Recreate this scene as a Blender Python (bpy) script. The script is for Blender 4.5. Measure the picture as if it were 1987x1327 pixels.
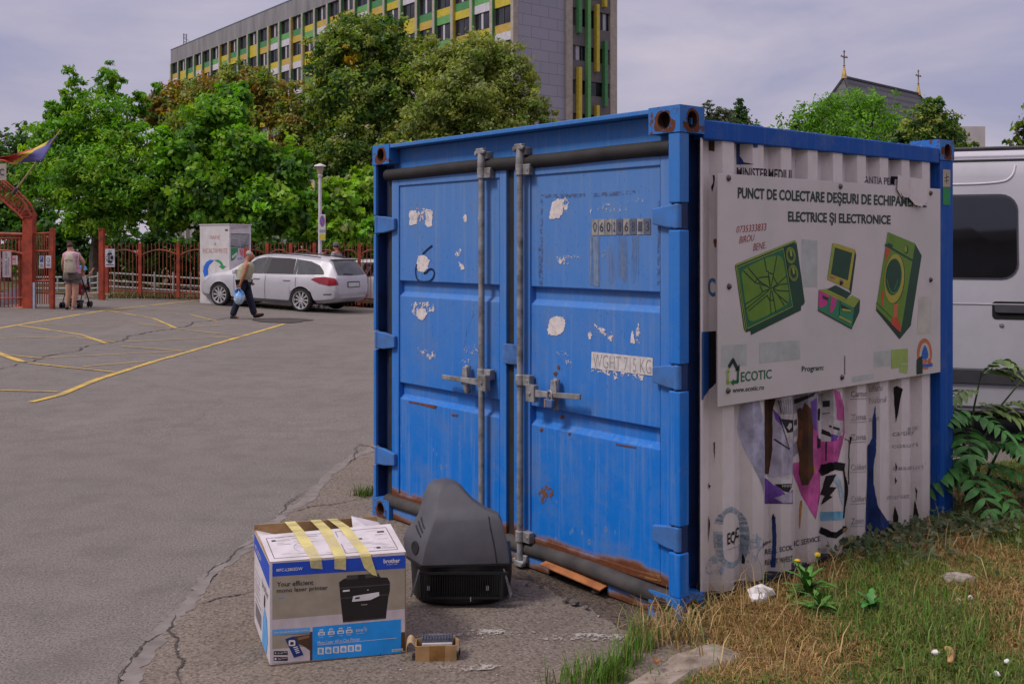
import bpy, bmesh, math, random
import numpy as np
from mathutils import Vector, Matrix, noise as mnoise
from mathutils.geometry import tessellate_polygon
R = math.radians
C = bpy.context.scene.collection
SC = bpy.context.scene
for o in list(bpy.data.objects): bpy.data.objects.remove(o)

# ------------------------------------------------------------------ camera
F, CX, HY, CH = 2013.0, 993.5, 478.0, 1.646      # measured from the photograph's vanishing points
cam = bpy.data.objects.new('camera', bpy.data.cameras.new('camera')); C.objects.link(cam)
cam.location = (0, 0, CH); cam.rotation_euler = (R(90), 0, 0)
cam.data.sensor_width = 36; cam.data.lens = F/1987*36; cam.data.shift_y = (HY-663.5)/1987
cam.data.clip_start = .05; cam.data.clip_end = 4000
SC.camera = cam
# ------------------------------------------------------------------ sky and sun
SUN_EL, SUN_DIR = R(52), Vector((.80, .42))     # horizontal travel of the light: from the left, slightly from behind
w = bpy.data.worlds.new("World"); SC.world = w; w.use_nodes = True
nt = w.node_tree; nt.nodes.clear(); L = nt.links.new
out = nt.nodes.new('ShaderNodeOutputWorld'); bg = nt.nodes.new('ShaderNodeBackground')
sky = nt.nodes.new('ShaderNodeTexSky'); sky.sky_type = 'NISHITA'; sky.sun_disc = False
sky.sun_elevation = SUN_EL; sky.sun_rotation = math.atan2(-SUN_DIR.x, -SUN_DIR.y)
sky.air_density = 1.2; sky.dust_density = 3
tc = nt.nodes.new('ShaderNodeTexCoord'); mp = nt.nodes.new('ShaderNodeMapping'); mp.inputs['Scale'].default_value = (1, 1, 3.6)
n1 = nt.nodes.new('ShaderNodeTexNoise'); n1.inputs['Scale'].default_value = 2.6; n1.inputs['Distortion'].default_value = .35; n1.inputs['Detail'].default_value = 6; n1.inputs['Roughness'].default_value = .52
cr = nt.nodes.new('ShaderNodeValToRGB')
cr.color_ramp.elements[0].position = .36; cr.color_ramp.elements[0].color = (3.45, 3.45, 5.15, 1)
cr.color_ramp.elements[1].position = .64; cr.color_ramp.elements[1].color = (5.9, 5.3, 6.3, 1)
mx = nt.nodes.new('ShaderNodeMix'); mx.data_type = 'RGBA'; mx.inputs[0].default_value = .9
# an overcast sky is brighter towards the zenith than near the horizon
sx = nt.nodes.new('ShaderNodeSeparateXYZ'); L(tc.outputs['Generated'], sx.inputs[0])
zr = nt.nodes.new('ShaderNodeMapRange'); zr.interpolation_type = 'SMOOTHSTEP'
for i_, v_ in ((1, .24), (2, .95), (3, 0), (4, 1)): zr.inputs[i_].default_value = v_
L(sx.outputs[2], zr.inputs[0]); vm = nt.nodes.new('ShaderNodeVectorMath'); vm.operation = 'MULTIPLY'; zc_ = nt.nodes.new('ShaderNodeMix'); zc_.data_type = 'RGBA'; zc_.inputs[6].default_value = (1, 1, 1, 1); zc_.inputs[7].default_value = (2.55, 2.35, 2.05, 1)
L(tc.outputs['Generated'], mp.inputs[0]); L(mp.outputs[0], n1.inputs['Vector']); L(n1.outputs[0], cr.inputs[0])
L(sky.outputs[0], mx.inputs[6]); L(cr.outputs[0], mx.inputs[7]); L(mx.outputs[2], vm.inputs[0]); L(zr.outputs[0], zc_.inputs[0]); L(zc_.outputs[2], vm.inputs[1]); L(vm.outputs[0], bg.inputs[0])
bg.inputs[1].default_value = .1; L(bg.outputs[0], out.inputs[0])
sd = bpy.data.lights.new('sun', 'SUN'); sd.energy = 2.3; sd.angle = R(12); sd.color = (1, .95, .87)
so = bpy.data.objects.new('sun', sd); C.objects.link(so); so.location = (-20, -10, 40)
so.rotation_euler = Vector((SUN_DIR.x, SUN_DIR.y, -SUN_DIR.length*math.tan(SUN_EL))).to_track_quat('-Z', 'Y').to_euler()
SC.view_settings.view_transform = 'Standard'; SC.view_settings.look = 'None'
SC.view_settings.exposure = 0; SC.view_settings.gamma = 1

# ------------------------------------------------------------------ helpers
def sst(t): t = min(1, max(0, t)); return t*t*(3-2*t)
def gz(x, y):                      # the car park falls gently to the right in the distance
    s = sst((y-8)/14)
    if x <= -3.5: h = -.035*(max(x, -18)+8.5)
    else: h = -.175*max(0, min(1, (2-x)/5.5))
    return h*s
def at(px, py, Y): return Vector(((px-CX)/F*Y, Y, CH-(py-HY)/F*Y))
def gp(px, py, dz=0):              # ground point seen at a photo position
    Y = (CH-dz)*F/max(1, py-HY)
    for _ in range(12):
        Y = (CH-dz-gz((px-CX)/F*Y, Y))*F/max(1, py-HY)
    X = (px-CX)/F*Y
    return Vector((X, Y, gz(X, Y)+dz))
def tag(o, label, cat, group=None, kind=None):
    o['label'] = label; o['category'] = cat
    if group: o['group'] = group
    if kind: o['kind'] = kind
    return o
def thing(name, label, cat, loc=(0,0,0), rz=0, group=None):
    o = bpy.data.objects.new(name, None); C.objects.link(o); o.location = loc; o.rotation_euler = (0, 0, rz)
    o.empty_display_size = .2
    return tag(o, label, cat, group)
def link(name, me, parent=None):
    o = bpy.data.objects.new(name, me); C.objects.link(o)
    if parent: o.parent = parent
    return o
def copy_tree(o, parent=None):
    c = o.copy(); C.objects.link(c)
    if parent: c.parent = parent
    for ch in [k for k in bpy.data.objects if k.parent == o]: copy_tree(ch, c)
    return c
class MB:
    def __init__(s): s.v = []; s.f = []; s.mi = []; s.m = 0
    def add(s, vs, fs, T=None):
        b = len(s.v)
        s.v += [tuple(T @ Vector(p)) if T else tuple(p) for p in vs]
        for f in fs: s.f.append(tuple(i+b for i in f)); s.mi.append(s.m)
        return s
    def box(s, a, b, T=None):
        (x0,y0,z0),(x1,y1,z1) = a, b
        return s.add([(x0,y0,z0),(x1,y0,z0),(x1,y1,z0),(x0,y1,z0),(x0,y0,z1),(x1,y0,z1),(x1,y1,z1),(x0,y1,z1)],
              [(0,3,2,1),(4,5,6,7),(0,1,5,4),(1,2,6,5),(2,3,7,6),(3,0,4,7)], T)
    def cbox(s, c, d, T=None):
        return s.box([c[i]-d[i]/2 for i in range(3)], [c[i]+d[i]/2 for i in range(3)], T)
    def poly(s, pts, T=None): return s.add(pts, [tuple(range(len(pts)))], T)
    def prism(s, pts, axis, a, b):     # 2-D outline extruded along an axis
        n = len(pts)
        def P(p, h): q = list(p); q.insert(axis, h); return q
        s.add([P(p, a) for p in pts]+[P(p, b) for p in pts],
              [tuple(range(n))[::-1], tuple(range(n, 2*n))]+[(i, (i+1) % n, n+(i+1) % n, n+i) for i in range(n)]); return s
    def tube(s, path, r, n=8, cap=True, closed=False):
        path = [Vector(p) for p in path]; rs = r if isinstance(r, (list, tuple)) else [r]*len(path)
        rings = []; prev = None
        for i, p in enumerate(path):
            if closed: t = path[(i+1) % len(path)]-path[i-1]
            else: t = (path[min(i+1, len(path)-1)]-path[max(i-1, 0)])
            t.normalize()
            if prev is None:
                u = t.orthogonal().normalized()
            else:
                u = prev-t*prev.dot(t)
                u = u.normalized() if u.length > 1e-6 else t.orthogonal().normalized()
            prev = u; v = t.cross(u)
            rings.append([p+(u*math.cos(2*math.pi*k/n)+v*math.sin(2*math.pi*k/n))*rs[i] for k in range(n)])
        vs = [q for r_ in rings for q in r_]; fs = []
        m = len(rings)
        for i in range(m if closed else m-1):
            j = (i+1) % m
            for k in range(n): fs.append((i*n+k, i*n+(k+1) % n, j*n+(k+1) % n, j*n+k))
        if cap and not closed: fs += [tuple(range(n))[::-1], tuple((m-1)*n+k for k in range(n))]
        return s.add(vs, fs)
    def lathe(s, prof, n=24, T=None, ang=2*math.pi):   # profile (r, z) about z
        vs = []; fs = []; full = abs(ang-2*math.pi) < 1e-6
        for i in range(n if full else n+1):
            a = ang*i/n
            vs += [(r*math.cos(a), r*math.sin(a), z) for r, z in prof]
        m = len(prof)
        for i in range(n):
            j = (i+1) % n if full else i+1
            for k in range(m-1): fs.append((i*m+k, j*m+k, j*m+k+1, i*m+k+1))
        return s.add(vs, fs, T)
    def loft(s, rings, capa=True, capb=True, T=None):
        n = len(rings[0]); m = len(rings)
        fs = [(i*n+k, i*n+(k+1) % n, (i+1)*n+(k+1) % n, (i+1)*n+k) for i in range(m-1) for k in range(n)]
        if capa: fs.append(tuple(range(n))[::-1])
        if capb: fs.append(tuple((m-1)*n+k for k in range(n)))
        return s.add([p for r_ in rings for p in r_], fs, T)
    def pieces(s, name, mats, parent=None, **k):   # one object for every separate piece
        par = list(range(len(s.v)))
        def fd_(i):
            while par[i] != i: par[i] = par[par[i]]; i = par[i]
            return i
        for f in s.f:
            for i in f[1:]: par[fd_(i)] = fd_(f[0])
        grp = {}
        for f, m in zip(s.f, s.mi): grp.setdefault(fd_(f[0]), []).append((f, m))
        for fs in grp.values():
            q = MB(); ix = {}
            for f, m in fs:
                for i in f:
                    if i not in ix: ix[i] = len(q.v); q.v.append(s.v[i])
                q.f.append(tuple(ix[i] for i in f)); q.mi.append(m)
            q.build(name, mats, parent, **k)
    def build(s, name, mats, parent=None, label=None, smooth=False, bevel=0, seg=2, angle=40):
        me = bpy.data.meshes.new(name); me.from_pydata(s.v, [], s.f)
        for m in (mats if isinstance(mats, (list, tuple)) else [mats]): me.materials.append(m)
        me.polygons.foreach_set('material_index', s.mi)
        if smooth:
            bm = bmesh.new(); bm.from_mesh(me); bmesh.ops.recalc_face_normals(bm, faces=bm.faces); bm.to_mesh(me); bm.free()
            me.shade_smooth() if hasattr(me, 'shade_smooth') else None
            me.set_sharp_from_angle(angle=R(angle))
        me.update()
        o = link(name, me, parent)
        if label: o['label'] = label
        if bevel:
            b = o.modifiers.new('bevel', 'BEVEL'); b.width = bevel; b.segments = seg; b.limit_method = 'ANGLE'; b.angle_limit = R(35); b.harden_normals = False
        return o
def rrect(x0, x1, y0, y1, r, n=4):
    pts = []
    for cx, cy, a in ((x1-r, y1-r, 0), (x0+r, y1-r, 90), (x0+r, y0+r, 180), (x1-r, y0+r, 270)):
        for k in range(n+1):
            t = R(a+90*k/n); pts.append((cx+r*math.cos(t), cy+r*math.sin(t)))
    return pts
def chaikin(p, k=2, closed=False):
    p = [Vector(q) for q in p]
    for _ in range(k):
        q = [] if closed else [p[0]]
        for i in range(len(p) if closed else len(p)-1):
            a, b = p[i], p[(i+1) % len(p)]; q += [a*.75+b*.25, a*.25+b*.75]
        if not closed: q.append(p[-1])
        p = q
    return [tuple(q) for q in p]
def blob(cx, cy, rx, ry, seed, n=26, rough=.22, rot=0):
    rg = random.Random(seed); ph = [rg.uniform(0, 6.28) for _ in range(4)]; out = []
    for i in range(n):
        a = 2*math.pi*i/n
        k = 1+rough*(.6*math.sin(2*a+ph[0])+.5*math.sin(3*a+ph[1])+.4*math.sin(5*a+ph[2]))+rg.uniform(-.5, .5)*rough
        x, y = rx*k*math.cos(a), ry*k*math.sin(a)
        out.append((cx+x*math.cos(R(rot))-y*math.sin(R(rot)), cy+x*math.sin(R(rot))+y*math.cos(R(rot))))
    return out
_tx = {}
def text_geo(s, bold=0.0):          # glyph outlines as triangles in a unit box
    if (s, bold) in _tx: return _tx[(s, bold)]
    cu = bpy.data.curves.new('t', 'FONT'); cu.body = s; cu.offset = bold; cu.resolution_u = 3
    o = bpy.data.objects.new('t', cu); C.objects.link(o)
    dg = bpy.context.evaluated_depsgraph_get(); me = bpy.data.meshes.new_from_object(o.evaluated_get(dg))
    vs = [(v.co.x, v.co.y) for v in me.vertices]; fs = [tuple(p.vertices) for p in me.polygons]
    bpy.data.objects.remove(o); bpy.data.curves.remove(cu); bpy.data.meshes.remove(me)
    xs = [v[0] for v in vs]; ys = [v[1] for v in vs]
    x0, x1, y0, y1 = min(xs), max(xs), min(ys), max(ys)
    r = ([((x-x0)/(x1-x0), (y-y0)/(y1-y0)) for x, y in vs], fs, (x1-x0)/(y1-y0))
    _tx[(s, bold)] = r
    return r
class Decal:
    """Flat artwork on a surface: proj turns a photo position into the surface's own (a, b), to3 gives the 3-D point."""
    def __init__(s, proj, to3, breaks=(), step=.0007, base=.002):
        s.proj, s.to3, s.breaks, s.step, s.base = proj, to3, breaks, step, base
        s.bms = bmesh.new(); s.mats = []; s.lay = s.bms.verts.layers.float.new('off')
    def _m(s, m):
        if m not in s.mats: s.mats.append(m)
        return s.mats.index(m)
    def raw(s, ab, faces, m, layer=0):
        vs = [s.bms.verts.new((a, b, 0)) for a, b in ab]
        for v in vs: v[s.lay] = s.base+layer*s.step
        mi = s._m(m)
        for f in faces:
            try: fc = s.bms.faces.new([vs[i] for i in f]); fc.material_index = mi
            except ValueError: pass
    def polyab(s, ab, m, layer=0):
        tris = tessellate_polygon([[Vector((a, b, 0)) for a, b in ab]])
        s.raw(ab, tris, m, layer)
    dense = 0
    def poly(s, pts, m, layer=0):
        if s.dense:
            q = []
            for a, b in zip(pts, pts[1:]+pts[:1]):
                k = max(1, int(math.hypot(b[0]-a[0], b[1]-a[1])/s.dense)); q += [(a[0]+(b[0]-a[0])*i/k, a[1]+(b[1]-a[1])*i/k) for i in range(k)]
            pts = q
        s.polyab([s.proj(*p) for p in pts], m, layer)
    def stroke(s, pts, wd, m, layer=1, closed=False):
        if closed: pts = list(pts)+[pts[0]]
        if s.dense:
            q = [pts[0]]
            for a, b in zip(pts, pts[1:]):
                k = max(1, int(math.hypot(b[0]-a[0], b[1]-a[1])/s.dense)); q += [(a[0]+(b[0]-a[0])*i/k, a[1]+(b[1]-a[1])*i/k) for i in range(1, k+1)]
            pts = q
        ab = [Vector(s.proj(*p)) for p in pts]
        for p, q in zip(ab, ab[1:]):
            d = q-p
            if d.length < 1e-6: continue
            d.normalize(); n = Vector((-d.y, d.x))*wd/2; e = d*wd*.25
            s.raw([p-e-n, q+e-n, q+e+n, p-e+n], [(0,1,2,3)], m, layer)
    def text(s, t, quad, m, layer=2, bold=0.0):   # quad: photo corners bl, br, tr, tl
        uv, fs, _ = text_geo(t, bold); q = [Vector(p) for p in quad]
        ab = [s.proj(*((q[0]*(1-u)+q[1]*u)*(1-v)+(q[3]*(1-u)+q[2]*u)*v)) for u, v in uv]
        s.raw([tuple(p) for p in ab], fs, m, layer)
    def clusters(s, pad):            # separate marks become separate objects
        bm = s.bms; seen = set(); boxes = []
        for f in bm.faces:
            if f.index in seen: pass
        bm.faces.index_update(); comp = {}
        for f in bm.faces:
            if f in comp: continue
            st = [f]; comp[f] = len(boxes); xs = []
            while st:
                g = st.pop(); xs += [v.co.copy() for v in g.verts]
                for e in g.edges:
                    for h in e.link_faces:
                        if h not in comp: comp[h] = comp[f]; st.append(h)
            boxes.append([min(v.x for v in xs)-pad, max(v.x for v in xs)+pad, min(v.y for v in xs)-pad, max(v.y for v in xs)+pad])
        par = list(range(len(boxes)))
        def fd_(i):
            while par[i] != i: i = par[i]
            return i
        for i in range(len(boxes)):
            for j in range(i):
                a, b = boxes[i], boxes[j]
                if a[0] < b[1] and b[0] < a[1] and a[2] < b[3] and b[2] < a[3]: par[fd_(i)] = fd_(j)
        grp = {}
        for f, c in comp.items(): grp.setdefault(fd_(c), []).append(f)
        return list(grp.values())
    def build_marks(s, name, parent, pad=.008):
        out_ = []
        for fs in s.clusters(pad):
            d = Decal(s.proj, s.to3, s.breaks, s.step, s.base); d.mats = s.mats; vm_ = {}
            for f in fs:
                for v in f.verts:
                    if v not in vm_: vm_[v] = d.bms.verts.new(v.co); vm_[v][d.lay] = v[s.lay]
                try: nf = d.bms.faces.new([vm_[v] for v in f.verts]); nf.material_index = f.material_index
                except ValueError: pass
            out_.append(d.build(name, parent))
        return out_
    def build(s, name, parent, label=None):
        bm = s.bms
        for x in s.breaks:
            bmesh.ops.bisect_plane(bm, geom=bm.verts[:]+bm.edges[:]+bm.faces[:], plane_co=(x,0,0), plane_no=(1,0,0), dist=1e-6)
        nref = None
        for v in bm.verts: v.co = s.to3(v.co.x, v.co.y, v[s.lay])
        me = bpy.data.meshes.new(name); bm.to_mesh(me); bm.free()
        for m in s.mats: me.materials.append(m)
        o = link(name, me, parent)
        if label: o['label'] = label
        return o

# ------------------------------------------------------------------ materials
class N:
    def __init__(s, name):
        s.mat = bpy.data.materials.new(name); s.mat.use_nodes = True; s.t = s.mat.node_tree
        s.b = s.t.nodes['Principled BSDF']; s.out = s.t.nodes['Material Output']; s.co = None
    def n(s, t, **k):
        x = s.t.nodes.new('ShaderNode'+t)
        for a, b in k.items(): setattr(x, a, b)
        return x
    def l(s, a, b): s.t.links.new(a, b)
    def coord(s, scale=(1,1,1), kind='Object'):
        tcn = s.n('TexCoord'); m = s.n('Mapping'); m.inputs['Scale'].default_value = scale
        s.l(tcn.outputs[kind], m.inputs[0]); return m.outputs[0]
    def noise(s, sc, det=4, rough=.55, scale=(1,1,1), dist=0):
        x = s.n('TexNoise'); x.inputs['Scale'].default_value = sc; x.inputs['Detail'].default_value = det
        x.inputs['Roughness'].default_value = rough; x.inputs['Distortion'].default_value = dist
        s.l(s.coord(scale), x.inputs['Vector']); return x.outputs[0]
    def voro(s, sc, feat='F1', scale=(1,1,1)):
        x = s.n('TexVoronoi', feature=feat); x.inputs['Scale'].default_value = sc
        s.l(s.coord(scale), x.inputs['Vector']); return x.outputs['Distance']
    def ramp(s, v, a, b, inv=False):
        x = s.n('MapRange'); x.inputs[1].default_value = a; x.inputs[2].default_value = b
        x.inputs[3].default_value = 1 if inv else 0; x.inputs[4].default_value = 0 if inv else 1
        s.l(v, x.inputs[0]); return x.outputs[0]
    def math(s, op, a, b=None):
        x = s.n('Math', operation=op)
        for i, q in enumerate((a, b)):
            if q is None: continue
            if isinstance(q, (int, float)): x.inputs[i].default_value = q
            else: s.l(q, x.inputs[i])
        return x.outputs[0]
    def mix(s, f, a, b):
        x = s.n('Mix', data_type='RGBA')
        for i, q in ((0, f), (6, a), (7, b)):
            if isinstance(q, (int, float)): x.inputs[i].default_value = q
            elif isinstance(q, tuple): x.inputs[i].default_value = (*q, 1) if len(q) == 3 else q
            else: s.l(q, x.inputs[i])
        return x.outputs[2]
    def sep(s):
        tcn = s.n('TexCoord'); x = s.n('SeparateXYZ'); s.l(tcn.outputs['Object'], x.inputs[0]); return x.outputs
    def bump(s, h, st=.3, d=.01):
        x = s.n('Bump'); x.inputs['Strength'].default_value = st; x.inputs['Distance'].default_value = d
        s.l(h, x.inputs['Height']); s.l(x.outputs[0], s.b.inputs['Normal'])
    def col(s, c):
        if isinstance(c, tuple): s.b.inputs['Base Color'].default_value = (*c[:3], 1)
        else: s.l(c, s.b.inputs['Base Color'])
    def rough(s, r, metal=0, spec=.5, coat=0):
        if isinstance(r, (int, float)): s.b.inputs['Roughness'].default_value = r
        else: s.l(r, s.b.inputs['Roughness'])
        s.b.inputs['Metallic'].default_value = metal; s.b.inputs['Specular IOR Level'].default_value = spec
        s.b.inputs['Coat Weight'].default_value = coat
        return s
def lin(r, g, b):                   # 0-255 screen colour to linear
    f = lambda c: (c/255/12.92) if c <= 10 else ((c/255+.055)/1.055)**2.4
    return (f(r), f(g), f(b))
_mc = {}
def M(name, c, rough=.6, var=.12, sc=6, metal=0, spec=.4, bump=0, bsc=60, bd=.004, coat=0, dirt=None, stretch=(1,1,1)):
    """Plain material whose colour wanders a little, with an optional dirt colour and fine bump."""
    if name in _mc: return _mc[name]
    a = N(name); v = a.noise(sc, 5, .6, stretch)
    c2 = dirt if dirt else tuple(x*(1-var*1.6) for x in c); c1 = tuple(min(1, x*(1+var*.5)) for x in c)
    a.col(a.mix(a.ramp(v, .38, .68), c1, c2)); a.rough(rough, metal, spec, coat)
    if bump: a.bump(a.noise(bsc, 3, .6), bump, bd)
    _mc[name] = a.mat; return a.mat
# ------------------------------------------------------------------ ground
def asphalt(name, c, dark, light, grain=85, crackle=0.0, lump=.5):
    a = N(name)
    big = a.noise(.35, 5, .6); mid = a.noise(3.1, 5, .6); g = a.noise(grain, 2, .7); st = a.voro(grain*.75)
    col = a.mix(a.ramp(big, .35, .68), c, tuple(x*.84 for x in c))
    col = a.mix(a.math('MULTIPLY', a.ramp(mid, .45, .75), .45), col, dark)
    col = a.mix(a.math('MULTIPLY', a.ramp(g, .36, .54, True), .95), col, dark)
    col = a.mix(a.math('MULTIPLY', a.ramp(st, .05, .30, True), .55), col, light)
    col = a.mix(a.math('MULTIPLY', a.ramp(a.noise(38, 2, .5), .70, .76), .5), col, light)
    col = a.mix(a.math('MULTIPLY', a.ramp(a.noise(.9, 6, .7), .56, .70), .34), col, tuple(x*.62 for x in c))
    spk = a.math('MULTIPLY', a.ramp(a.voro(2.6), .012, .028, True), a.ramp(a.noise(1.7, 2), .5, .56))
    col = a.mix(a.math('MULTIPLY', spk, .8), col, tuple(x*.3 for x in c))
    col = a.mix(a.math('MULTIPLY', a.ramp(a.noise(.55, 4, .6, (1, .3, 1)), .60, .72), .22), col, tuple(min(1, x*1.35) for x in c))
    a.col(col); a.rough(.9, 0, .3)
    a.bump(a.math('ADD', a.math('MULTIPLY', g, .7), a.math('MULTIPLY', mid, lump)), .9, .006); return a.mat
m_asph = asphalt('asphalt', (.183,.163,.149), (.075,.065,.058), (.32,.29,.26))
m_old = asphalt('worn_asphalt', (.192,.157,.130), (.080,.062,.050), (.37,.315,.26), 65, lump=.9)
def grid_sheet(name, xs, ys, zf, mat, keep=None, kind='structure', label=None):
    mb = MB(); idx = {}
    for j, y in enumerate(ys):
        for i, x in enumerate(xs):
            idx[i, j] = len(mb.v); mb.v.append((x, y, zf(x, y)))
    for j in range(len(ys)-1):
        for i in range(len(xs)-1):
            if keep and not keep((xs[i]+xs[i+1])/2, (ys[j]+ys[j+1])/2): continue
            mb.f.append((idx[i,j], idx[i+1,j], idx[i+1,j+1], idx[i,j+1])); mb.mi.append(0)
    o = mb.build(name, mat, smooth=True); o['kind'] = kind
    if label: o['label'] = label
    return o
far = [-3000,-800,-300,-150,-90,-60]
gx = far+list(np.arange(-45, 46, 1.0))+[-f for f in far[::-1]]
gy = [-3000,-800,-200,-60,-20]+list(np.arange(-8, 62, 1.0))+[80,110,150,220,400,900,3000]
grid_sheet('ground', gx, gy, lambda x, y: gz(x, y), m_asph)
def inside(p, poly):
    x, y = p; r = False; n = len(poly)
    for i in range(n):
        (x1, y1), (x2, y2) = poly[i][:2], poly[(i+1) % n][:2]
        if (y1 > y) != (y2 > y) and x < (x2-x1)*(y-y1)/(y2-y1)+x1: r = not r
    return r
def jag(pts, amp, seed, k=4):
    rg = random.Random(seed); p = [Vector(q[:2]) for q in pts]
    for _ in range(k):
        q = []
        for a, b in zip(p, p[1:]):
            d = b-a; q += [a, (a+b)/2+Vector((-d.y, d.x))*rg.uniform(-amp, amp)]
        q.append(p[-1]); p = q
    return p
# the rougher, browner apron in front of the container
edge = jag([gp(*q) for q in [(735,856),(700,878),(655,905),(590,962),(548,1000),(500,1040),(462,1072),(420,1112),(345,1186),(318,1222),(285,1262),(245,1327),(205,1420)]], .10, 4, 4)
ap = [tuple(p) for p in edge]+[(-.75,2.2),(.3,2.4),(.62,3.9),(1.1,4.4),(2.6,6.4),(.6,7.9)]
mb = MB(); 
for t in tessellate_polygon([[Vector((*p,0)) for p in ap]]): mb.add([(*ap[i], .0045) for i in t], [(0,1,2)])
mb.build('worn_apron', m_old)['kind'] = 'structure'
# soil and leaf litter under the trees behind the fence
a = N('park_soil'); v = a.noise(1.3, 6, .65)
a.col(a.mix(a.ramp(v, .4, .62), a.mix(a.noise(9, 4), (.10,.065,.035), (.16,.11,.06)), (.035,.06,.018))); a.rough(.95, 0, .2); a.bump(a.noise(14, 5), .8, .05); m_soil = a.mat
grid_sheet('park_soil', list(np.arange(-46, 5, 1.0)), [31.6+.0*0]+list(np.arange(32.5, 62, 1.0))+[90,140,220], lambda x, y: gz(x, y)+.03, m_soil)
# thin tracks on the ground: cracks, seams and paint
def track(mb, pts, wd, z, jit=0, seed=0, wob=0, fade=False):
    rg = random.Random(seed); p = [Vector(q[:2]) for q in pts]
    if wob: p = [Vector(q) for q in jag(p, wob, seed, 4)]
    else:
        q = []
        for a_, b_ in zip(p, p[1:]):
            k = max(1, int((b_-a_).length/.35)); q += [a_+(b_-a_)*i/k for i in range(k)]
        q.append(p[-1]); p = q
    vs = []
    for i, q in enumerate(p):
        d = p[min(i+1, len(p)-1)]-p[max(i-1, 0)]; d.normalize(); n = Vector((-d.y, d.x))
        e = wd/2*(1+rg.uniform(-jit, jit)); e2 = wd/2*(1+rg.uniform(-jit, jit))
        if fade: t = i/(len(p)-1); e *= min(1, 4*t+.1, 4*(1-t)+.1); e2 = e
        for s_ in (q+n*e, q-n*e2): vs.append((s_.x, s_.y, gz(s_.x, s_.y)+z))
    mb.add(vs, [(2*i, 2*i+1, 2*i+3, 2*i+2) for i in range(len(p)-1)])
a = N('road_paint'); wn = a.noise(2.2, 6, .7); wf = a.noise(30, 3, .7)
wear = a.math('ADD', a.math('MULTIPLY', wn, .6), a.math('MULTIPLY', wf, .5))
a.col(a.mix(a.ramp(wear, .50, .64), (.52,.345,.055), (.21,.165,.115))); a.rough(.85, 0, .3); m_yel = a.mat
YL = [(.11,[(-30,642),(33,631),(205,602),(402,580.5),(470,573)]),(.05,[(33,631),(261,626),(335,635.6)]),(.09,[(33,631),(156,649),(208.6,667)]),
 (.06,[(0,657),(138,653),(223,663.5)]),(.08,[(205,602),(298,618),(343,637.5)]),(.05,[(205,602),(346,609.5)]),(.07,[(369,611),(421,623)]),(.055,[(320,591),(488,605)]),
 (.115,[(112,768),(194,735),(235,722),(298,702),(462,655),(551,629)]),(.10,[(60,781),(112,768)]),(.06,[(-20,757),(112,761)]),(.13,[(-20,680),(45,703)]),(.07,[(0,688),(82,696)]),
 (.07,[(56,705),(223,723)]),(.05,[(160,712),(283,702)]),(.055,[(231,672),(365,682)]),(.025,[(82,695),(357,682)]),(.025,[(238,664),(469,653)]),
 (.055,[(346,639),(462,652)]),(.025,[(372,634),(477,629)]),(.10,[(668,598),(740,594)]),(.05,[(504,586),(600,592)])]
mb = MB()
for i, (wd, pts) in enumerate(YL): track(mb, [gp(*q) for q in pts], max(wd*.85, .035), .004+.0004*i, .16, i)
mb.build('yellow_road_markings', m_yel)['kind'] = 'structure'
mb = MB(); track(mb, [gp(1700,796),(gp(1850,806)),gp(2100,828)], .10, .004, .1); track(mb, [gp(1930,918), gp(2150,945)], .10, .005, .1)
mb.build('yellow_bay_lines', m_yel)['kind'] = 'structure'
m_crack = M('crack', (.055,.046,.042), .95, .3, 20)
m_seam = M('tar_seam', (.178,.156,.144), .9, .2, 9)
mb = MB()
for k, (wd, pts) in enumerate([(.035,[(-20,722),(60,703),(120,686),(240,661),(280,647),(345,637),(440,617),(530,610)]),
   (.013,[(338,1192),(334,1212),(326,1226),(346,1243),(341,1262),(357,1282),(345,1302),(352,1340)]),(.010,[(326,1226),(295,1243),(262,1272),(243,1300),(238,1340)]),
   (.010,[(500,1050),(455,1075),(425,1098),(395,1128)]),(.012,[(382,1175),(436,1160),(500,1148)]),(.014,[(690,862),(712,866),(735,874)]),(.010,[(560,998),(600,985),(660,978),(720,968)]),
   (.003,[(470,753),(430,780),(330,840),(240,905)]),(.010,[(540,1002),(560,975),(600,952)]),(.010,[(700,862),(690,880),(676,905)])]):
    track(mb, [gp(*q) for q in pts], wd*.8, .0075+.0003*k, .7, k+5, .10, True)
mb.build('asphalt_cracks', m_crack)['kind'] = 'structure'
mb = MB(); track(mb, [gp(*q) for q in [(735,862),(655,912),(560,990),(500,1045),(420,1105),(340,1195),(300,1250),(250,1340)]], .07, .0062, .5, 3, .07)
mb.build('tar_seam', m_seam)['kind'] = 'structure'
# broken asphalt patch behind the walker
mb = MB(); pb = [gp(*q) for q in blob(548, 622.5, 50, 4.6, 3, 30, .18)]
for t in tessellate_polygon([[Vector((p.x,p.y,0)) for p in pb]]): mb.add([pb[i]+Vector((0,0,.012)) for i in t], [(0,1,2)])
mb.build('broken_asphalt_patch', asphalt('broken_asphalt', (.07,.058,.055), (.03,.025,.022), (.14,.12,.11), 60))['kind'] = 'structure'
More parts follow.
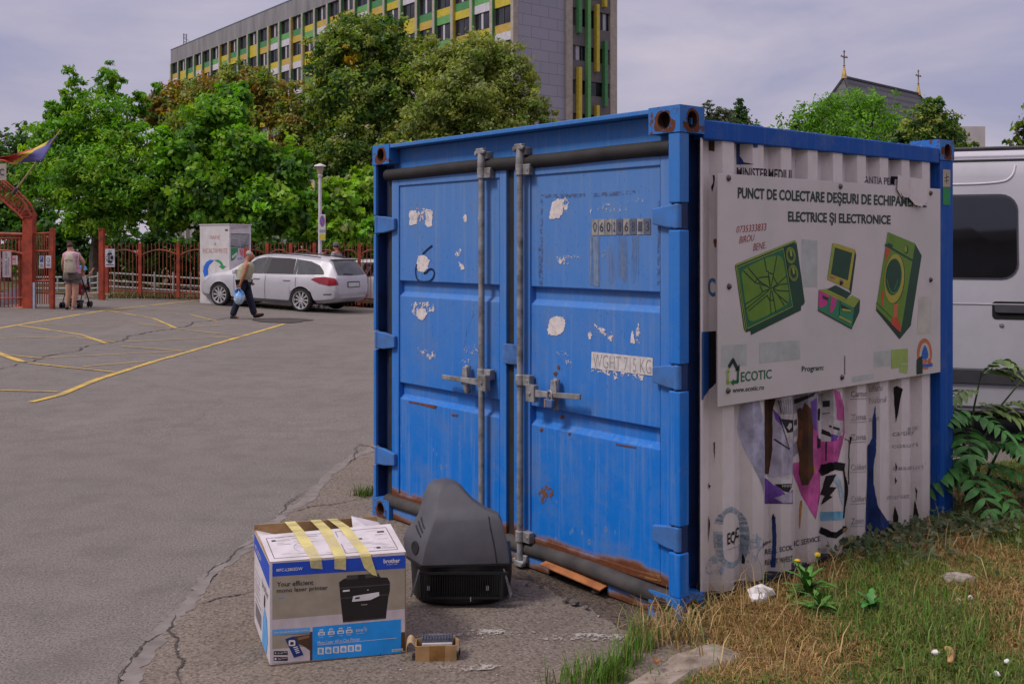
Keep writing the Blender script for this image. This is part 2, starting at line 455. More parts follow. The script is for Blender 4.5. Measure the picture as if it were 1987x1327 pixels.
# pale scuffs of old paint on the apron
a = N('worn_white_paint'); a.col((.33,.30,.27)); a.rough(.9, 0, .2)
tr = a.n('BsdfTransparent'); ms = a.n('MixShader'); k_ = a.ramp(a.math('ADD', a.math('MULTIPLY', a.noise(60, 4, .7), .55), a.math('MULTIPLY', a.noise(7, 3), .45)), .50, .56)
a.l(k_, ms.inputs[0]); a.l(tr.outputs[0], ms.inputs[1]); a.l(a.b.outputs[0], ms.inputs[2]); a.l(ms.outputs[0], a.out.inputs[0]); m_scuff = a.mat
mb = MB()
for i, (cx, cy, rx, ry) in enumerate([(960,1232,75,9),(1130,1240,95,7),(1220,1240,60,6),(860,1240,60,7),(900,1300,70,6)]):
    pb = [gp(*q) for q in blob(cx, cy, rx, ry, 30+i, 24)]
    for t in tessellate_polygon([[Vector((p.x,p.y,0)) for p in pb]]): mb.add([pb[j]+Vector((0,0,.0095+.0005*i)) for j in t], [(0,1,2)])
mb.build('worn_paint_scuffs', m_scuff)['kind'] = 'structure'
# dark grit washed up along the container's sill
m_grit = asphalt('dark_grit', (.105,.078,.060), (.018,.014,.012), (.25,.2,.16), 70, lump=1.4)
mb = MB(); pb = [Vector((*q, 0)) for q in jag([gp(*q) for q in [(990,1120),(1030,1130),(1075,1150),(1110,1168),(1150,1185),(1185,1205),(1230,1235),(1260,1228),(1262,1195),(1330,1170),(1100,1020),(985,1060),(990,1120)]], .13, 8, 3)[:-1]]
for t in tessellate_polygon([[Vector((p.x,p.y,0)) for p in pb]]): mb.add([pb[j]+Vector((0,0,.0056)) for j in t], [(0,1,2)])
mb.build('dark_grit', m_grit)['kind'] = 'structure'

# grass verge with its kerb
kerb = [Vector(q) for q in chaikin([(-1.0,2.05),(-.45,2.72),(.02,3.28),(.37,3.70),(.47,3.84),(.586,3.977),(.703,4.086),(.80,4.14)], 1)]
verge = [tuple(p) for p in kerb]+[(.83,4.30),(.85,4.47),(1.2,4.78),(2.62,6.06),(2.9,7.3),(4.0,7.6),(6.5,7.4),(7.5,5),(6,2),(0,1.6)]
def vz(x, y):
    kd_ = min((Vector((x, y))-q).length for q in kerb)
    if kd_ < .42: return .040+.035*max(0, (kd_-.22)/.2)+.008*mnoise.noise((x*4, y*4, 1))
    return .075+.035*mnoise.noise((x*1.3, y*1.3, 4))+.015*mnoise.noise((x*4, y*4, 1))
a = N('verge_soil'); v = a.noise(6, 6, .7)
a.col(a.mix(a.ramp(v, .4, .65), (.085,.055,.030), a.mix(a.noise(40, 3), (.20,.13,.06), (.05,.06,.02)))); a.rough(.95, 0, .2); a.bump(a.noise(60, 4, .7), 1, .02); m_vs = a.mat
grid_sheet('verge_soil', list(np.arange(-1.0, 7.6, .09)), list(np.arange(1.6, 7.7, .09)), vz, m_vs, keep=lambda x, y: inside((x, y), verge))
m_conc = M('kerb_concrete', (.25,.205,.165), .9, .3, 11, bump=.9, bsc=70, bd=.008, dirt=(.12,.095,.07))
mb = MB(); kk = [Vector(q) for q in chaikin([tuple(q) for q in kerb], 2)]
rings = []
for i, q in enumerate(kk):
    d = kk[min(i+1, len(kk)-1)]-kk[max(i-1, 0)]; d.normalize(); n = Vector((d.y, -d.x))
    j = mnoise.noise((q.x*9, q.y*9, 0))*.016
    rings.append([(*(q+n*o_), z) for o_, z in ((-.02, -.05),(-.008,.045+j),(.010,.066+j),(.08,.074+j),(.15,.076-j*.6),(.172,.05),(.175,-.05))])
mb.loft(rings); mb.build('kerb', m_conc, smooth=True, angle=50)['kind'] = 'structure'
# ------------------------------------------------------------------ the container
TH = R(40.2); OX, OY = .726, 4.49; W_, L_, H_ = 2.44, 2.42, 2.26
_c, _s = math.cos(TH), math.sin(TH)
def hit(px, py, ax, val):           # photo position -> the container's own coordinates on one of its planes
    d = Vector(((px-CX)/F, 1, -(py-HY)/F)); q = Vector((d.x*_c+d.y*_s, -d.x*_s+d.y*_c, d.z))
    o = Vector((-OX*_c-OY*_s, OX*_s-OY*_c, CH)); t = (val-o[ax])/q[ax]
    return o+q*t
def dl(px, py, x=.035): h = hit(px, py, 0, x); return (h.y, h.z)
def sl(px, py, y=.015): h = hit(px, py, 1, y); return (h.x, h.z)

def paint(name, c, faded, fade_lo, fade_hi, rustlow=0, specks=1.0, fade=.6, edge=None):
    """Sun-bleached steel paint: chalky bleaching, rain streaks, rust specks with pale halos, rust creeping up from an edge."""
    a = N(name); X, Y, Z = a.sep()
    fadef = a.math('MULTIPLY', a.ramp(a.math('ADD', Z, a.math('MULTIPLY', a.noise(2.2, 5, .6), .9)), fade_lo, fade_hi), fade)
    col = a.mix(fadef, c, faded)
    col = a.mix(a.math('MULTIPLY', a.ramp(a.noise(9, 5, .65), .45, .8), .35), col, faded)
    st = a.ramp(a.noise(34, 5, .65, (1, 1, .035)), .50, .72)
    col = a.mix(a.math('MULTIPLY', st, .42), col, tuple(x*.75+.09 for x in faded))
    col = a.mix(a.math('MULTIPLY', a.ramp(a.noise(3.3, 6, .7), .52, .72), .45), col, (.13, .17, .25))
    col = a.mix(a.math('MULTIPLY', a.ramp(a.noise(120, 3, .6, (.25, .25, 1)), .70, .76), .4), col, tuple(x*.4 for x in c))
    col = a.mix(a.math('MULTIPLY', a.ramp(a.noise(70, 2, .5, (1, 1, .6)), .64, .72), .35), col, tuple(x*.55 for x in c))
    # rust specks
    den = a.ramp(a.math('ADD', Z, a.math('MULTIPLY', a.noise(3, 3), .8)), .45, 1.35, True)
    vd = a.voro(19, 'F1', (1, 1, .62)); rnd = a.noise(5.3, 2)
    halo = a.math('MULTIPLY', a.ramp(vd, .10, .22, True), a.math('MULTIPLY', a.ramp(rnd, .50, .56), den))
    core = a.math('MULTIPLY', a.ramp(vd, .05, .085, True), a.math('MULTIPLY', a.ramp(rnd, .50, .56), den))
    col = a.mix(a.math('MULTIPLY', halo, .55*specks), col, (.24, .27, .30))
    col = a.mix(a.math('MULTIPLY', core, .9*specks), col, (.045, .022, .012))
    rr = .5
    if edge is not None:             # rust eating up from the bottom edge
        zz = a.math('SUBTRACT', Z, a.math('MULTIPLY', a.math('SUBTRACT', a.noise(4.2, 4, .55), .45), .13))
        yel = a.ramp(zz, edge+.004, edge+.026, True); ru = a.ramp(zz, edge-.010, edge+.012, True)
        col = a.mix(a.math('MULTIPLY', yel, .8), col, (.24, .125, .028))
        col = a.mix(ru, col, a.mix(a.noise(40, 4, .7), (.17, .055, .022), (.06, .022, .012)))
    a.col(col); a.rough(.5, 0, .22)
    mr = a.n('MapRange'); mr.inputs[3].default_value = .5; mr.inputs[4].default_value = .72; a.l(a.noise(12, 3), mr.inputs[0]); a.l(mr.outputs[0], a.b.inputs['Roughness'])
    a.bump(a.math('ADD', a.noise(7, 3), a.math('MULTIPLY', core, -.6)), .25, .008); return a.mat
BL = (.002, .145, .55); BF = (.105, .205, .42)
m_door = paint('door_blue', BL, BF, .9, 2.3, edge=.172, fade=.72)
m_frame = paint('frame_blue', (.003, .135, .52), (.06, .18, .43), 1.2, 2.6, specks=.6)
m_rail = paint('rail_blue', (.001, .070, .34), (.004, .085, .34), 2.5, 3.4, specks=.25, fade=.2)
m_recess_shade = M('recess_shade_blue', (.004, .022, .10), .6, .3, 6)  # darker blue: shade inside the post recesses and hinge notches put into the colour
m_gask = M('rubber_gasket', (.020, .018, .018), .75, .25, 10, bump=.2, bsc=40)
m_gask2 = M('dusty_gasket', (.055, .049, .049), .85, .3, 7, bump=.3, bsc=40)
m_galv = M('galvanised_steel', (.27, .27, .28), .55, .22, 14, .35, .5, dirt=(.12, .105, .095), bump=.15, bsc=80)
m_rust = M('rust', (.13, .042, .016), .9, .5, 22, bump=.6, bsc=50, dirt=(.07, .028, .016))
m_rustb = M('rust_bright', (.34, .13, .045), .9, .3, 12, bump=.5, bsc=50, dirt=(.22, .08, .03))
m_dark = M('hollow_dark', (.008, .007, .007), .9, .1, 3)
m_black = M('black_print', (.010, .010, .013), .7, .1, 8)
m_tearr = M('rust_dark', (.06, .022, .010), .9, .5, 22)
a = N('casting_blue'); X, Y, Z = a.sep(); nz = a.noise(22, 5, .7)
a.col(a.mix(a.ramp(nz, .56, .62), a.mix(a.noise(8, 4), (.008, .13, .46), (.035, .16, .42)), (.09, .030, .014))); a.rough(.55, 0, .4); a.bump(nz, .3, .01); m_cast = a.mat

cont = thing('shipping_container', 'small blue shipping container with double steel doors and white corrugated side', 'container', (OX, OY, 0), TH)
a = N('rust_collar'); a.col(a.mix(a.noise(30, 4, .7), (.17, .052, .018), (.055, .020, .010))); a.rough(.9, 0, .2)
tr = a.n('BsdfTransparent'); ms = a.n('MixShader'); a.l(a.ramp(a.noise(24, 5, .7), .40, .47), ms.inputs[0]); a.l(tr.outputs[0], ms.inputs[1]); a.l(a.b.outputs[0], ms.inputs[2]); a.l(ms.outputs[0], a.out.inputs[0]); m_rcol = a.mat
# corner castings with real oval openings
def casting(name, x0, y0, z0, faces):
    dx, dy, dz = .165, .182, .118
    mb = MB()
    def plate(pos, hole):            # pos(u,v,d): u,v in 0..1 on the face, d inward
        ov = [(.5+.20*math.cos(2*math.pi*k/20), .47+.34*math.sin(2*math.pi*k/20)) for k in range(20)] if hole else []
        loops = [[Vector((u, v, 0)) for u, v in ((0,0),(1,0),(1,1),(0,1))]]
        if hole: loops.append([Vector((u, v, 0)) for u, v in ov])
        pts = [(0,0),(1,0),(1,1),(0,1)]+ov; mb.m = 0
        for t in tessellate_polygon(loops): mb.add([pos(*pts[i], 0) for i in t], [(0,1,2)])
        if hole:
            mb.m = 1; n = len(ov)
            mb.add([pos(u, v, 0) for u, v in ov]+[pos(u, v, .04) for u, v in ov], [(i, (i+1) % n, n+(i+1) % n, n+i) for i in range(n)])
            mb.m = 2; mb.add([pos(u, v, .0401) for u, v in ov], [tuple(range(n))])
    plate(lambda u, v, d: (x0+d, y0+u*dy, z0+v*dz), 'f' in faces)
    plate(lambda u, v, d: (x0+dx-d, y0+u*dy, z0+v*dz), False)
    plate(lambda u, v, d: (x0+u*dx, y0+d, z0+v*dz), 's' in faces)
    plate(lambda u, v, d: (x0+u*dx, y0+dy-d, z0+v*dz), False)
    plate(lambda u, v, d: (x0+u*dx, y0+v*dy, z0+dz-d), False)
    plate(lambda u, v, d: (x0+u*dx, y0+v*dy, z0+d), False)
    o = mb.build('corner_casting', [m_cast, m_tearr, m_dark], cont)
    dc = Decal(None, None)           # rust collar round the openings
    for fc in faces:
        pc = blob(.49, .40, .34, .44, int(x0*100+y0*10+z0)+ord(fc), 30, .17); hole = [(.5+.20*math.cos(-2*math.pi*k/20), .47+.34*math.sin(-2*math.pi*k/20)) for k in range(20)]
        pc = [(min(.97, max(.03, u)), min(.97, max(.02, v))) for u, v in pc]
        pts = pc+hole; mr = MB()
        f3 = (lambda u, v: (x0-.0012, y0+u*dy, z0+v*dz)) if fc == 'f' else (lambda u, v: (x0+u*dx, y0-.0012, z0+v*dz))
        for t in tessellate_polygon([[Vector((*q, 0)) for q in pc], [Vector((*q, 0)) for q in hole]]): mr.add([f3(*pts[i]) for i in t], [(0,1,2)])
        mr.build('rust_patch', m_rcol, o)
for (x0, y0, fc) in ((-.004, -.004, 'fs'), (-.004, W_-.178, 'f'), (L_-.161, -.004, 's'), (L_-.161, W_-.178, '')):
    for z0 in (0, H_-.118): casting('c', x0, y0, z0, fc)
hz = (1.777, 1.075, .371)            # hinge heights
# posts
mb = MB()
zs = [.118]
for z in hz[::-1]: zs += [z-.06, z+.058]
zs.append(H_-.118)
for z0, z1 in zip(zs[::2], zs[1::2]): mb.box((0, 0, z0), (.063, .066, z1))
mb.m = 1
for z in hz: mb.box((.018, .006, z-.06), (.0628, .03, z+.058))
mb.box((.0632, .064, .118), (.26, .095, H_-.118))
mb.build('corner_post', [m_frame, m_recess_shade], cont, bevel=.006)
mb = MB()
for z0, z1 in zip(zs[::2], zs[1::2]): mb.box((0, W_-.026, z0), (.02, W_, z1)); mb.box((.02, W_-.010, z0), (.10, W_, z1))
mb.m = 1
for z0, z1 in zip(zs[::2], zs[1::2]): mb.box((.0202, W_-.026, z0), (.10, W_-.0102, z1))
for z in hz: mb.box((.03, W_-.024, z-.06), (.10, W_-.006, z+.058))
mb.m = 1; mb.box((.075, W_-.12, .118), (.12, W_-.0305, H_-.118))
mb.build('corner_post', [m_frame, m_recess_shade], cont, bevel=.004)
mb = MB(); mb.box((L_-.152, 0, .118), (L_, .075, H_-.118)); mb.box((L_-.152, W_-.075, .118), (L_, W_, H_-.118))
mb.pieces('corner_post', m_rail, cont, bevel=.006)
# front header, sill, side rails, roof
mb = MB(); mb.box((0, .178, 2.234), (.11, W_-.178, 2.256)); mb.box((.075, .066, 2.10), (.11, W_-.03, 2.232)); mb.build('header_beam', m_frame, cont, bevel=.004)
mb = MB()
for y0, y1 in ((.18, .462), (.864, 1.576), (1.978, W_-.18)): mb.box((.022, y0, .012), (.11, y1, .105))
mb.box((.05, .18, .085), (.11, W_-.18, .13)); mb.build('sill', paint('sill_blue', BL, BF, .0, .6, edge=.022), cont, bevel=.004)
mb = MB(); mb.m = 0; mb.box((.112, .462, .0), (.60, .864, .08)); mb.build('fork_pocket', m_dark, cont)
mb = MB(); T = Matrix.Translation((.03, .665, .074)) @ Matrix.Rotation(R(3), 4, 'X') @ Matrix.Rotation(R(-14), 4, 'Y'); mb.cbox((-.02, 0, 0), (.085, .42, .006), T); mb.build('pocket_flap', m_rustb, cont)
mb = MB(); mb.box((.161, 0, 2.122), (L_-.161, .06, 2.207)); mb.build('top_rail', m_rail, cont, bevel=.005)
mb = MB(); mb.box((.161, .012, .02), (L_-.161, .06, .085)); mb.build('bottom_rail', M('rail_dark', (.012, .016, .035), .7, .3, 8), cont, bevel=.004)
mb = MB(); n = 90; rings = []
for i in range(n+1):
    x = .10+(L_-.20)*i/n; z = 2.199+.014*max(-.35, min(.35, math.sin(2*math.pi*x/.26)))/.35
    rings.append([(x, .02, z), (x, W_-.02, z), (x, W_-.02, z-.03), (x, .02, z-.03)])
mb.loft(rings); mb.build('roof', m_frame, cont, smooth=True)
mb = MB(); mb.box((L_-.06, .075, .06), (L_-.03, W_-.075, 2.18)); mb.box((.16, W_-.06, .06), (L_-.15, W_-.03, 2.18)); mb.box((.12, .08, .10), (L_-.07, W_-.07, .14)); mb.build('rear_wall', m_frame, cont)
# rubber gaskets
mb = MB(); mb.tube([(.036, y, 2.079+.003*math.sin(y*5)) for y in np.linspace(.068, 2.335, 30)], .036, 10); mb.build('gasket', m_gask, cont, smooth=True)
mb = MB(); mb.tube([(.040-.012*math.exp(-((y-.35)/.3)**2), y, .108+.004*math.sin(y*4)-.020*math.exp(-((y-.1)/.35)**2)) for y in np.linspace(.068, 2.335, 40)], .040, 10); mb.build('gasket', m_gask2, cont, smooth=True)
mb = MB(); mb.box((.045, 2.284, .13), (.075, 2.345, 2.07)); mb.build('gasket', m_gask, cont, bevel=.008)
mb = MB(); mb.box((.048, 1.140, .13), (.075, 1.214, 2.07)); mb.build('gasket', m_gask, cont, bevel=.008)

# doors
PX = [(.172, .039), (.738, .039), (.764, .066), (.829, .066), (.835, .039), (1.350, .039), (1.376, .066), (1.436, .066), (1.442, .039), (2.006, .039)]
def panel_x(z):
    if z <= PX[0][0]: return .030
    if z >= PX[-1][0]: return .030
    for (z0, x0), (z1, x1) in zip(PX, PX[1:]):
        if z0 <= z <= z1: return x0+(x1-x0)*(z-z0)/(z1-z0)
def make_door(y0, y1, p0, p1):
    mb = MB(); zb, zt = .140, 2.072
    mb.box((.030, y0, zb), (.085, p0, zt)); mb.box((.030, p1, zb), (.085, y1, zt))
    mb.box((.030, p0, 2.006), (.0848, p1, zt)); mb.box((.030, p0, zb), (.0848, p1, .172))
    ys = np.linspace(p0, p1, 14)
    rings = []
    n = len(PX); vs = [(x, y, z) for y in ys for z, x in PX]
    mb.add(vs, [(i*n+k, i*n+k+1, (i+1)*n+k+1, (i+1)*n+k) for i in range(len(ys)-1) for k in range(n-1)])
    for yy in (p0+.0005, p1-.0005): mb.add([(x, yy, z) for z, x in PX]+[(.030, yy, 2.006), (.030, yy, .172)], [tuple(range(n+2))])
    return mb.build('door', m_door, cont, bevel=.0035)
doorL = make_door(1.208, 2.284, 1.262, 2.209); doorL['label'] = 'left door leaf with a scrawled dark loop'
doorR = make_door(.073, 1.146, .139, 1.018); doorR['label'] = 'right padlocked door leaf'
# hinges
def hinge(z, side, door):
    mb = MB()
    if side: y0, y1, y2 = W_-.012, W_-.10, 2.222
    else: y0, y1, y2 = .012, .075, .165
    sg = -1 if side else 1
    pts = [(y0, z-.052), (y1, z-.050), (y2, z-.034), (y2, z+.036), (y1, z+.050), (y0, z+.052)]
    mb.prism(pts, 0, .004, .0285)
    mb.tube([(.014, y0+sg*.012, z-.054), (.014, y0+sg*.012, z+.054)], .019, 10)
    mb.build('hinge', M('hinge_blue', (.035, .145, .42), .5, .25, 9, dirt=(.05, .11, .27)), door, bevel=.006)
for z in hz: hinge(z, True, doorL); hinge(z, False, doorR)
# locking rods with keepers and cams
def rod(y, door):
    mb = MB(); mb.tube([(-.004, y, .05), (-.004, y, 2.15)], .0165, 12); r = mb.build('locking_rod', m_galv, door, smooth=True)
    for z in (2.035, .965, .17):
        mb = MB(); mb.tube([(-.004, y, z-.028), (-.004, y, z+.028)], .024, 12)
        mb.cbox((.012, y-.035, z), (.036, .075, .055)); mb.tube([(-.008, y-.054, z), (.0, y-.054, z)], .011, 8); mb.tube([(-.029, y+.004, z), (-.02, y+.004, z)], .006, 6)
        mb.build('rod_keeper', m_galv, door, smooth=True, bevel=.004)
    for z, k in ((2.13, 1), (.055, -1)):
        mb = MB(); mb.tube([(-.004, y, z-.05*k-.02), (-.004, y, z+.03)], [.024, .021], 10)
        mb.cbox((-.008, y-.002, z+.022*k), (.034, .058, .030)); mb.tube([(.0, y+.030, z+.012*k), (-.024, y+.030, z+.012*k)], .014, 8); mb.tube([(.0, y-.030, z+.016*k), (-.024, y-.030, z+.016*k)], .012, 8)
        mb.box((.0, y-.04, z-.02), (.047, y+.04, z+.02)); mb.build('rod_cam', m_galv, door, smooth=True, bevel=.005)
rod(1.372, doorL); rod(1.056, doorR)
# latch handles
def handle(door, rodpx, hubpx, endpx, sg):
    ry, rz = dl(*rodpx, x=-.03); hy, hz_ = dl(*hubpx, x=.0); ey, ez = dl(*endpx, x=-.02)
    mb = MB(); mb.tube([(.012, hy, hz_-.075), (.004, hy, hz_-.05), (.004, hy, hz_+.05), (.012, hy, hz_+.075)], [.018, .021, .021, .018], 8)
    mb.tube([(-.012, hy, hz_+.055), (.018, hy, hz_+.055)], .011, 8); mb.tube([(-.008, hy, hz_-.055), (.018, hy, hz_-.055)], .011, 8)
    mb.prism([(hy-.03, hz_-.03), (hy+.03, hz_-.03), (hy+.016, hz_+.07), (hy-.016, hz_+.07)], 0, -.016, -.004)
    mb.build('latch_bracket', m_galv, door, smooth=True, bevel=.004)
    mb = MB(); w0, w1 = .020, .013
    mb.add([(-.03, ry, rz-w0), (-.03, ry, rz+w0), (-.03, hy, hz_-w1), (-.03, hy, hz_+w1), (-.028, ey, ez-w1), (-.028, ey, ez+w1),
            (-.017, ry, rz-w0), (-.017, ry, rz+w0), (-.017, hy, hz_-w1), (-.017, hy, hz_+w1), (-.016, ey, ez-w1), (-.016, ey, ez+w1)],
           [(0,1,3,2),(2,3,5,4),(6,8,9,7),(8,10,11,9),(0,2,8,6),(2,4,10,8),(1,7,9,3),(3,9,11,5),(0,6,7,1),(4,5,11,10)])
    mb.cbox((-.022, ry, rz), (.034, .062, .085)); mb.tube([(-.046, ry, rz), (-.03, ry, rz)], .009, 8)
    mb.build('latch_handle', m_galv, door, bevel=.003)
handle(doorL, (937, 743), (905, 736), (859, 731), 1)
handle(doorR, (1030, 763), (1077, 765), (1127, 770), -1)
y_, z_ = dl(992, 687, .02)
mb = MB(); mb.prism(rrect(y_-.066, y_+.066, z_-.052, z_+.052, .022), 0, .012, .0285); mb.build('centre_plate', M('plate_blue', (.06, .16, .42), .5, .3, 12), doorR, bevel=.004)
# padlock hangs from the right-hand latch
y_, z_ = dl(1068, 779, -.03)
pw = cont.matrix_world if False else Matrix.Translation((OX, OY, 0)) @ Matrix.Rotation(TH, 4, 'Z')
pl_ = thing('padlock', 'small brass and blue padlock hanging from the door latch', 'padlock', pw @ Vector((-.034, y_, z_-.028)), TH)
mb = MB(); mb.box((-.012, -.026, -.002), (.012, .018, .040)); mb.build('lock_body', M('lock_blue', (.07, .12, .25), .45, .3, 20), pl_, bevel=.005)
mb = MB(); mb.box((-.0125, .0182, -.002), (.0125, .030, .040)); mb.build('lock_end', M('brass', (.32, .22, .17), .45, .3, 20, .4), pl_, bevel=.002)
mb = MB(); mb.tube(chaikin([(0, -.014, .036), (0, -.014, .072), (0, .002, .084), (0, .018, .072), (0, .018, .036)], 2), .0045, 8); mb.build('shackle', M('shackle_steel', (.5, .47, .45), .3, .1, 9, .8), pl_, smooth=True)

# scuffs, peeled labels and stencils on the doors
def flaky(name, c, lo, hi, sc=38, stretch=(1,1,1)):
    a = N(name); a.col(a.mix(a.ramp(a.noise(33, 4), .4, .7), c, tuple(x*.74 for x in c))); a.rough(.85, 0, .2)
    tr = a.n('BsdfTransparent'); ms = a.n('MixShader')
    a.l(a.ramp(a.noise(sc, 5, .72, stretch), lo, hi), ms.inputs[0]); a.l(tr.outputs[0], ms.inputs[1]); a.l(a.b.outputs[0], ms.inputs[2]); a.l(ms.outputs[0], a.out.inputs[0]); return a.mat
m_pw = flaky('peeled_white', (.62, .56, .56), .32, .40, 55)
m_pf = flaky('flaking_white', (.60, .55, .56), .50, .56); m_pf2 = flaky('thin_white', (.42, .45, .52), .53, .62, 55)
m_pen = M('marker_navy', (.006, .018, .085), .6, .2, 9); m_rub = flaky('rubbed_grey', (.10, .13, .24), .46, .60, 60)
m_streak = flaky('pale_streak', (.17, .23, .36), .46, .66, 16, (1, 1, .06))
class Chipped(Decal):                # outlines with a torn, flaking edge
    def poly(s, pts, m, layer=0):
        if m in (m_pw, m_pf, m_pf2):
            rg_ = random.Random(int(sum(p[0]+p[1] for p in pts))); q = []
            for a, b in zip(pts, pts[1:]+pts[:1]):
                k = max(1, int(math.hypot(b[0]-a[0], b[1]-a[1])/2.2)); q += [(a[0]+(b[0]-a[0])*i/k+rg_.gauss(0, .75), a[1]+(b[1]-a[1])*i/k+rg_.gauss(0, .75)) for i in range(k)]
            pts = q
        s.polyab([s.proj(*p) for p in pts], m, layer)
def ddecal(): return Chipped(dl, lambda a_, b_, o_: Vector((panel_x(b_)-o_, a_, b_)))
dcl = ddecal()
def c5(x, y): return (700+x/4.422, 260+y/4.422)
def c7(x, y): return (700+x/4.147, 540+y/4.147)
def c6(x, y): return (1000+x/3.685, 200+y/3.685)
def c8(x, y): return (1000+x/4.1475, 540+y/4.1475)
dcl.poly([c5(*q) for q in [(415,660),(470,655),(490,690),(478,770),(412,790)]], m_pw); dcl.poly([c5(*q) for q in [(545,668),(600,655),(615,670),(605,790),(570,800),(548,770),(560,720)]], m_pw)
dcl.poly([c5(*q) for q in blob(512, 700, 95, 60, 5)], m_pf, 1)
dcl.poly([c5(*q) for q in [(1015,640),(1045,625),(1046,770),(1020,775),(1005,740)]], m_pf); dcl.poly([c5(*q) for q in blob(893, 725, 18, 30, 6)], m_pw)
dcl.poly([c5(*q) for q in [(492,1048),(540,1040),(583,1080),(575,1150),(540,1187),(490,1175),(475,1120)]], m_pw)
dcl.poly([c5(*q) for q in [(805,1010),(850,985),(870,1010),(840,1050),(870,1110),(888,1150),(870,1172),(840,1150),(800,1060)]], m_pf); dcl.poly([c5(*q) for q in [(835,1090),(870,1120),(886,1160),(860,1170)]], m_pw, 1)
dcl.stroke([c5(*q) for q in chaikin([(610,960),(575,985),(530,1030)], 2)], .011, m_pen, 2)
dcl.stroke([c5(*q) for q in chaikin([(478,1120),(466,1180),(480,1255),(540,1272),(600,1262),(632,1210),(625,1165),(590,1155),(560,1190),(540,1195)], 3)], .010, m_pen, 2)
dcl.stroke([c5(*q) for q in [(480,930),(540,1010),(620,1110)]], .003, m_rub, 1)
dcl.poly([c7(*q) for q in blob(495, 245, 95, 60, 9)], m_pf); dcl.poly([c7(*q) for q in [(445,270),(480,240),(515,245),(530,290),(500,340),(460,325)]], m_pw, 1)
dcl.poly([c7(*q) for q in [(455,560),(490,550),(560,600),(590,575),(608,600),(590,660),(560,655),(500,620)]], m_pf); dcl.poly([c7(*q) for q in blob(840, 665, 40, 22, 12)], m_pf2); dcl.poly([c7(*q) for q in blob(900, 575, 60, 40, 13)], m_pf2)
dcl.stroke([c7(*q) for q in [(905,200),(895,310),(850,420),(825,560)]], .003, m_rub, 1)
dcl.poly([c7(*q) for q in [(380,985),(470,1000),(610,1025),(600,1050),(480,1018),(385,998)]], m_rust, 1); dcl.poly([c7(*q) for q in [(720,1090),(780,1095),(775,1112),(730,1105)]], m_rust, 1)
for (x, y, r) in [(1145,620,0)]: pass
dcl.build_marks('peeled_label', doorL)
dcl = ddecal()
dcl.poly([c6(*q) for q in [(262,710),(300,685),(350,690),(335,790),(310,822),(243,832),(240,815)]], m_pw); dcl.poly([c6(*q) for q in blob(358, 740, 26, 60, 4)], m_pf)
dcl.poly([c6(*q) for q in [(530,735),(550,745),(558,775),(535,790)]], m_pf); dcl.poly([c6(*q) for q in blob(690, 750, 95, 45, 8)], m_pf2); dcl.poly([c6(*q) for q in blob(860, 695, 60, 18, 8)], m_pf2); dcl.poly([c6(*q) for q in blob(345, 1115, 45, 40, 3)], m_pf); dcl.poly([c6(*q) for q in blob(430, 1100, 45, 18, 5)], m_pf2); dcl.poly([c6(*q) for q in blob(628, 1080, 26, 26, 5)], m_pf2)
for (p, q) in [((185,665),(490,660)),((560,658),(850,637)),((185,680),(185,1300)),((170,1040),(172,1290)),((1030,700),(1020,1290))]: dcl.stroke([c6(*p), c6(*q)], .018, m_rub, 0)
m_tag1 = M('old_tag_tan', (.27, .25, .21), .85, .35, 40, dirt=(.15, .16, .19)); m_tag2 = M('old_tag_dark', (.055, .065, .11), .85, .4, 40, dirt=(.13, .13, .14)); m_dig = M('faded_digit', (.05, .055, .085), .8, .3, 20)
xs = [545, 592, 640, 690, 724, 768, 818, 866, 919, 968]
for i, ch in enumerate('060286813'):
    x0, x1 = xs[i]+2, xs[i+1]-3; y0 = 832-6*(i/9); y1 = 946-6*(i/9); dk = i in (4, 6, 8)
    dcl.poly([c6(x0, y0), c6(x1, y0-1), c6(x1, y1-1), c6(x0, y1)], m_tag2 if dk else m_tag1, 1)
    dcl.text(ch, [c6(x0+9, y1-22), c6(x1-8, y1-23), c6(x1-8, y0+20), c6(x0+9, y0+20)], m_dig, 2, .02)
for i in range(5): dcl.poly([c6(530+70*i, 950), c6(600+70*i, 950), c6(598+70*i, 1315-40*(i % 3)), c6(532+70*i, 1300-50*(i % 2))], m_streak, 0)
dcl.poly([c8(*q) for q in [(285,325),(330,303),(385,310),(402,350),(385,430),(330,462),(270,455),(252,420),(262,380)]], m_pw)
dcl.poly([c8(*q) for q in [(630,360),(660,385),(770,430),(790,470),(775,515),(740,480),(640,420)]], m_pf); dcl.poly([c8(*q) for q in blob(598, 460, 12, 34, 3)], m_pw); dcl.poly([c8(*q) for q in blob(940, 480, 14, 55, 4)], m_pw); dcl.poly([c8(*q) for q in blob(985, 455, 18, 85, 4)], m_pf)
dcl.poly([c8(*q) for q in [(320,590),(390,585),(440,630),(475,715),(430,725),(370,640)]], m_pf2); dcl.poly([c8(*q) for q in [(595,720),(1030,775),(1025,820),(960,822),(890,780),(800,812),(700,760),(600,755)]], m_pf)
m_strip = M('paper_strip', (.50, .47, .47), .85, .25, 30, dirt=(.38, .36, .38)); m_faint = M('faint_print', (.30, .28, .29), .85, .2, 20)
dcl.poly([c8(*q) for q in [(612,590),(1104,640),(1102,784),(608,722)]], m_strip, 1)
dcl.text('WGHT 715 KG', [c8(622, 712), c8(1092, 772), c8(1092, 655), c8(624, 606)], m_faint, 2, -.01)
for (x, y, r) in [(345,718,12),(320,768,14),(340,1120,14),(205,1218,13),(432,1252,10)]: dcl.poly([c8(*q) for q in blob(x, y, r, r*1.2, int(x))], m_rust, 1)
dcl.poly([c8(*q) for q in [(1225,700),(1230,655),(1250,640),(1268,655),(1265,715),(1225,715)]], m_rust, 1)
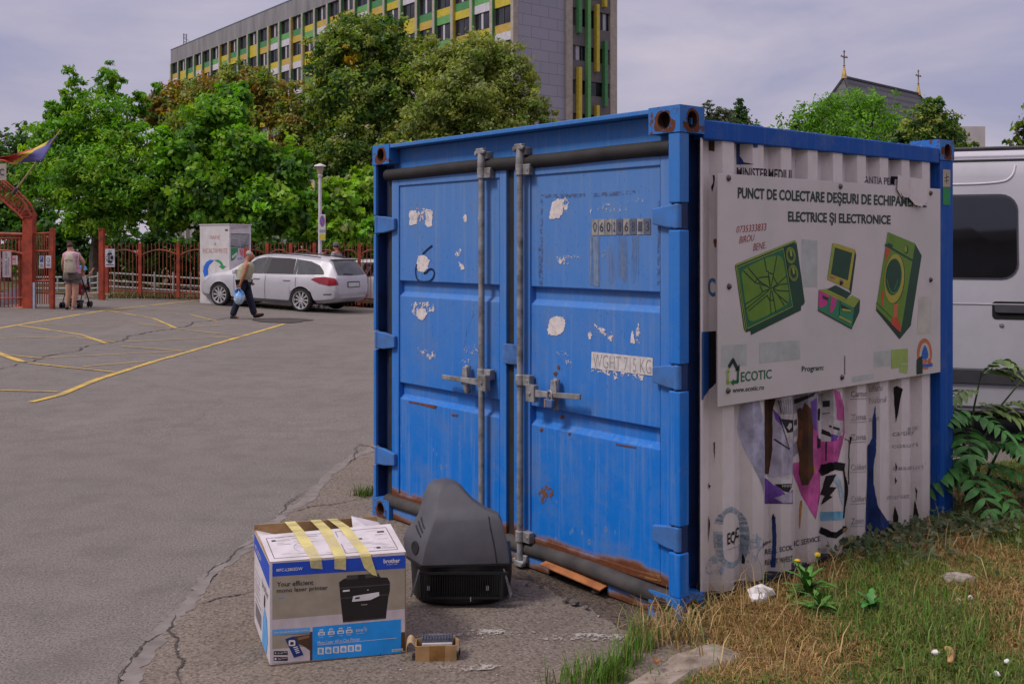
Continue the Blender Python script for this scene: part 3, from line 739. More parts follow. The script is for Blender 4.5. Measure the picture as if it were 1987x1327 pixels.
dcl.poly([(1000+x/3.3175, 840+y/3.3175) for x, y in blob(195, 390, 42, 62, 7)], flaky('rust_bloom', (.19, .09, .035), .44, .56, 30), 1)
dcl.poly([(1000+x/3.3175, 840+y/3.3175) for x, y in [(800,885),(940,915),(945,955),(880,945),(800,915)]], flaky('rust_seep', (.18, .09, .03), .34, .50, 24), 1)
dcl.poly([(1000+x/3.3175, 840+y/3.3175) for x, y in [(645,68),(775,90),(770,98),(645,76)]], m_rust, 1)
dcl.build_marks('peeled_label', doorR)

# corrugated side wall under its torn white film
PITCH = .222
def corr(s):
    u = (s-.389) % PITCH
    if u < .034: t = u/.034
    elif u < .104: t = 1
    elif u < .138: t = 1-(u-.104)/.034
    else: t = 0
    return .010+.050*t
brk = []
k = -2
while True:
    b0 = .389+PITCH*k
    if b0 > L_: break
    brk += [b0, b0+.034, b0+.104, b0+.138]; k += 1
brk = [b for b in brk if .15 < b < L_-.15]
def wall3(s, z, o_): return Vector((s, corr(s)-o_, z))
a = N('white_film'); X, Y, Z = a.sep()
gr = a.noise(3.0, 6, .62); fine = a.noise(28, 4, .6, (1, 1, .25)); low = a.ramp(a.math('ADD', Z, a.math('MULTIPLY', gr, .5)), .28, .75, True)
col = a.mix(a.math('MULTIPLY', a.ramp(gr, .42, .72), .5), (.66, .615, .60), (.50, .455, .435))
col = a.mix(a.math('MULTIPLY', a.ramp(fine, .55, .75), .25), col, (.30, .25, .21))
col = a.mix(a.math('MULTIPLY', low, .45), col, (.27, .23, .18))
rb = a.ramp(a.noise(11, 4, .7, (1, 1, .35)), .69, .735)
col = a.mix(a.math('MULTIPLY', rb, .85), col, (.12, .07, .04))
a.col(col); a.rough(.6, 0, .35); a.bump(a.noise(9, 4, .6), .35, .012); m_film = a.mat
mb = MB(); ss = sorted(set([.150, L_-.152]+brk)); zz = list(np.linspace(.080, 2.125, 12)); n = len(zz)
mb.v = [(s, corr(s) if s > .16 else .010, z-(0 if 0 < j < n-1 else (.010*mnoise.noise((s*9, j, 0))))) for s in ss for j, z in enumerate(zz)]
for i in range(len(ss)-1):
    for j in range(n-1): mb.f.append((i*n+j, (i+1)*n+j, (i+1)*n+j+1, i*n+j+1)); mb.mi.append(0)
wall = mb.build('side_wall', m_film, cont); wall['label'] = 'corrugated side wall covered by torn white advertising film'
P_ = {n: M('print_'+n, c, .65, .34, 9) for n, c in dict(lilac=(.40,.40,.52), purple=(.15,.06,.33), laven=(.40,.37,.46), pink=(.52,.09,.31), pale=(.50,.47,.48), navy=(.006,.03,.15), cyan=(.16,.40,.56), grey=(.27,.25,.29), ice=(.36,.46,.54), faded=(.33,.31,.33), text=(.035,.03,.035), orange=(.42,.19,.05)).items()}
m_tear = M('tear_brown', (.035, .018, .010), .9, .5, 10, dirt=(.10, .04, .015)); m_tearb = M('tear_black', (.010, .008, .010), .9, .3, 9); m_ink = M('ink_black', (.012, .011, .014), .7, .2, 9)
def slc(px, py):                    # first point of the corrugated wall seen at a photo position
    a_, b_ = hit(px, py, 1, .009), hit(px, py, 1, .061)
    for i in range(61):
        q = a_.lerp(b_, i/60)
        if q.y >= corr(q.x): break
    return (q.x, q.z)
wd = Decal(slc, wall3, brk, .0006, .0015); wd.dense = 5
def k4(x, y): return (1440+x/3.79, 750+y/3.79)
def k6(x, y): return (1350+x/3.0155, 740+y/3.0155)
def k3(x, y): return (1350+x/3.687, 200+y/3.687)
def wp(f, pts, m, l=0, sm=0): wd.poly([f(*q) for q in (chaikin(pts, sm, True) if sm else pts)], m, l)
wp(k4, [(-5,110),(165,92),(165,820),(140,700),(70,570),(10,470),(-35,330),(-30,230)], P_['lilac'], 0, 1)
wp(k4, [(225,92),(372,60),(372,430),(345,460),(290,235),(250,180)], P_['pale'], 0)
for i in range(7): wd.stroke([k4(250+i*2, 112+i*14), k4(365, 92+i*17)], .005, P_['faded'], 2)
for i in range(6): wd.stroke([k4(262+i*18, 100), k4(285+i*14, 200)], .003, P_['text'], 2)
wp(k4, [(280,235),(372,245),(372,330),(330,340)], m_ink, 1); wp(k4, [(345,265),(362,285),(345,320),(325,300)], P_['pale'], 2)
wp(k4, [(218,195),(280,225),(345,460),(372,395),(372,660),(300,690),(185,660),(212,480)], P_['laven'], 1)
wp(k4, [(218,160),(270,210),(300,300),(240,240)], P_['purple'], 2); wd.stroke([k4(230,385), k4(300,430), k4(345,458)], .006, m_ink, 3); wd.stroke([k4(270,225), k4(345,458)], .004, m_ink, 3)
wp(k4, [(165,668),(240,720),(320,790),(372,760),(372,860),(165,860)], P_['purple'], 0); wp(k4, [(180,680),(372,640),(372,715),(230,725)], P_['pale'], 2); wp(k4, [(230,715),(372,712),(340,775),(300,765)], m_ink, 3)
for i in range(7): wp(k4, [(290+i*11,722),(297+i*11,722),(294+i*11,742)], P_['pale'], 4)
wp(k4, [(232,815),(310,790),(372,770),(372,850),(300,856)], P_['laven'], 1)
wp(k4, [(374,60),(560,25),(560,330),(374,520)], P_['grey'], 0)
for i, q in enumerate([[(380,95),(540,40),(520,70),(380,130)],[(375,210),(405,190),(405,300),(375,330)],[(378,250),(400,240),(400,280),(380,290)],[(376,380),(402,360),(402,400),(376,420)]]): wp(k4, q, m_ink if i % 2 == 0 else P_['pale'], 1)
wp(k4, [(500,110),(545,80),(545,330),(522,300)], P_['purple'], 2)
wp(k4, [(670,20),(715,40),(748,150),(752,345),(700,560),(640,590),(572,640),(572,800),(540,972),(430,800),(374,640),(374,560),(515,540),(515,290),(548,285),(575,395),(650,400),(742,345),(745,250),(690,240),(680,100)], P_['pink'], 1)
wp(k4, [(548,62),(668,20),(690,160),(690,245),(735,255),(742,320),(700,385),(640,402),(560,400)], P_['pale'], 2)
for q in [[(585,105),(640,100),(640,145),(588,150)],[(582,195),(640,190),(640,196),(582,202)],[(580,310),(640,335),(660,375),(578,345)],[(635,280),(655,288),(650,302),(634,296)],[(665,290),(715,305),(710,322),(662,308)],[(548,360),(575,385),(572,450),(548,455)],[(606,410),(620,400),(615,540),(606,550)],[(552,170),(572,160),(566,250),(552,240)]]: wp(k4, q, m_ink, 3)
wp(k4, [(650,345),(705,360),(690,395),(648,402)], P_['purple'], 3)
wp(k4, [(398,170),(420,150),(430,165),(455,115),(500,160),(518,300),(515,450),(522,640),(480,720),(430,722),(410,640),(414,520),(396,430),(408,300)], m_tear, 4); wp(k4, [(405,230),(440,270),(432,480),(405,440)], m_rust, 5); wp(k4, [(505,560),(545,600),(510,650)], P_['orange'], 3)
wp(k4, [(165,95),(240,88),(218,180),(215,470),(190,640),(165,640)], m_tear, 4)
wd.stroke([k4(*q) for q in [(575,625),(610,598),(680,580),(745,590)]], .040, m_ink, 2); wd.stroke([k4(*q) for q in chaikin([(742,600),(752,660),(758,740),(755,840),(744,960)], 2)], .014, m_ink, 2); wd.stroke([k4(*q) for q in [(574,1052),(640,1085),(690,1090),(752,1045)]], .030, m_ink, 2)
wp(k4, [(608,655),(690,642),(640,735),(692,738),(640,800),(660,808),(572,872),(600,800),(572,790)], m_ink, 2)
wp(k4, [(572,920),(742,914),(736,975),(572,986)], P_['cyan'], 1); wp(k4, [(690,645),(722,690),(745,800),(735,870),(715,800),(700,730),(670,690)], P_['ice'], 1)
for t, q in [('IC SERVICE', [(380,1172),(572,1132),(572,1094),(380,1132)]), ('REAL ECOL', [(166,1232),(370,1196),(370,1160),(166,1194)]), ('REMAT INVEST', [(166,1312),(368,1280),(368,1240),(166,1272)]), ('pine', [(150,1186),(206,1150),(206,1118),(150,1142)])]: wd.text(t, [k4(*p) for p in q], P_['text'], 2, .012)
wp(k4, [(212,960),(238,950),(246,1100),(240,1325),(204,1325),(216,1150)], P_['navy'], 4)
wp(k6, [(603,700),(622,690),(612,800),(606,870),(598,840)], P_['orange'], 1, 1)
wp(k6, [(1045,140),(1052,230),(1052,330),(1050,400),(1036,500),(1036,600),(1062,730),(1136,840),(1132,905),(1090,940),(1000,935),(990,860),(1002,560),(1002,380),(1026,330),(1026,230)], P_['navy'], 4)
for q in [[(1152,35),(1170,25),(1208,45),(1190,110),(1178,190),(1164,240),(1158,150)],[(1160,725),(1182,790),(1176,850),(1160,885),(1144,870),(1150,790)],[(1276,690),(1300,780),(1286,832),(1268,800)],[(1280,615),(1292,640),(1284,700)],[(1163,470),(1172,500),(1164,530)],[(1160,555),(1172,580),(1162,600)],[(895,320),(910,325),(900,370)],[(268,1000),(285,1040),(280,1065),(262,1060)],[(70,590),(84,610),(74,630)],[(98,360),(108,350),(104,470)],[(72,780),(80,830),(70,950)],[(440,780),(455,770),(452,800),(440,800)]]: wp(k6, q, m_tearb, 4)
wd.stroke([k6(868,330), k6(893,345), k6(890,600)], .003, m_ink, 3)
for i, (t, x, y, w2) in enumerate([('Carne', 905, 92, 95), ('Zona', 905, 228, 90), ('Zona', 905, 345, 90), ('Cabluri', 905, 520, 90), ('Cabluri', 905, 705, 90), ('Zona', 905, 835, 80)]):
    wd.text(t, [k6(x, y), k6(x+w2, y-6), k6(x+w2, y-42), k6(x, y-36)], P_['faded'], 1, .01); wd.stroke([k6(x-4, y+12), k6(x+w2, y+6)], .003, P_['faded'], 1)
for (t, x, y, w2, h) in [('ufaru', 1012, 62, 78, 38), ('Nufarul', 1012, 130, 100, 36), ('arie', 1010, 235, 60, 30), ('cartier', 1150, 320, 130, 30), ('pe timp', 1240, 300, 60, 40), ('cosuri', 1145, 390, 150, 26), ('deseuri', 1150, 520, 180, 28), ('market', 1120, 690, 130, 30)]:
    wd.text(t, [k6(x, y), k6(x+w2, y-10), k6(x+w2, y-10-h), k6(x, y-h)], P_['faded'], 1)
m_icef = flaky('faded_ice', (.40,.48,.55), .30, .60, 18)
wd.stroke([k6(*q) for q in chaikin([(205+80*math.cos(t), 910+165*math.sin(t)) for t in np.linspace(-2.6, 3.3, 16)], 1)], .024, m_icef, 1)
wp(k6, blob(320, 970, 60, 100, 3), flaky('blue_smudge', (.36, .45, .54), .42, .62, 20), 1); wp(k6, blob(110, 1080, 50, 60, 4), flaky('blue_smudge2', (.36, .45, .54), .42, .62, 20), 1)
wd.text('EC', [k6(183,955), k6(225,940), k6(225,872), k6(183,886)], m_ink, 2, .02); wd.text('C', [k6(230,918), k6(250,910), k6(250,848), k6(230,858)], m_ink, 2, .02); wd.stroke([k6(222,945), k6(236,880)], .008, m_ink, 2); wd.text('organizatie', [k6(183,990), k6(238,972), k6(238,960), k6(183,974)], P_['faded'], 2)
# above and beside the board
wd.text('MINISTERMEDIUL', [k3(292,530), k3(700,556), k3(700,480), k3(292,460)], P_['text'], 1, .012)
wd.text('ANTIA PEN PROTIA', [k3(1205,572), k3(1578,604), k3(1578,550), k3(1205,522)], P_['text'], 1, .004)
wp(k3, [(288,270),(312,285),(312,380),(340,425),(415,440),(290,440)], P_['navy'], 2); wp(k3, [(1390,525),(1490,530),(1480,545),(1420,545),(1415,580),(1392,580)], m_tearb, 2); wp(k3, [(405,290),(440,285),(440,320),(410,320)], P_['navy'], 2)
wp(k3, [(88,262),(130,270),(130,350),(92,340)], m_tear, 2); wp(k3, [(1690,440),(1760,430),(1745,560),(1690,600)], m_tear, 2)
wp(k3, [(118,515),(132,520),(128,580),(112,640),(104,600),(120,570)], m_tearb, 2); wp(k3, blob(135, 1000, 10, 36, 3), m_rust, 2)
wd.text('C', [(1373,574), (1387,577), (1387,540), (1373,538)], M('print_blue', (.06,.15,.30), .7), 2, .03)
wd.poly([(1361,644), (1388,642), (1388,742), (1374,757), (1361,775)], m_tearb, 3); wd.poly([(1361,644), (1374,643.5), (1374,757), (1361,775)], M('bare_blue', (.008,.07,.27), .5), 4)
wd.build_marks('torn_film_print', wall, .004)
# stickers on the far post
pd = Decal(lambda x, y: sl(x, y, 0), lambda s, z, o_: Vector((s, -o_, z)))
pd.poly([(1829,329), (1843.5,330), (1843.5,363), (1829,363)], M('sticker_cream', (.42,.37,.28), .7)); pd.poly([(1829,364), (1843.5,364), (1843.5,398), (1829,398)], M('sticker_green', (.01,.24,.06), .6))
pd.stroke([(1836,337), (1836,356)], .006, m_ink); pd.stroke([(1832,346), (1840,343)], .005, m_ink); pd.stroke([(1832,352), (1840,350)], .004, m_ink); pd.build_marks('sticker', cont, .0)

# the sign board bolted over the film
BW, BZ0, BZ1 = (.244, 2.246), .928, 1.973
sg = thing('sign_board', 'large pale recycling sign board with green appliance drawings on the container side', 'sign', pw @ Vector((.244, -.012, .928)), TH)
def inb(o): o.matrix_parent_inverse = Matrix.Identity(4); o.location = Vector((-.244, .012, -.928)); return o
a = N('sign_face'); v = a.noise(2.2, 5, .6)
a.col(a.mix(a.ramp(v, .35, .7), (.60, .555, .54), (.50, .495, .465))); a.rough(.5, 0, .4); a.bump(a.noise(2.5, 3), .3, .02); m_sign = a.mat
mb = MB(); mb.box((.244, -.012, .928), (2.246, -.006, 1.973)); inb(mb.build('panel', m_sign, sg, bevel=.001))
bd = Decal(lambda x, y: sl(x, y, -.012), lambda s, z, o_: Vector((s, -.012-o_, z)), (), .0005, .0008)
S_ = {n: M('sign_'+n, c, .5, .10, 12) for n, c in dict(ink=(.006,.028,.018), dgreen=(.004,.05,.022), green=(.006,.13,.05), lime=(.115,.245,.014), yel=(.38,.34,.03), olive=(.25,.34,.04), red=(.50,.06,.02), rpen=(.36,.03,.04), pink=(.50,.04,.22), orange=(.52,.14,.05), white=(.52,.50,.48), blue=(.02,.12,.46), patch=(.30,.42,.10), wash=(.43,.465,.44), wash2=(.50,.49,.42), mid=(.02,.20,.09)).items()}
def bp(f, pts, m, l=1, sm=0): bd.poly([f(*q) for q in (chaikin(pts, sm, True) if sm else pts)], S_[m], l)
def ell(cx, cy, rx, ry, rot=0, n=28): return [(cx+rx*math.cos(t)*math.cos(R(rot))-ry*math.sin(t)*math.sin(R(rot)), cy+rx*math.cos(t)*math.sin(R(rot))+ry*math.sin(t)*math.cos(R(rot))) for t in np.linspace(0, 2*math.pi, n, endpoint=False)]
t1 = lambda x, y: (1390+x/5.105, 420+y/5.105)
t2 = lambda x, y: (1570+x/5.308, 430+y/5.308)
t3 = lambda x, y: (1370+x/4.055, 660+y/4.055)
# pale printed washes
for q in [[(120,40),(320,30),(320,200),(120,215)],[(420,20),(740,0),(740,150),(420,180)],[(1320,90),(1450,80),(1450,200),(1320,215)],[(1150,285),(1320,262),(1320,300),(1150,330)]]: bp(t3, q, 'wash', 0)
bp(t1, [(845,225),(1000,240),(1000,700),(845,700)], 'wash', 0); bp(t2, [(1130,780),(1260,760),(1250,1150),(1110,1160)], 'wash2', 0); bp(t3, [(1455,75),(1588,66),(1588,180),(1540,180),(1520,215),(1455,225)], 'patch', 1); bp(t3, [(1520,190),(1590,190),(1580,262),(1520,250)], 'patch', 1)
bd.text('PUNCT DE COLECTARE DEŞEURI DE ECHIPAMENTE', [k3(300,702), k3(1650,768), k3(1650,672), k3(300,598)], S_['ink'], 2, .028)
bd.text('ELECTRICE ŞI ELECTRONICE', [k3(660,868), k3(1393,886), k3(1393,800), k3(660,770)], S_['ink'], 2, .028)
bd.text('0735333833', [(1428,452), (1486,447), (1487,433), (1430,439)], S_['rpen'], 2, -.004); bd.text('BIROU', [(1434,473), (1462,467), (1464,454), (1436,459)], S_['rpen'], 2, -.004); bd.text('BENE.', [(1461,487), (1486,482), (1487,469), (1463,473)], S_['rpen'], 2, -.004)
# television
bp(t1, [(183,490),(195,470),(770,236),(792,252),(875,850),(862,875),(838,888),(836,930),(342,1174),(336,1134),(292,1146),(272,1120)], 'dgreen', 1)
bd.stroke([t1(192,482), t1(768,246), t1(785,262)], .009, S_['olive'], 2); bd.stroke([t1(192,490), t1(285,1130)], .006, S_['olive'], 2)
bp(t1, [(208,512),(655,322),(748,888),(302,1108)], 'green', 2); bd.stroke([t1(*q) for q in [(205,506),(660,318),(752,892),(298,1112)]], .004, S_['olive'], 3, True)
bp(t1, [(245,545),(300,500),(480,410),(600,385),(645,400),(665,470),(718,760),(712,850),(690,880),(400,1030),(340,1042),(305,1010),(250,620)], 'lime', 3, 2)
bp(t1, [(672,318),(775,266),(838,640),(730,690)], 'dgreen', 3)
for cx, cy in ((733,385),(758,560)):
    bd.stroke([t1(*q) for q in ell(cx, cy, 42, 74, -8)], .006, S_['olive'], 4, True); bd.stroke([t1(*q) for q in ell(cx, cy, 32, 58, -8)], .004, S_['olive'], 4, True); bp(t1, [(cx-14,cy-50),(cx+8,cy-50),(cx+16,cy+8),(cx-2,cy+12)], 'olive', 4)
for q in [[(535,715),(420,640),(310,505)],[(500,690),(380,655),(265,540)],[(380,650),(405,610),(430,660)],[(530,690),(510,545),(492,540),(472,415)],[(540,690),(560,580),(595,395)],[(535,715),(600,670),(690,590)],[(560,710),(620,675),(700,665)],[(560,715),(610,735),(712,740)],[(560,730),(610,780),(700,855)],[(610,785),(668,880)],[(520,720),(455,745),(430,775),(280,870)],[(520,725),(460,780),(290,915)],[(500,780),(315,935)],[(535,730),(525,830),(540,968)],[(545,735),(565,830),(585,945)],[(525,830),(565,830)],[(420,605),(510,595),(530,700)],[(430,690),(455,745)],[(555,590),(600,670)],[(500,790),(525,825)],[(520,560),(560,570)]]: bd.stroke([t1(*p) for p in q], .005, S_['ink'], 5)
# computer
bp(t2, [(470,290),(484,345),(432,740),(408,695)], 'ink', 1); bp(t2, [(240,222),(300,232),(472,290),(410,697),(185,596)], 'yel', 2); bp(t2, [(262,266),(440,324),(395,606),(220,540)], 'dgreen', 3); bp(t2, [(240,222),(262,266),(220,540),(185,596)], 'olive', 3)
bd.text('TWC', [t2(204,585), t2(262,600), t2(270,575), t2(212,556)], S_['pink'], 4, .02)
bp(t2, [(270,655),(432,740),(380,800),(183,697)], 'dgreen', 2); bp(t2, [(98,703),(190,690),(375,805),(440,758),(522,800),(460,888)], 'olive', 1); bp(t2, [(195,705),(370,790),(372,808),(192,720)], 'yel', 3)
bp(t2, [(97,703),(460,886),(436,1102),(88,912)], 'mid', 2); bp(t2, [(522,800),(516,930),(436,1105),(460,886)], 'dgreen', 2)
bp(t2, [(97,705),(212,762),(175,860),(125,885),(92,875)], 'pink', 3); bp(t2, [(222,768),(282,795),(262,880),(238,930),(212,945)], 'pink', 3); bp(t2, [(135,758),(196,786),(192,816),(135,792)], 'ink', 4); bp(t2, [(180,815),(212,765),(222,770),(205,860)], 'mid', 4)
bd.stroke([t2(318,818), t2(305,985)], .005, S_['ink'], 4); bp(t2, [(325,850),(430,905),(420,935),(330,890)], 'ink', 4); bd.stroke([t2(335,905), t2(420,918)], .010, S_['yel'], 5); bd.stroke([t2(305,978), t2(425,1038)], .009, S_['yel'], 5); bd.stroke([t2(88,912), t2(436,1102)], .005, S_['ink'], 5)
# washing machine
bp(t2, [(1088,225),(1158,350),(1045,1072),(930,1212),(940,1130)], 'dgreen', 1); bp(t2, [(690,885),(940,1140),(930,1212),(688,915)], 'ink', 1)
bp(t2, [(808,108),(1090,226),(1060,410),(940,1142),(688,888)], 'lime', 2); bd.stroke([t2(782,240), t2(1062,402)], .012, S_['dgreen'], 3); bp(t2, [(805,218),(858,238),(855,268),(800,245)], 'dgreen', 3); bp(t2, ell(997,290,22,42), 'dgreen', 3); bp(t2, ell(990,285,15,32), 'olive', 4)
bp(t2, [(788,268),(842,292),(805,370),(776,420)], 'red', 3)
bp(t2, ell(880,592,102,256,4), 'dgreen', 3); bp(t2, ell(872,588,102,254,4), 'yel', 4); bp(t2, ell(864,570,84,190,4), 'green', 5); bp(t2, ell(862,560,76,172,4), 'dgreen', 6); bd.stroke([t2(*q) for q in chaikin([(795,600),(815,690),(850,735),(890,735)], 2)], .008, S_['lime'], 7); bd.stroke([t2(*q) for q in [(905,600),(895,640),(870,700)]], .008, S_['mid'], 7)
bp(t2, [(745,710),(772,722),(758,868),(738,855)], 'red', 3); bp(t2, [(866,850),(916,845),(902,990),(868,1010)], 'orange', 3); bp(t2, [(845,990),(905,980),(945,1090),(930,1138),(880,1090),(840,1050)], 'red', 4); bd.stroke([t2(690,835), t2(935,1075)], .004, S_['ink'], 3)
# logo, address, small print
bd.stroke([t3(180,206), t3(210,156), t3(246,226)], .020, S_['ink'], 2); bp(t3, [(226,242),(262,242),(262,186)], 'ink', 2)
bp(t3, [(150,256),(172,220),(190,250)], 'patch', 2); bd.stroke([t3(172,250), t3(168,334), t3(190,334)], .016, S_['patch'], 2); bd.stroke([t3(250,250), t3(248,326), t3(215,330)], .016, S_['green'], 2); bp(t3, [(192,330),(216,304),(216,358)], 'green', 3)
bd.text('ECOTIC', [t3(273,328), t3(515,300), t3(515,228), t3(273,250)], S_['green'], 2, .012); bd.text('www.ecotic.ro', [t3(208,414), t3(455,387), t3(455,352), t3(208,375)], S_['ink'], 2, .012); bd.text('Program:', [t3(752,262), t3(926,246), t3(926,193), t3(752,205)], S_['ink'], 2, .012)
bd.stroke([t3(1090,126), t3(1090,268)], .008, M('scratch', (.16,.14,.14), .8), 2)
bp(t3, ell(1718,105,58,120), 'orange', 2); bp(t3, ell(1718,112,40,92), 'white', 3); bp(t3, [(1718,30),(1740,80),(1748,120),(1735,150),(1702,150),(1690,120),(1700,80)], 'blue', 4, 1); bd.text('SNL', [t3(1700,190), t3(1775,182), t3(1775,140), t3(1700,148)], S_['orange'], 5, .05); bp(t3, [(1697,190),(1778,182),(1780,205),(1700,212)], 'blue', 5); bp(t3, ell(1722,216,26,10), 'orange', 4)
bp(t3, [(1655,155),(1668,138),(1698,120),(1700,262),(1655,268)], 'ink', 6)
inb(bd.build('printed_artwork', sg))
for (px, py) in [(1414,346),(1631,362),(1806,375),(1415,556),(1806,543),(1634,732),(1413,758),(1632,548)]:
    s_, z_ = sl(px, py, -.014); mb = MB(); T = Matrix.Translation((s_, -.012, z_)) @ Matrix.Rotation(R(90), 4, 'X'); mb.lathe([(0, .012), (.008, .011), (.012, .007), (.015, .0)], 10, T); inb(mb.build('bolt', M('bolt_steel', (.12,.10,.10), .5, .3, 30, .5), sg, smooth=True))
# film flap torn loose over the board's corner
fd = Decal(lambda x, y: sl(x, y, -.03), lambda s, z, o_: Vector((s, -.022-.014*math.sin(max(0, (s-1.85))*7)-o_, z)), (1.9, 1.98, 2.06, 2.14), .0008, 0)
fd.poly([(1745,340), (1795,349), (1798,370), (1797,392), (1788,401), (1776,398), (1766,384), (1752,382), (1744,368)], m_film); fd.text('OR', [(1751,382), (1765,384), (1765,368), (1751,366)], P_['text'], 1, .0)
fd.build('film_flap', wall)
# ------------------------------------------------------------------ things on the ground in front
def wbase(o, t): o.location = -t.location; return o     # meshes written in world coordinates under an unrotated thing
def hitp(px, py, p0, n, off=0):
    d = Vector(((px-CX)/F, 1, -(py-HY)/F)); n = n.normalized(); p0 = p0+n*off
    return Vector((0,0,CH))+d*((p0-Vector((0,0,CH))).dot(n)/d.dot(n))
# --- printer carton
A_, B_, D_ = Vector((-.947,4.057,.006)), Vector((-.428,4.191,.006)), Vector((-1.124,4.525,.006)); C_ = B_+(D_-A_)
HB = Vector((0,0,.405))
box = thing('printer_carton', 'white and blue printer carton with yellow tape across its open top', 'carton', A_)
m_card = M('white_card', (.52,.48,.51), .7, .12, 9, dirt=(.44,.40,.41)); m_brown = M('brown_card', (.33,.20,.09), .85, .2, 10, bump=.2, bsc=30); 
def panel(ps, name, mats, th=.005):
    """A sheet of card: outer face ps, thickness towards the inside, brown inside."""
    n = (ps[1]-ps[0]).cross(ps[3]-ps[0]).normalized(); q = [p-n*th for p in ps]; k = len(ps)
    mb = MB(); mb.add(ps, [tuple(range(k))]); mb.m = 1; mb.add(q, [tuple(range(k))[::-1]])
    mb.add(ps+q, [(i, k+i, k+(i+1) % k, (i+1) % k) for i in range(k)]); return wbase(mb.build(name, mats, box), box)
mm = [m_card, m_brown]
panel([A_, B_, B_+HB, A_+HB], 'front_panel', mm); panel([D_, A_, A_+HB, D_+HB], 'side_panel', mm); panel([B_, C_, C_+HB, B_+HB], 'side_panel', mm)
UP = Vector((0,0,1))
panel([C_, D_, D_+HB+UP*.022, C_+HB+UP*.024], 'back_panel', [m_brown, m_brown]); panel([A_, D_, C_, B_], 'base_panel', mm)
FL = hitp(510,1041,A_+HB+UP*.04,UP); FR = hitp(763,1018.5,A_+HB+UP*.05,UP)
FL = A_+HB+(D_-A_)*.50+UP*.040+Vector((-.01,0,0)); FR = B_+HB+(C_-B_)*.52+UP*.050
e_ = UP*.002
flap = panel([A_+HB+e_, B_+HB+e_, FR, FL], 'top_flap', mm, .004)
panel([D_+HB, A_+HB, A_+HB+(B_-A_)*.20+(D_-A_)*.35-UP*.015, D_+HB+(B_-A_)*.36-(D_-A_)*.06-UP*.05], 'side_flap', mm, .004)
panel([B_+HB, C_+HB, C_+HB-(B_-A_)*.22+UP*.035-(D_-A_)*.02, B_+HB-(B_-A_)*.30+(D_-A_)*.45+UP*.012], 'side_flap', mm, .004)
fn = (B_-A_).cross(UP).normalized()
k3b = lambda x, y: (470+x/4.0205, 980+y/4.0205)
ub = (B_-A_).normalized()
def fproj(px, py): p = hitp(px, py, A_, fn)-A_; return (p.dot(ub), p.z)
fd = Decal(fproj, lambda a_, b_, o_: ub*a_+UP*b_+fn*o_+Vector((0,0,0)), (), .0004, .0008)
Q = {n: M('carton_'+n, c, .55, .1, 14) for n, c in dict(blue=(.012,.065,.46), sky=(.012,.26,.72), khaki=(.31,.27,.21), table=(.50,.44,.47), black=(.014,.012,.012), grey=(.055,.048,.048), white=(.62,.59,.61), navy=(.008,.03,.16), brown=(.07,.035,.02), mid=(.10,.33,.66), ink=(.02,.018,.02), wood=(.20,.11,.06), line=(.20,.19,.21)).items()}
def fp(pts, m, l=1, sm=0): fd.poly([k3b(*q) for q in (chaikin(pts, sm, True) if sm else pts)], Q[m], l)
def ft(t, x0, y0, x1, y1, h, m, b=0, l=4): fd.text(t, [k3b(x0,y0), k3b(x1,y1), k3b(x1,y1-h), k3b(x0,y0-h)], Q[m], l, b)
fp([(235,452),(1272,386),(1272,490),(235,556)], 'blue'); fp([(235,556),(1268,490),(1268,806),(235,892)], 'khaki'); fp([(235,892),(1268,806),(1268,995),(235,1012)], 'table'); fp([(235,1005),(545,985),(545,1208),(235,1228)], 'khaki', 1); fp([(235,1120),(300,1115),(500,1100),(528,1130),(528,1208),(235,1228)], 'table', 2)
fp([(1240,988),(1268,986),(1268,1130),(1240,1130)], 'brown', 2); fp([(528,985),(548,984),(548,1206),(528,1208)], 'brown', 2)
fp([(548,948),(1239,886),(1239,1150),(548,1206)], 'sky', 2); fp([(235,968),(528,950),(528,988),(235,1014)], 'mid', 2)
fp([(400,1022),(528,1004),(528,1130),(470,1090),(430,1075)], 'brown', 3); fp([(430,1030),(520,1008),(525,1030),(440,1050)], 'wood', 4); fp([(335,1040),(406,1018),(478,1163),(404,1186)], 'navy', 4, 0); fp(rrect(362,414,1048,1094,10), 'white', 5); fp([(375,1062),(400,1062),(402,1082),(374,1084)], 'ink', 6)
for i in range(4): fp([(398+i*7,1104+i*14),(432+i*5,1096+i*14),(434+i*5,1103+i*14),(400+i*7,1111+i*14)], 'white', 5)
fp(rrect(245,355,1134,1164,4), 'black', 3); fp(rrect(245,355,1180,1210,4), 'black', 3); ft('Google Play', 276, 1160, 352, 1152, 16, 'white'); ft('App Store', 276, 1205, 350, 1197, 16, 'white'); fp(ell(260,1195,8,9), 'white', 4); fp([(255,1142),(268,1149),(255,1157)], 'white', 4)
fp([(755,600),(790,572),(815,566),(815,545),(1062,530),(1078,560),(1132,562),(1152,598),(1152,660),(1138,720),(1120,882),(786,912),(765,715)], 'black', 2); fp([(815,545),(1062,530),(1075,556),(812,580)], 'grey', 3); fp([(905,540),(960,537),(958,570),(903,574)], 'black', 4)
fp([(760,640),(1150,610),(1150,618),(760,650)], 'grey', 3); fp([(768,720),(1138,690),(1136,698),(768,728)], 'grey', 3); fp([(865,706),(1066,674),(1070,702),(1000,736),(856,750)], 'white', 4); fp([(882,716),(918,711),(914,725),(880,730)], 'ink', 5); ft('brother', 930, 778, 978, 774, 10, 'white'); fp([(785,660),(838,655),(838,668),(785,674)], 'white', 4); fp([(975,655),(985,654),(985,660),(975,661)], 'white', 4); fp([(790,902),(1118,872),(1118,880),(790,910)], 'grey', 3)
ft('brother', 1102, 452, 1232, 444, 34, 'white', .03); ft('at your side', 1125, 468, 1210, 462, 14, 'white'); ft('MFC-L2802DW', 268, 517, 471, 503, 24, 'white', .012)
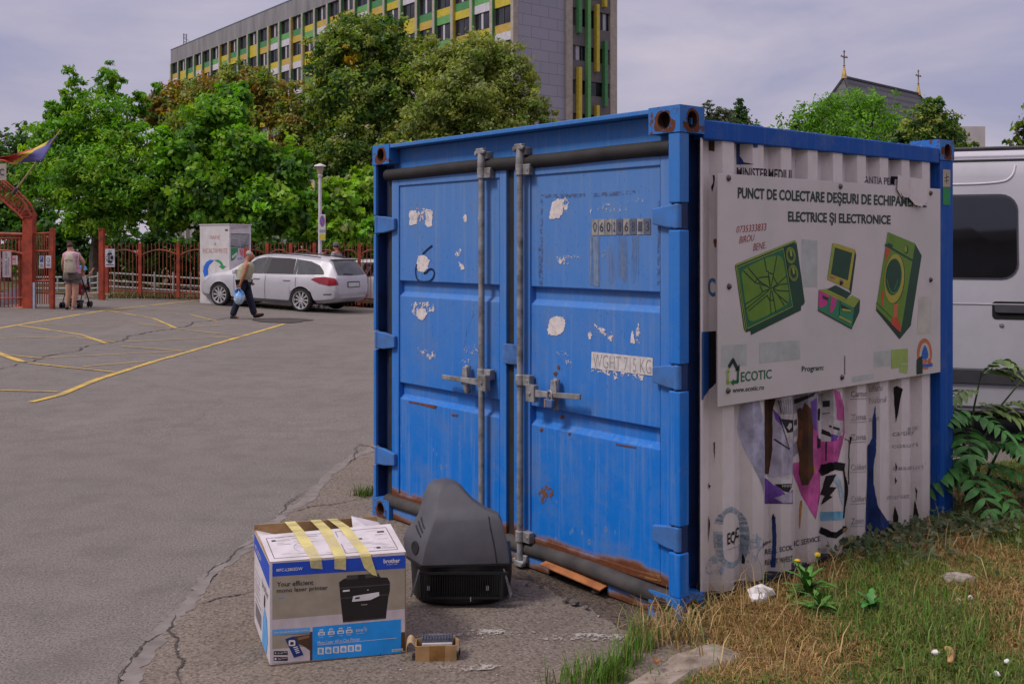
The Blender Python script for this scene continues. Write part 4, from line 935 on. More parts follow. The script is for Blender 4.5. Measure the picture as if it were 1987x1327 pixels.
ft('Your efficient', 270, 634, 555, 617, 38, 'ink', .012); ft('mono laser printer', 270, 690, 668, 664, 42, 'ink', .012); ft('Print & scan from your mobile', 250, 1002, 512, 982, 18, 'white')
ft('Mono Laser All-in-One Printer', 588, 1084, 918, 1054, 28, 'white'); fp([(590,1086),(1205,1030),(1205,1033),(590,1089)], 'white', 3); fp([(275,714),(340,709),(320,718),(285,722)], 'mid', 3)
for i, x in enumerate((592, 668, 742, 808)):
    y = 1010-i*6; fp([(x,y-22),(x+52,y-26),(x+52,y),(x,y+4)], 'white', 3); fp([(x+12,y-44),(x+40,y-46),(x+40,y-24),(x+12,y-22)], 'white', 3); fp([(x+16,y-38),(x+36,y-40),(x+36,y-30),(x+16,y-28)], 'sky', 4); fp([(x+10,y-14),(x+42,y-17),(x+42,y-8),(x+10,y-5)], 'sky', 4)
    ft(['Print','Scan','Copy','Fax'][i], x+8, y+22, x+42, y+19, 12, 'white')
ft('5GHz', 885, 986, 942, 980, 22, 'white', .02); ft('wireless', 890, 1002, 950, 996, 10, 'white')
for r in (10, 20, 30): fd.stroke([k3b(940+r*math.cos(t), 972-r*math.sin(t)) for t in np.linspace(-.3, 1.2, 5)], .0012, Q['white'], 3)
for i, x in enumerate((588, 648, 707, 765, 823, 880)):
    y = 1160-i*5; fp(rrect(x, x+48, y-52, y, 6), 'white', 3); fp([(x+12,y-42),(x+34,y-43),(x+34,y-10),(x+12,y-9)] if i % 2 == 0 else [(x+8,y-28),(x+24,y-42),(x+40,y-28),(x+34,y-10),(x+12,y-10)], 'mid', 4)
fp([(1168,1122),(1252,1113),(1252,1130),(1168,1140)], 'white', 3)
for i in range(14): fp([(1172+i*5.5,1124-i*.6),(1174+i*5.5,1124-i*.6),(1174+i*5.5,1136-i*.6),(1172+i*5.5,1136-i*.6)], 'ink', 4)
fd.stroke([k3b(1078,1150), k3b(1078,1176)], .002, Q['ink'], 3)
fd.build('front_print', box)
# side print
sn = (A_-D_).cross(UP).normalized(); us = (A_-D_).normalized()
def sproj(px, py): p = hitp(px, py, D_, sn)-D_; return (p.dot(us), p.z)
sd_ = Decal(sproj, lambda a_, b_, o_: (D_-A_)+us*a_+UP*b_+sn*o_, (), .0005, .001)
LS = (D_-A_).length
def sp(pts, m, l=1): sd_.polyab([(a_*LS, b_*.405) for a_, b_ in pts], Q[m], l)
sp([(.02,.80),(.98,.74),(.98,.97),(.02,.97)], 'blue'); sp([(.55,.02),(.80,.02),(.88,.18),(.84,.38),(.70,.44),(.60,.30)], 'mid', 1)
def st_(t, x0, z0, x1, z1, m, l=2):
    uv, fs, _ = text_geo(t, 0); sd_.raw([((x0+(x1-x0)*u)*LS, (z0+(z1-z0)*v)*.405) for u, v in uv], fs, Q[m], l)
st_('MFC-L2802DW', .08, .82, .50, .88, 'white'); 
for i in range(5): st_(['Impresora','Imprimante','Drucker','Stampante','Drukarka'][i], .10, .60-i*.055, .42, .635-i*.055, 'line')
st_('brother', .55, .60, .92, .68, 'ink')
for i in range(8): sp([(.12+.05*i,.12),(.14+.05*i,.12),(.14+.05*i,.28),(.12+.05*i,.28)], 'ink', 2)
sp([(.10,.32),(.48,.32),(.48,.33),(.10,.33)], 'line', 2); sp([(.66,.46),(.72,.44),(.74,.56),(.69,.58)], 'ink', 2)
sd_.build('side_print', box)
# flap print
u1 = (B_-A_); 
def fl3(u, v): return (A_+HB+e_)*(1-u)*(1-v)+(B_+HB+e_)*u*(1-v)+FR*u*v+FL*(1-u)*v-A_
fnn = (u1).cross(FL-A_-HB).normalized()
tp = Decal(None, lambda a_, b_, o_: fl3(a_, b_)+fnn*o_, (), .0004, .0012)
def tl(a0, b0, a1, b1, wd=.004, m='line', l=1):
    d = Vector((a1-a0, (b1-b0)*.5)); n = Vector((-d.y, d.x)).normalized()*wd*.6; tp.raw([(a0-n.x, b0-n.y*2), (a1-n.x, b1-n.y*2), (a1+n.x, b1+n.y*2), (a0+n.x, b0+n.y*2)], [(0,1,2,3)], Q[m], l)
for r in ((.04,.10,.53,.86), (.56,.10,.95,.88)):
    for e in ((r[0],r[1],r[2],r[1]), (r[2],r[1],r[2],r[3]), (r[2],r[3],r[0],r[3]), (r[0],r[3],r[0],r[1])): tl(*e, .0035, 'ink')
rg = random.Random(3)
for i in range(64):
    x0 = rg.choice((.10,.10,.22,.34,.42,.60,.60,.70,.78,.84)); y = .16+.7*rg.random(); tl(x0, y, x0+rg.uniform(.05,.11), y, .002)
for x, y in ((.07,.74),(.865,.74),(.89,.74),(.80,.20),(.70,.55)): tl(x, y, x+.03, y, .02, 'ink', 2)
for c_ in (.28,): 
    pts = [(c_+.07*math.cos(t), .42+.17*math.sin(t)) for t in np.linspace(0, 6.28, 20)]
    for p, q in zip(pts, pts[1:]): tl(*p, *q, .003)
tp.build('flap_print', box)
a = N('masking_tape'); a.col(a.mix(a.ramp(a.noise(18, 4), .4, .7), (.62,.54,.22), (.52,.45,.17))); a.rough(.6, 0, .3); a.bump(a.noise(60, 3, .6, (1,1,1)), .5, .004); m_tape = a.mat
tr = a.n('BsdfTransparent'); ms = a.n('MixShader'); a.l(a.ramp(a.noise(9, 4), .15, .6), ms.inputs[0]); a.l(tr.outputs[0], ms.inputs[1]); a.l(a.b.outputs[0], ms.inputs[2]); a.l(ms.outputs[0], a.out.inputs[0])
def strip(uA, uB, sl_, down, tipA, tipB):
    """One tape: from the back wall's top edge, across the flap, down the front."""
    rows = []
    for v, z in ((1.0, 0),): pass
    bl = lambda u: D_+HB+(C_-D_)*u+UP*.026
    rows.append((bl(uA+sl_[0])-A_, bl(uB+sl_[0])-A_))
    for v in (1.0, .66, .33, .0): rows.append((fl3(uA+sl_[0]*v*.8+.0, v)+fnn*.0035, fl3(uB+sl_[0]*v*.8, v)+fnn*.0035))
    f0 = lambda u, z: u1*u+Vector((0,0,z))+fn*.0045
    rows.append((f0(uA, .402), f0(uB, .402))); rows.append((f0(uA+sl_[1]*.5, .402-down*.6), f0(uB+sl_[1]*.5-tipB*.3, .402-down*.6)))
    rows.append((f0(uA+sl_[1]+tipA, .402-down), f0(uB+sl_[1]-tipB, .402-down-.008)))
    mb = MB(); mb.add([p for r_ in rows for p in r_], [(2*i, 2*i+1, 2*i+3, 2*i+2) for i in range(len(rows)-1)])
    mb.build('tape_strip', m_tape, box)
strip(.285, .37, (-.045, .01), .030, .0, 0); strip(.465, .55, (-.02, .0), .040, .0, .0); strip(.655, .735, (-.07, .06), .075, .028, .012)

# --- television set lying on its face
tv = thing('television_set', 'old grey tube television lying face down with its tapered back up', 'television', gp(892,1182))
#TVT = Matrix.Translation(tv.location) @ Matrix.Rotation(R(5), 4, 'Z')

def rounded(pts, z, f=.10):
    out_ = []; n = len(pts)
    for i in range(n):
        p, a_, b_ = Vector(pts[i]), Vector(pts[i-1]), Vector(pts[(i+1) % n]); d1, d2 = (a_-p), (b_-p)
        e1, e2 = p+d1.normalized()*min(f*.3, d1.length*.4), p+d2.normalized()*min(f*.3, d2.length*.4); out_ += [(*e1, z), (*((e1+e2)/2*.35+p*.65), z), (*e2, z)]
    return out_
def ring(z, fl, r, lb, yf, yb, k=2): return [(x, y, z) for x, y in chaikin([(fl, yf), (r, yf+.025), (r-.01, yb), (lb, yb)], k, True)]
m_tv = M('tv_grey', (.072,.071,.084), .62, .10, 12, bump=.25, bsc=220, bd=.0015); m_tvb = M('tv_black', (.006,.006,.0065), .5, .3, 12, spec=.5)
mb = MB()
# z, front-left x y, front-right x y, left flank x y, back y
SEC = [(.198,-.172,-.004,.228,.03,-.254,.14,.38),(.235,-.166,-.003,.225,.03,-.268,.145,.38),(.278,-.156,.002,.219,.032,-.274,.15,.375),(.309,-.146,.008,.212,.036,-.262,.155,.37),(.345,-.134,.018,.203,.042,-.238,.16,.36),(.385,-.122,.032,.192,.05,-.207,.17,.35),(.410,-.117,.042,.178,.06,-.198,.175,.34),(.430,-.114,.060,.118,.08,-.192,.18,.33),(.463,-.109,.088,.058,.11,-.185,.19,.32),(.490,-.104,.112,.026,.13,-.178,.20,.31),(.513,-.100,.130,.004,.15,-.166,.21,.30),(.527,-.096,.152,-.022,.17,-.148,.22,.29),(.534,-.085,.185,-.055,.195,-.12,.235,.275)]
def shell(z, fx, fy, rx, ry, lx, ly, yb):   # the right flank falls away quickly, the left keeps its depth
    yr = ry+.075; xb = min(rx-.03, max(lx+.05, fx+.03))
    return rounded([(fx, fy), (rx, ry), (rx-.006, yr), (xb, min(yb, yr+.10)), (lx+.015, min(yb, ly+.12)), (lx, ly)], z, .05)
mb.loft([shell(*s) for s in SEC]); mb.build('back_shell', m_tv, tv, smooth=True, angle=26)
mb = MB(); mb.loft([ring(*s, k=2) for s in [(.004,-.195,.205,-.225,.03,.37),(.020,-.214,.228,-.240,.006,.38),(.060,-.218,.234,-.246,-.006,.385),(.120,-.214,.240,-.262,-.004,.385),(.192,-.206,.240,-.276,-.002,.375)]])
for i in range(34): mb.cbox((-.165+i*.0108, .000, .115), (.0035, .012, .105))
for z in (.055, .165): mb.cbox((.02, -.002, z), (.40, .016, .010))
for x in (-.17, .19): mb.tube([(x, -.008, .05), (x*1.02, -.006, .16)], .009, 6)
mb.build('front_cabinet', m_tvb, tv, smooth=True, angle=30)
mb = MB(); mb.loft([ring(*s, k=2) for s in []]) if False else mb.loft([rounded([(-.176,-.008),(.232,.026),(.230,.385),(-.238,.385),(-.259,.14)], z, .05) for z in (.192,.201)]); mb.build('seam_rim', m_tvb, tv)
mb = MB(); m_edge = M('broken_plastic', (.20,.20,.21), .6, .3, 30)
mb.add([(-.188,-.012,.185),(-.180,-.014,.185),(-.215,-.010,.06),(-.224,-.008,.06)], [(0,1,2,3)]); mb.add([(.196,-.002,.185),(.203,.0,.185),(.240,.01,.07),(.230,.006,.05)], [(0,1,2,3)])
for x, z in ((-.145,.10),(-.138,.10),(.130,.10),(.123,.10),(.05,.05)): mb.cbox((x,-.010,z), (.004,.003,.02))
mb.pieces('broken_edge', m_edge, tv)
# speaker opening and vents on the left flank
mb = MB()
def flank(u, z):                    # point on the left flank
    for s0, s1 in zip(SEC, SEC[1:]):
        if s0[0] <= z <= s1[0]: t = (z-s0[0])/(s1[0]-s0[0]); s = [a_+(b_-a_)*t for a_, b_ in zip(s0, s1)]; break
    return Vector((s[1]+(s[5]-s[1])*u, s[2]+(s[6]-s[2])*u, z))
fnm = Vector((-1,-.65,.12)).normalized()
mb.poly([flank(.42+.16*math.cos(t), .262+.030*math.sin(t))+fnm*.004 for t in np.linspace(0, 6.28, 18)]); 
for i in range(9):
    for j in range(3): u = .30+.05*i; z = .312+.018*j+.004*i; mb.poly([flank(u, z)+fnm*.004, flank(u+.03, z)+fnm*.004, flank(u+.03, z+.008)+fnm*.004, flank(u, z+.008)+fnm*.004])
mb.build('speaker_vent', m_tvb, tv)
mb = MB(); 
mb.tube([(.168,.0225,.20),(.160,.024,.26),(.150,.0275,.309),(.138,.0375,.36),(.130,.052,.41)], .0016, 5); mb.build('shell_seam', m_tvb, tv)

# --- small carton
P0 = gp(806,1286); sc_ = thing('small_carton', 'small open brown carton with a curled flap beside the printer carton', 'carton', P0, R(4))
mb = MB(); w_, d_, h_ = .163, .085, .066
for a_, b_ in (((0,0,0),(w_,.004,h_)), ((0,d_-.004,0),(w_,d_,h_)), ((0,.0042,0),(.004,d_-.0042,h_)), ((w_-.004,.0042,0),(w_,d_-.0042,h_)), ((.004,.0042,0),(w_-.004,d_-.0042,.004))): mb.box(a_, b_)
mb.build('carton_body', m_brown, sc_, bevel=.001)
mb = MB(); mb.box((.055,-.0008,.0),(.115,-.0002,h_)); mb.build('tape_band', M('brown_tape', (.23,.12,.035), .45, .2, 20), sc_)
mb = MB()
prof = chaikin([(0,.066),(-.015,.085),(-.03,.080),(-.038,.055),(-.034,.03)], 2); n = len(prof)
mb.add([(x, y, z) for x, z in prof for y in (.0,.08)], [(2*i,2*i+1,2*i+3,2*i+2) for i in range(n-1)]); o = mb.build('curled_flap', M('light_card', (.43,.29,.16), .8, .15, 12), sc_); sm = o.modifiers.new('s','SOLIDIFY'); sm.thickness = .002
mb = MB(); prof = chaikin([(w_,.066),(w_+.014,.060),(w_+.016,.035),(w_+.008,.008)], 2); n = len(prof); mb.add([(x, y, z) for x, z in prof for y in (.004,.081)], [(2*i,2*i+1,2*i+3,2*i+2) for i in range(n-1)]); mb.build('curled_flap', m_brown, sc_)
pk = thing('circuit_part', 'finned grey and white electronic part sticking out of the small brown carton', 'part', P0+Matrix.Rotation(R(4),3,'Z') @ Vector((.026,.012,.030)), R(4))
mb = MB(); mb.box((0,0,0),(.120,.062,.042)); mb.build('white_block', M('white_plastic', (.48,.46,.48), .5, .1, 10), pk, bevel=.002)
mb = MB(); mb.box((-.004,.006,.0425),(.124,.066,.050))
for i in range(11): mb.box((-.002+i*.0115,.006,.0503),(.003+i*.0115,.066,.058))
mb.build('heat_sink', M('dull_metal', (.13,.14,.17), .4, .2, 30, .5), pk)
mb = MB()
for i in range(12): mb.box((.004+i*.0096,-.0012,.022),(.010+i*.0096,-.0001,.036))
mb.box((.02,-.0012,.002),(.05,-.0001,.010)); mb.box((.06,-.0012,.002),(.11,-.0001,.010)); mb.build('contact_row', M('pale_red_pins', (.42,.30,.29), .6, .3, 40), pk)

# --- litter
def lump(name, label, cat, px, py, w, h, seed, mat, dz=.085, group=None, subdiv=3, flat=1.0, amp=.35, fr=2.2):
    bm = bmesh.new(); bmesh.ops.create_icosphere(bm, subdivisions=subdiv, radius=1)
    for v in bm.verts:
        n = mnoise.noise(v.co*fr+Vector((seed*7.1, seed*3.3, 0))); v.co *= 1+amp*n
        v.co = Vector((v.co.x*w/2, v.co.y*w/2*.7, (v.co.z+.7)*h/2*flat))
    me = bpy.data.meshes.new(name); bm.to_mesh(me); bm.free(); me.materials.append(mat); me.polygons.foreach_set('use_smooth', [amp < .3]*len(me.polygons))
    o = link(name, me); o.location = gp(px, py, dz) if dz else gp(px, py); o.rotation_euler[2] = seed*1.3
    return tag(o, label, cat, group)
m_paper = M('litter_white', (.66,.63,.64), .7, .08, 10)
lump('crumpled_paper', 'crumpled white paper lying against the container base in the grass', 'paper', 1476, 1166, .135, .085, 3, m_paper, .085, None, 2, 1, .55, 1.5)
lump('stone', 'flat grey stone lying in the dry grass', 'stone', 1860, 1132, .16, .055, 5, M('stone_grey', (.27,.235,.21), .9, .4, 30, bump=.6, bsc=60, dirt=(.14,.11,.09)), .085)
for i, (x, y, w, lb) in enumerate([(1860,1168,.034,'white scrap lying just below the grey stone'),(1863,1177,.022,'tiny white scrap under the pair near the stone'),(1883,1163,.034,'greyish white torn scrap right of its fellow near the stone'),(1815,1270,.034,'round white scrap beside the curled bread crust'),(1954,1287,.028,'small white scrap near the right edge of the grass'),(1934,1311,.024,'lowest small white scrap in the grass at the right')]):
    lump('litter_scrap', lb, 'litter', x, y, w, .022, 11+i, m_paper, .10, 'white scraps of litter in the grass', 2)
mb = MB(); mb.tube(chaikin([(0,0,0),(.010,.03,.012),(.012,.065,.016),(.0,.095,.008)], 2), [.005+.009*math.sin(math.pi*(i+1)/17) for i in range(16)], 8); o = mb.build('bread_crust', M('crust', (.42,.24,.11), .8, .3, 30), None, smooth=True); o.location = gp(1843,1286,.105); o.rotation_euler = (R(8),0,R(-14)); tag(o, 'curled tan crust lying in the grass', 'crust')
m_leafd = M('dead_leaf', (.22,.10,.035), .8, .4, 30)
for i, (x, y, dz) in enumerate([(1273,1284,.10),(1780,1190,.09),(1812,1195,.09),(1885,1188,.09),(1660,1205,.09),(1745,1300,.09),(1940,1262,.09),(1690,1215,.09)]):
    mb = MB(); s = .035+.012*(i % 3); mb.add([(0,-s,0),(s*.45,0,.012),(0,s,.004),(-s*.5,0,.014),(0,0,0)], [(0,1,4),(1,2,4),(2,3,4),(3,0,4)]); o = mb.build('dead_leaf', m_leafd); o.location = gp(x, y, dz); o.rotation_euler = (.2*(i % 3), .15*(i % 2), i*1.9)
    tag(o, ['dark curled leaf on the concrete kerb','tan leaf lying left of its twin in the grass','tan leaf lying right of its twin in the grass','pale leaf lying below the white scraps','brown leaf by the green weed clump','brown leaf low in the dry grass','tan leaf near the right edge of the grass','reddish leaf by the green weed clump'][i], 'leaf', 'dead leaves in the grass')
for i, (x, y, w) in enumerate([(1115,1172,.05),(1098,1166,.035),(1138,1180,.03),(1050,1138,.025),(1022,1135,.02),(1156,1150,.04)]):
    lump('rubble_lump', 'dark lump of rubble in the grit below the container sill', 'rubble', x, y, w, w*.6, 31+i, M('rubble_dark', (.06,.05,.05), .9, .5, 60, dirt=(.16,.13,.12)), .012, 'rubble lumps under the container', 2)
rg = random.Random(9); m_peb = M('pebble', (.36,.32,.28), .9, .35, 50)
for i in range(46):
    x, y = rg.uniform(330, 1230), rg.uniform(1010, 1325)
    if x < 1000 and (1187-(y-1000)*.2 if False else y) < 1327-(x-245)*.75: continue
    if 480 < x < 900 and y < 1298: continue
    if 780 < x < 1000 and y < 1190: continue
    if y < 1195 and x > 1000: continue
    lump('pebble', 'pale pebble scattered on the brown apron', 'pebble', x, y, rg.uniform(.008,.02), .008, 50+i, m_peb, .006, 'pebbles scattered on the apron', 1)
# ------------------------------------------------------------------ plants
def leaf_mat(name, trans=.42, rough=.55):
    a = N(name); at_ = a.n('Attribute', attribute_name='tint'); a.l(at_.outputs['Color'], a.b.inputs['Base Color']); a.rough(rough, 0, .35)
    tr = a.n('BsdfTranslucent'); hs = a.n('HueSaturation'); hs.inputs['Saturation'].default_value = 1.15; hs.inputs['Value'].default_value = 1.25
    a.l(at_.outputs['Color'], hs.inputs['Color']); a.l(hs.outputs[0], tr.inputs['Color'])
    ms = a.n('MixShader'); ms.inputs[0].default_value = trans; a.l(a.b.outputs[0], ms.inputs[1]); a.l(tr.outputs[0], ms.inputs[2]); a.l(ms.outputs[0], a.out.inputs[0]); return a.mat
m_leaf = leaf_mat('leaf'); m_blade = leaf_mat('grass_blade', .25, .7)
m_bark = M('bark', (.075,.058,.045), .95, .4, 9, bump=.8, bsc=25, bd=.02, dirt=(.04,.03,.024))
def mesh_np(name, V, Fq, tint, mat, parent=None, k=4):
    """V (n,k,3) vertices of n little faces with k corners; Fq list of index tuples inside one; tint (n,3)."""
    n = V.shape[0]; me = bpy.data.meshes.new(name); vv = V.reshape(-1, 3)
    me.vertices.add(len(vv)); me.vertices.foreach_set('co', vv.astype(np.float32).ravel())
    loops = []; sizes = []
    for f in Fq: loops.append(np.arange(n)[:, None]*V.shape[1]+np.array(f)[None]); sizes.append(len(f))
    lo = np.concatenate(loops, axis=1).ravel(); me.loops.add(len(lo)); me.loops.foreach_set('vertex_index', lo.astype(np.int32))
    ls = np.tile(np.array(sizes), n); st = np.concatenate([[0], np.cumsum(ls)[:-1]])
    me.polygons.add(len(ls)); me.polygons.foreach_set('loop_start', st.astype(np.int32)); me.update(calc_edges=True)
    at_ = me.attributes.new('tint', 'FLOAT_COLOR', 'POINT')
    c = np.ones((n, V.shape[1], 4), np.float32); c[..., :3] = tint[:, None, :]; at_.data.foreach_set('color', c.ravel())
    me.materials.append(mat); me.validate(); return link(name, me, parent)
def unit(a): return a/np.maximum(1e-9, np.linalg.norm(a, axis=-1, keepdims=True))
def foliage(name, parent, lobes, n, size, cols, seed, per=36, spread=.135, shell=.22, droop=.25, fill=.3, aspect=.55):
    """Leaf-sized faces gathered in clumps over and through the crown's lobes."""
    rg = np.random.default_rng(seed)
    c = np.array([l[0] for l in lobes], float); r = np.array([l[1] if hasattr(l[1], '__len__') else (l[1],)*3 for l in lobes], float)
    wgt = (r.prod(1))**(2/3); wgt /= wgt.sum()
    nc = max(8, n//per); li = rg.choice(len(lobes), nc, p=wgt); d = unit(rg.normal(size=(nc, 3)))
    rad = 1-np.abs(rg.normal(0, shell, nc)); inner = rg.random(nc) < fill; rad = np.where(inner, rg.random(nc)**.5, rad)
    cc = c[li]+d*r[li]*rad[:, None]*(1+.16*rg.normal(size=(nc, 1)))
    ctint = rg.random((nc, 1)); cidx = rg.choice(len(cols), nc, p=[q[1] for q in cols]); base = np.array([q[0] for q in cols], float)[cidx]
    base = base*(0.72+.62*ctint)
    k = rg.integers(0, nc, n); sc = (r[li].mean(1)*spread)[k][:, None]
    p = cc[k]+rg.normal(size=(n, 3))*sc*np.array([1, 1, .7])
    out_ = unit(p-c[li[k]]); nrm = unit(out_*.55+rg.normal(size=(n, 3))*.6+np.array([0, 0, .45]))
    ax = unit(np.cross(nrm, rg.normal(size=(n, 3)))); ax[:, 2] -= droop; ax = unit(ax); bx = unit(np.cross(nrm, ax))
    s = size*(.6+.8*rg.random((n, 1)))
    V = np.stack([p-ax*s*.5, p+bx*s*aspect*.5+nrm*s*.08, p+ax*s*.5, p-bx*s*aspect*.5+nrm*s*.08], 1)
    tint = base[k]*(.8+.4*rg.random((n, 1)))
    return mesh_np(name, V, [(0,1,2,3)], np.clip(tint, 0, .9), m_leaf, parent)
def tree(name, label, cat, base, lobes, n, size, cols, seed, trunk=.22, fork=.45, group=None, limbs=True, **kw):
    t = thing(name, label, cat, base, 0, group); b = Vector(base)
    lb = [(Vector(c)-b, r) for c, r in lobes]
    foliage('crown', t, [(tuple(c), r) for c, r in lb], n, size, cols, seed, **kw)
    top = sum((c for c, r in lb), Vector())/len(lb); rg = random.Random(seed)
    fk = Vector((top.x*.25, top.y*.25, top.z*fork))
    mb = MB(); mb.tube([(0,0,-.1), (rg.uniform(-.1,.1), 0, fk.z*.5), fk], [trunk*1.25, trunk, trunk*.8], 8)
    for c, r in lb:
        rr = r if not hasattr(r, '__len__') else sum(r)/3
        m1 = fk.lerp(c, .45)+Vector((rg.uniform(-.2,.2), rg.uniform(-.2,.2), .15*rr)); e = c+Vector((0,0,rr*.3))
        mb.tube([fk-Vector((0,0,.1)), m1, c, e], [trunk*.55, trunk*.38, trunk*.22, trunk*.06], 6)
        if limbs:
            for j in range(4):
                d = Vector((rg.uniform(-1,1), rg.uniform(-1,1), rg.uniform(-.2,1)))*rr*.8; s0 = m1.lerp(c, rg.random()); mb.tube([s0, s0+d*.5+Vector((0,0,.1)), s0+d], [trunk*.16, trunk*.10, trunk*.03], 5)
    mb.build('trunk', m_bark, t, smooth=True); return t
def LB(px, py, Y, rpx, rz=None, dy=.8):    # a lobe given by where it stands in the picture and its distance
    r = rpx*Y/F; return (tuple(at(px, py, Y)), (r, r*dy, (rz*Y/F if rz else r*.9)))
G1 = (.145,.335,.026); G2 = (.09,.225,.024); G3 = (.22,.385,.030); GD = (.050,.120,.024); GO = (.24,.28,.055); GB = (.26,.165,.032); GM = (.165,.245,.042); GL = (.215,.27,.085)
# left-hand park trees beyond the fence
tg = 'park trees beyond the red fence'
def stand(px, Y): X = (px-CX)/F*Y; return (X, Y, gz(X, Y)+.02)
tree('walnut_tree', 'tall bright green tree behind the gate opening, topmost at far left', 'tree', stand(188, 34), [LB(190,235,34,66,58),LB(215,165,34.5,26,38),LB(140,190,34,24,50),LB(120,275,34,60,50),LB(235,270,33.5,55,50),LB(170,345,33,80,60),LB(90,345,34,50,60),LB(255,355,33,70,60),LB(200,420,33.2,70,40),LB(110,225,34,26,30),LB(270,205,35,22,30),LB(300,175,35.5,12,16)], 38000, .16, [(G1,.5),(G3,.25),(G2,.25)], 1, .19, .40, tg, per=34, spread=.13, aspect=.42, droop=.5)
tree('catalpa_tree', 'bright green broad-leaved tree right behind the clothing bin', 'tree', stand(465, 33.6), [LB(420,240,34,60,55),LB(350,300,33.5,60,55),LB(470,300,33.2,60,50),LB(555,330,33.5,52,50),LB(400,370,33,70,60),LB(520,400,33,80,50),LB(330,400,33.2,60,50),LB(595,425,33,42,50),LB(450,195,35,40,30),LB(440,440,33.2,60,30)], 34000, .20, [(G1,.46),(G3,.22),(G2,.20),(GD,.12)], 2, .2, .4, tg, per=30, spread=.135, aspect=.62, droop=.6)
tree('catalpa_tree', 'light green broad-leaved tree behind the lamp post and fence', 'tree', stand(690, 34), [LB(660,390,33.5,50,48),LB(710,390,33.8,46,52),LB(760,420,34.5,60,60),LB(650,450,33,50,36),LB(715,455,33.2,50,34),LB(700,352,34.2,26,20),LB(790,350,35,40,60)], 15000, .22, [(G3,.55),(G1,.3),(GL,.15)], 3, .16, .3, tg, per=28, aspect=.62, droop=.6)
tree('rusty_topped_tree', 'olive tree with brownish seed tops below the far end of the office slab', 'tree', stand(420, 47), [LB(400,190,47,70,36),LB(330,210,47,45,36),LB(470,165,47,60,36),LB(530,190,47,55,50),LB(570,250,46,50,60),LB(420,250,46,90,60),LB(300,225,46.5,30,26),LB(345,190,47.5,26,18)], 26000, .20, [(GB,.42),(GO,.36),(GM,.22)], 4, .3, .4, tg, per=34)
tree('maple_tree', 'tallest dark green maple in front of the office slab with a yellow leaf patch', 'tree', stand(690, 46), [LB(700,90,46,70,60),LB(745,70,46.5,50,40),LB(650,120,46,50,60),LB(690,190,45.5,85,70),LB(620,210,46,40,60),LB(760,180,45.5,60,70),LB(690,290,45,80,60),LB(655,320,45,60,50),LB(800,130,46,60,60),LB(610,290,45.5,36,60)], 42000, .185, [(GM,.55),(GD,.25),(GO,.20)], 5, .34, .4, tg, per=40, spread=.125)
tree('maple_tree', 'olive green maple with pale seed clusters just above the container roof', 'tree', stand(920, 43), [LB(920,120,43,78,52),LB(850,130,43.5,55,50),LB(990,140,43,50,55),LB(1010,205,42.5,52,40),LB(900,200,42,90,60),LB(830,250,42,60,50),LB(960,260,42,80,45),LB(1050,245,42.5,38,32),LB(870,300,42,90,40),LB(780,300,42.5,50,50)], 40000, .175, [(GO,.5),(GM,.28),(GL,.22)], 6, .32, .4, tg, per=40, spread=.125)
foliage('yellow_leaves', bpy.data.objects['maple_tree'], [(tuple(at(678,108,45)-bpy.data.objects['maple_tree'].location), (.5,.4,.65))], 130, .20, [((.42,.27,.015), 1.0)], 77, per=12)
tree('thin_tree', 'thin grey-green tree at the far left edge above the arch', 'tree', stand(22, 44), [LB(20,300,44,45,45),LB(50,265,44,22,30),LB(5,360,43,60,60),LB(60,330,43,40,40),LB(-30,320,44,50,60)], 5200, .20, [(GD,.5),(G2,.3),((.10,.11,.09),.2)], 7, .2, .4, tg, per=14)
tree('dark_tree', 'dark shaded tree behind the red arch at the left edge', 'tree', stand(10, 38), [LB(10,420,38,70,45),LB(60,395,38,50,50),LB(-50,400,38,60,70),LB(40,470,37.5,60,40),LB(120,440,37,60,50)], 7000, .22, [(GD,.6),(G2,.4)], 8, .2, .3, tg, per=34)
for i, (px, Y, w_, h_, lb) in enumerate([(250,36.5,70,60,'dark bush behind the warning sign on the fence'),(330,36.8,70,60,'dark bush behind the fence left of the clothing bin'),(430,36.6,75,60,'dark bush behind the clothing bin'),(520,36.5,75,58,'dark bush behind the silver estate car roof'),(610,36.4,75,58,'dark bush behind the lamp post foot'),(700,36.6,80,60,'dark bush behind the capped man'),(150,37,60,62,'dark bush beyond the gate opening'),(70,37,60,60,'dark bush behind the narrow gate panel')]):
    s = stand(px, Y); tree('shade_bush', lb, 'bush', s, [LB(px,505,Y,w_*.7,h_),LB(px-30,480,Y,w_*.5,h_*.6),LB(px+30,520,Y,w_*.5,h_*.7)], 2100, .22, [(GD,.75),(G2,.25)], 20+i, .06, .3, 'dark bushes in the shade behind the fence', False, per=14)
# right-hand trees beyond the container roof
tree('conifer', 'small dark conifer peeping over the near container rail', 'tree', stand(1432, 60), [LB(1432,215,60,20,26),LB(1425,240,60,30,30),LB(1440,270,60,36,40),LB(1430,330,60,40,60),LB(1436,200,60,9,14)], 4500, .22, [(GD,.6),((.05,.07,.035),.4)], 40, .2, .4, None, per=12)
tree('pale_tree', 'sparse pale green tree beside the near top casting of the container', 'tree', stand(1385, 58), [LB(1372,210,58,16,14),LB(1395,225,58,22,18),LB(1400,270,58,40,50),LB(1362,235,58,20,24)], 2600, .22, [((.08,.12,.05),.6),((.13,.15,.09),.4)], 41, .16, .4, None, per=10)
tree('acacia_tree', 'bright green feathery tree in front of the dark church roof', 'tree', stand(1640, 46), [LB(1650,205,46,60,32),LB(1590,225,46,55,32),LB(1700,215,46,50,30),LB(1540,245,46,45,26),LB(1650,260,45.5,90,40),LB(1740,260,46,40,40),LB(1600,310,46,90,60)], 15000, .17, [((.14,.33,.018),.6),((.10,.24,.018),.4)], 42, .22, .4, None, per=22, aspect=.4)
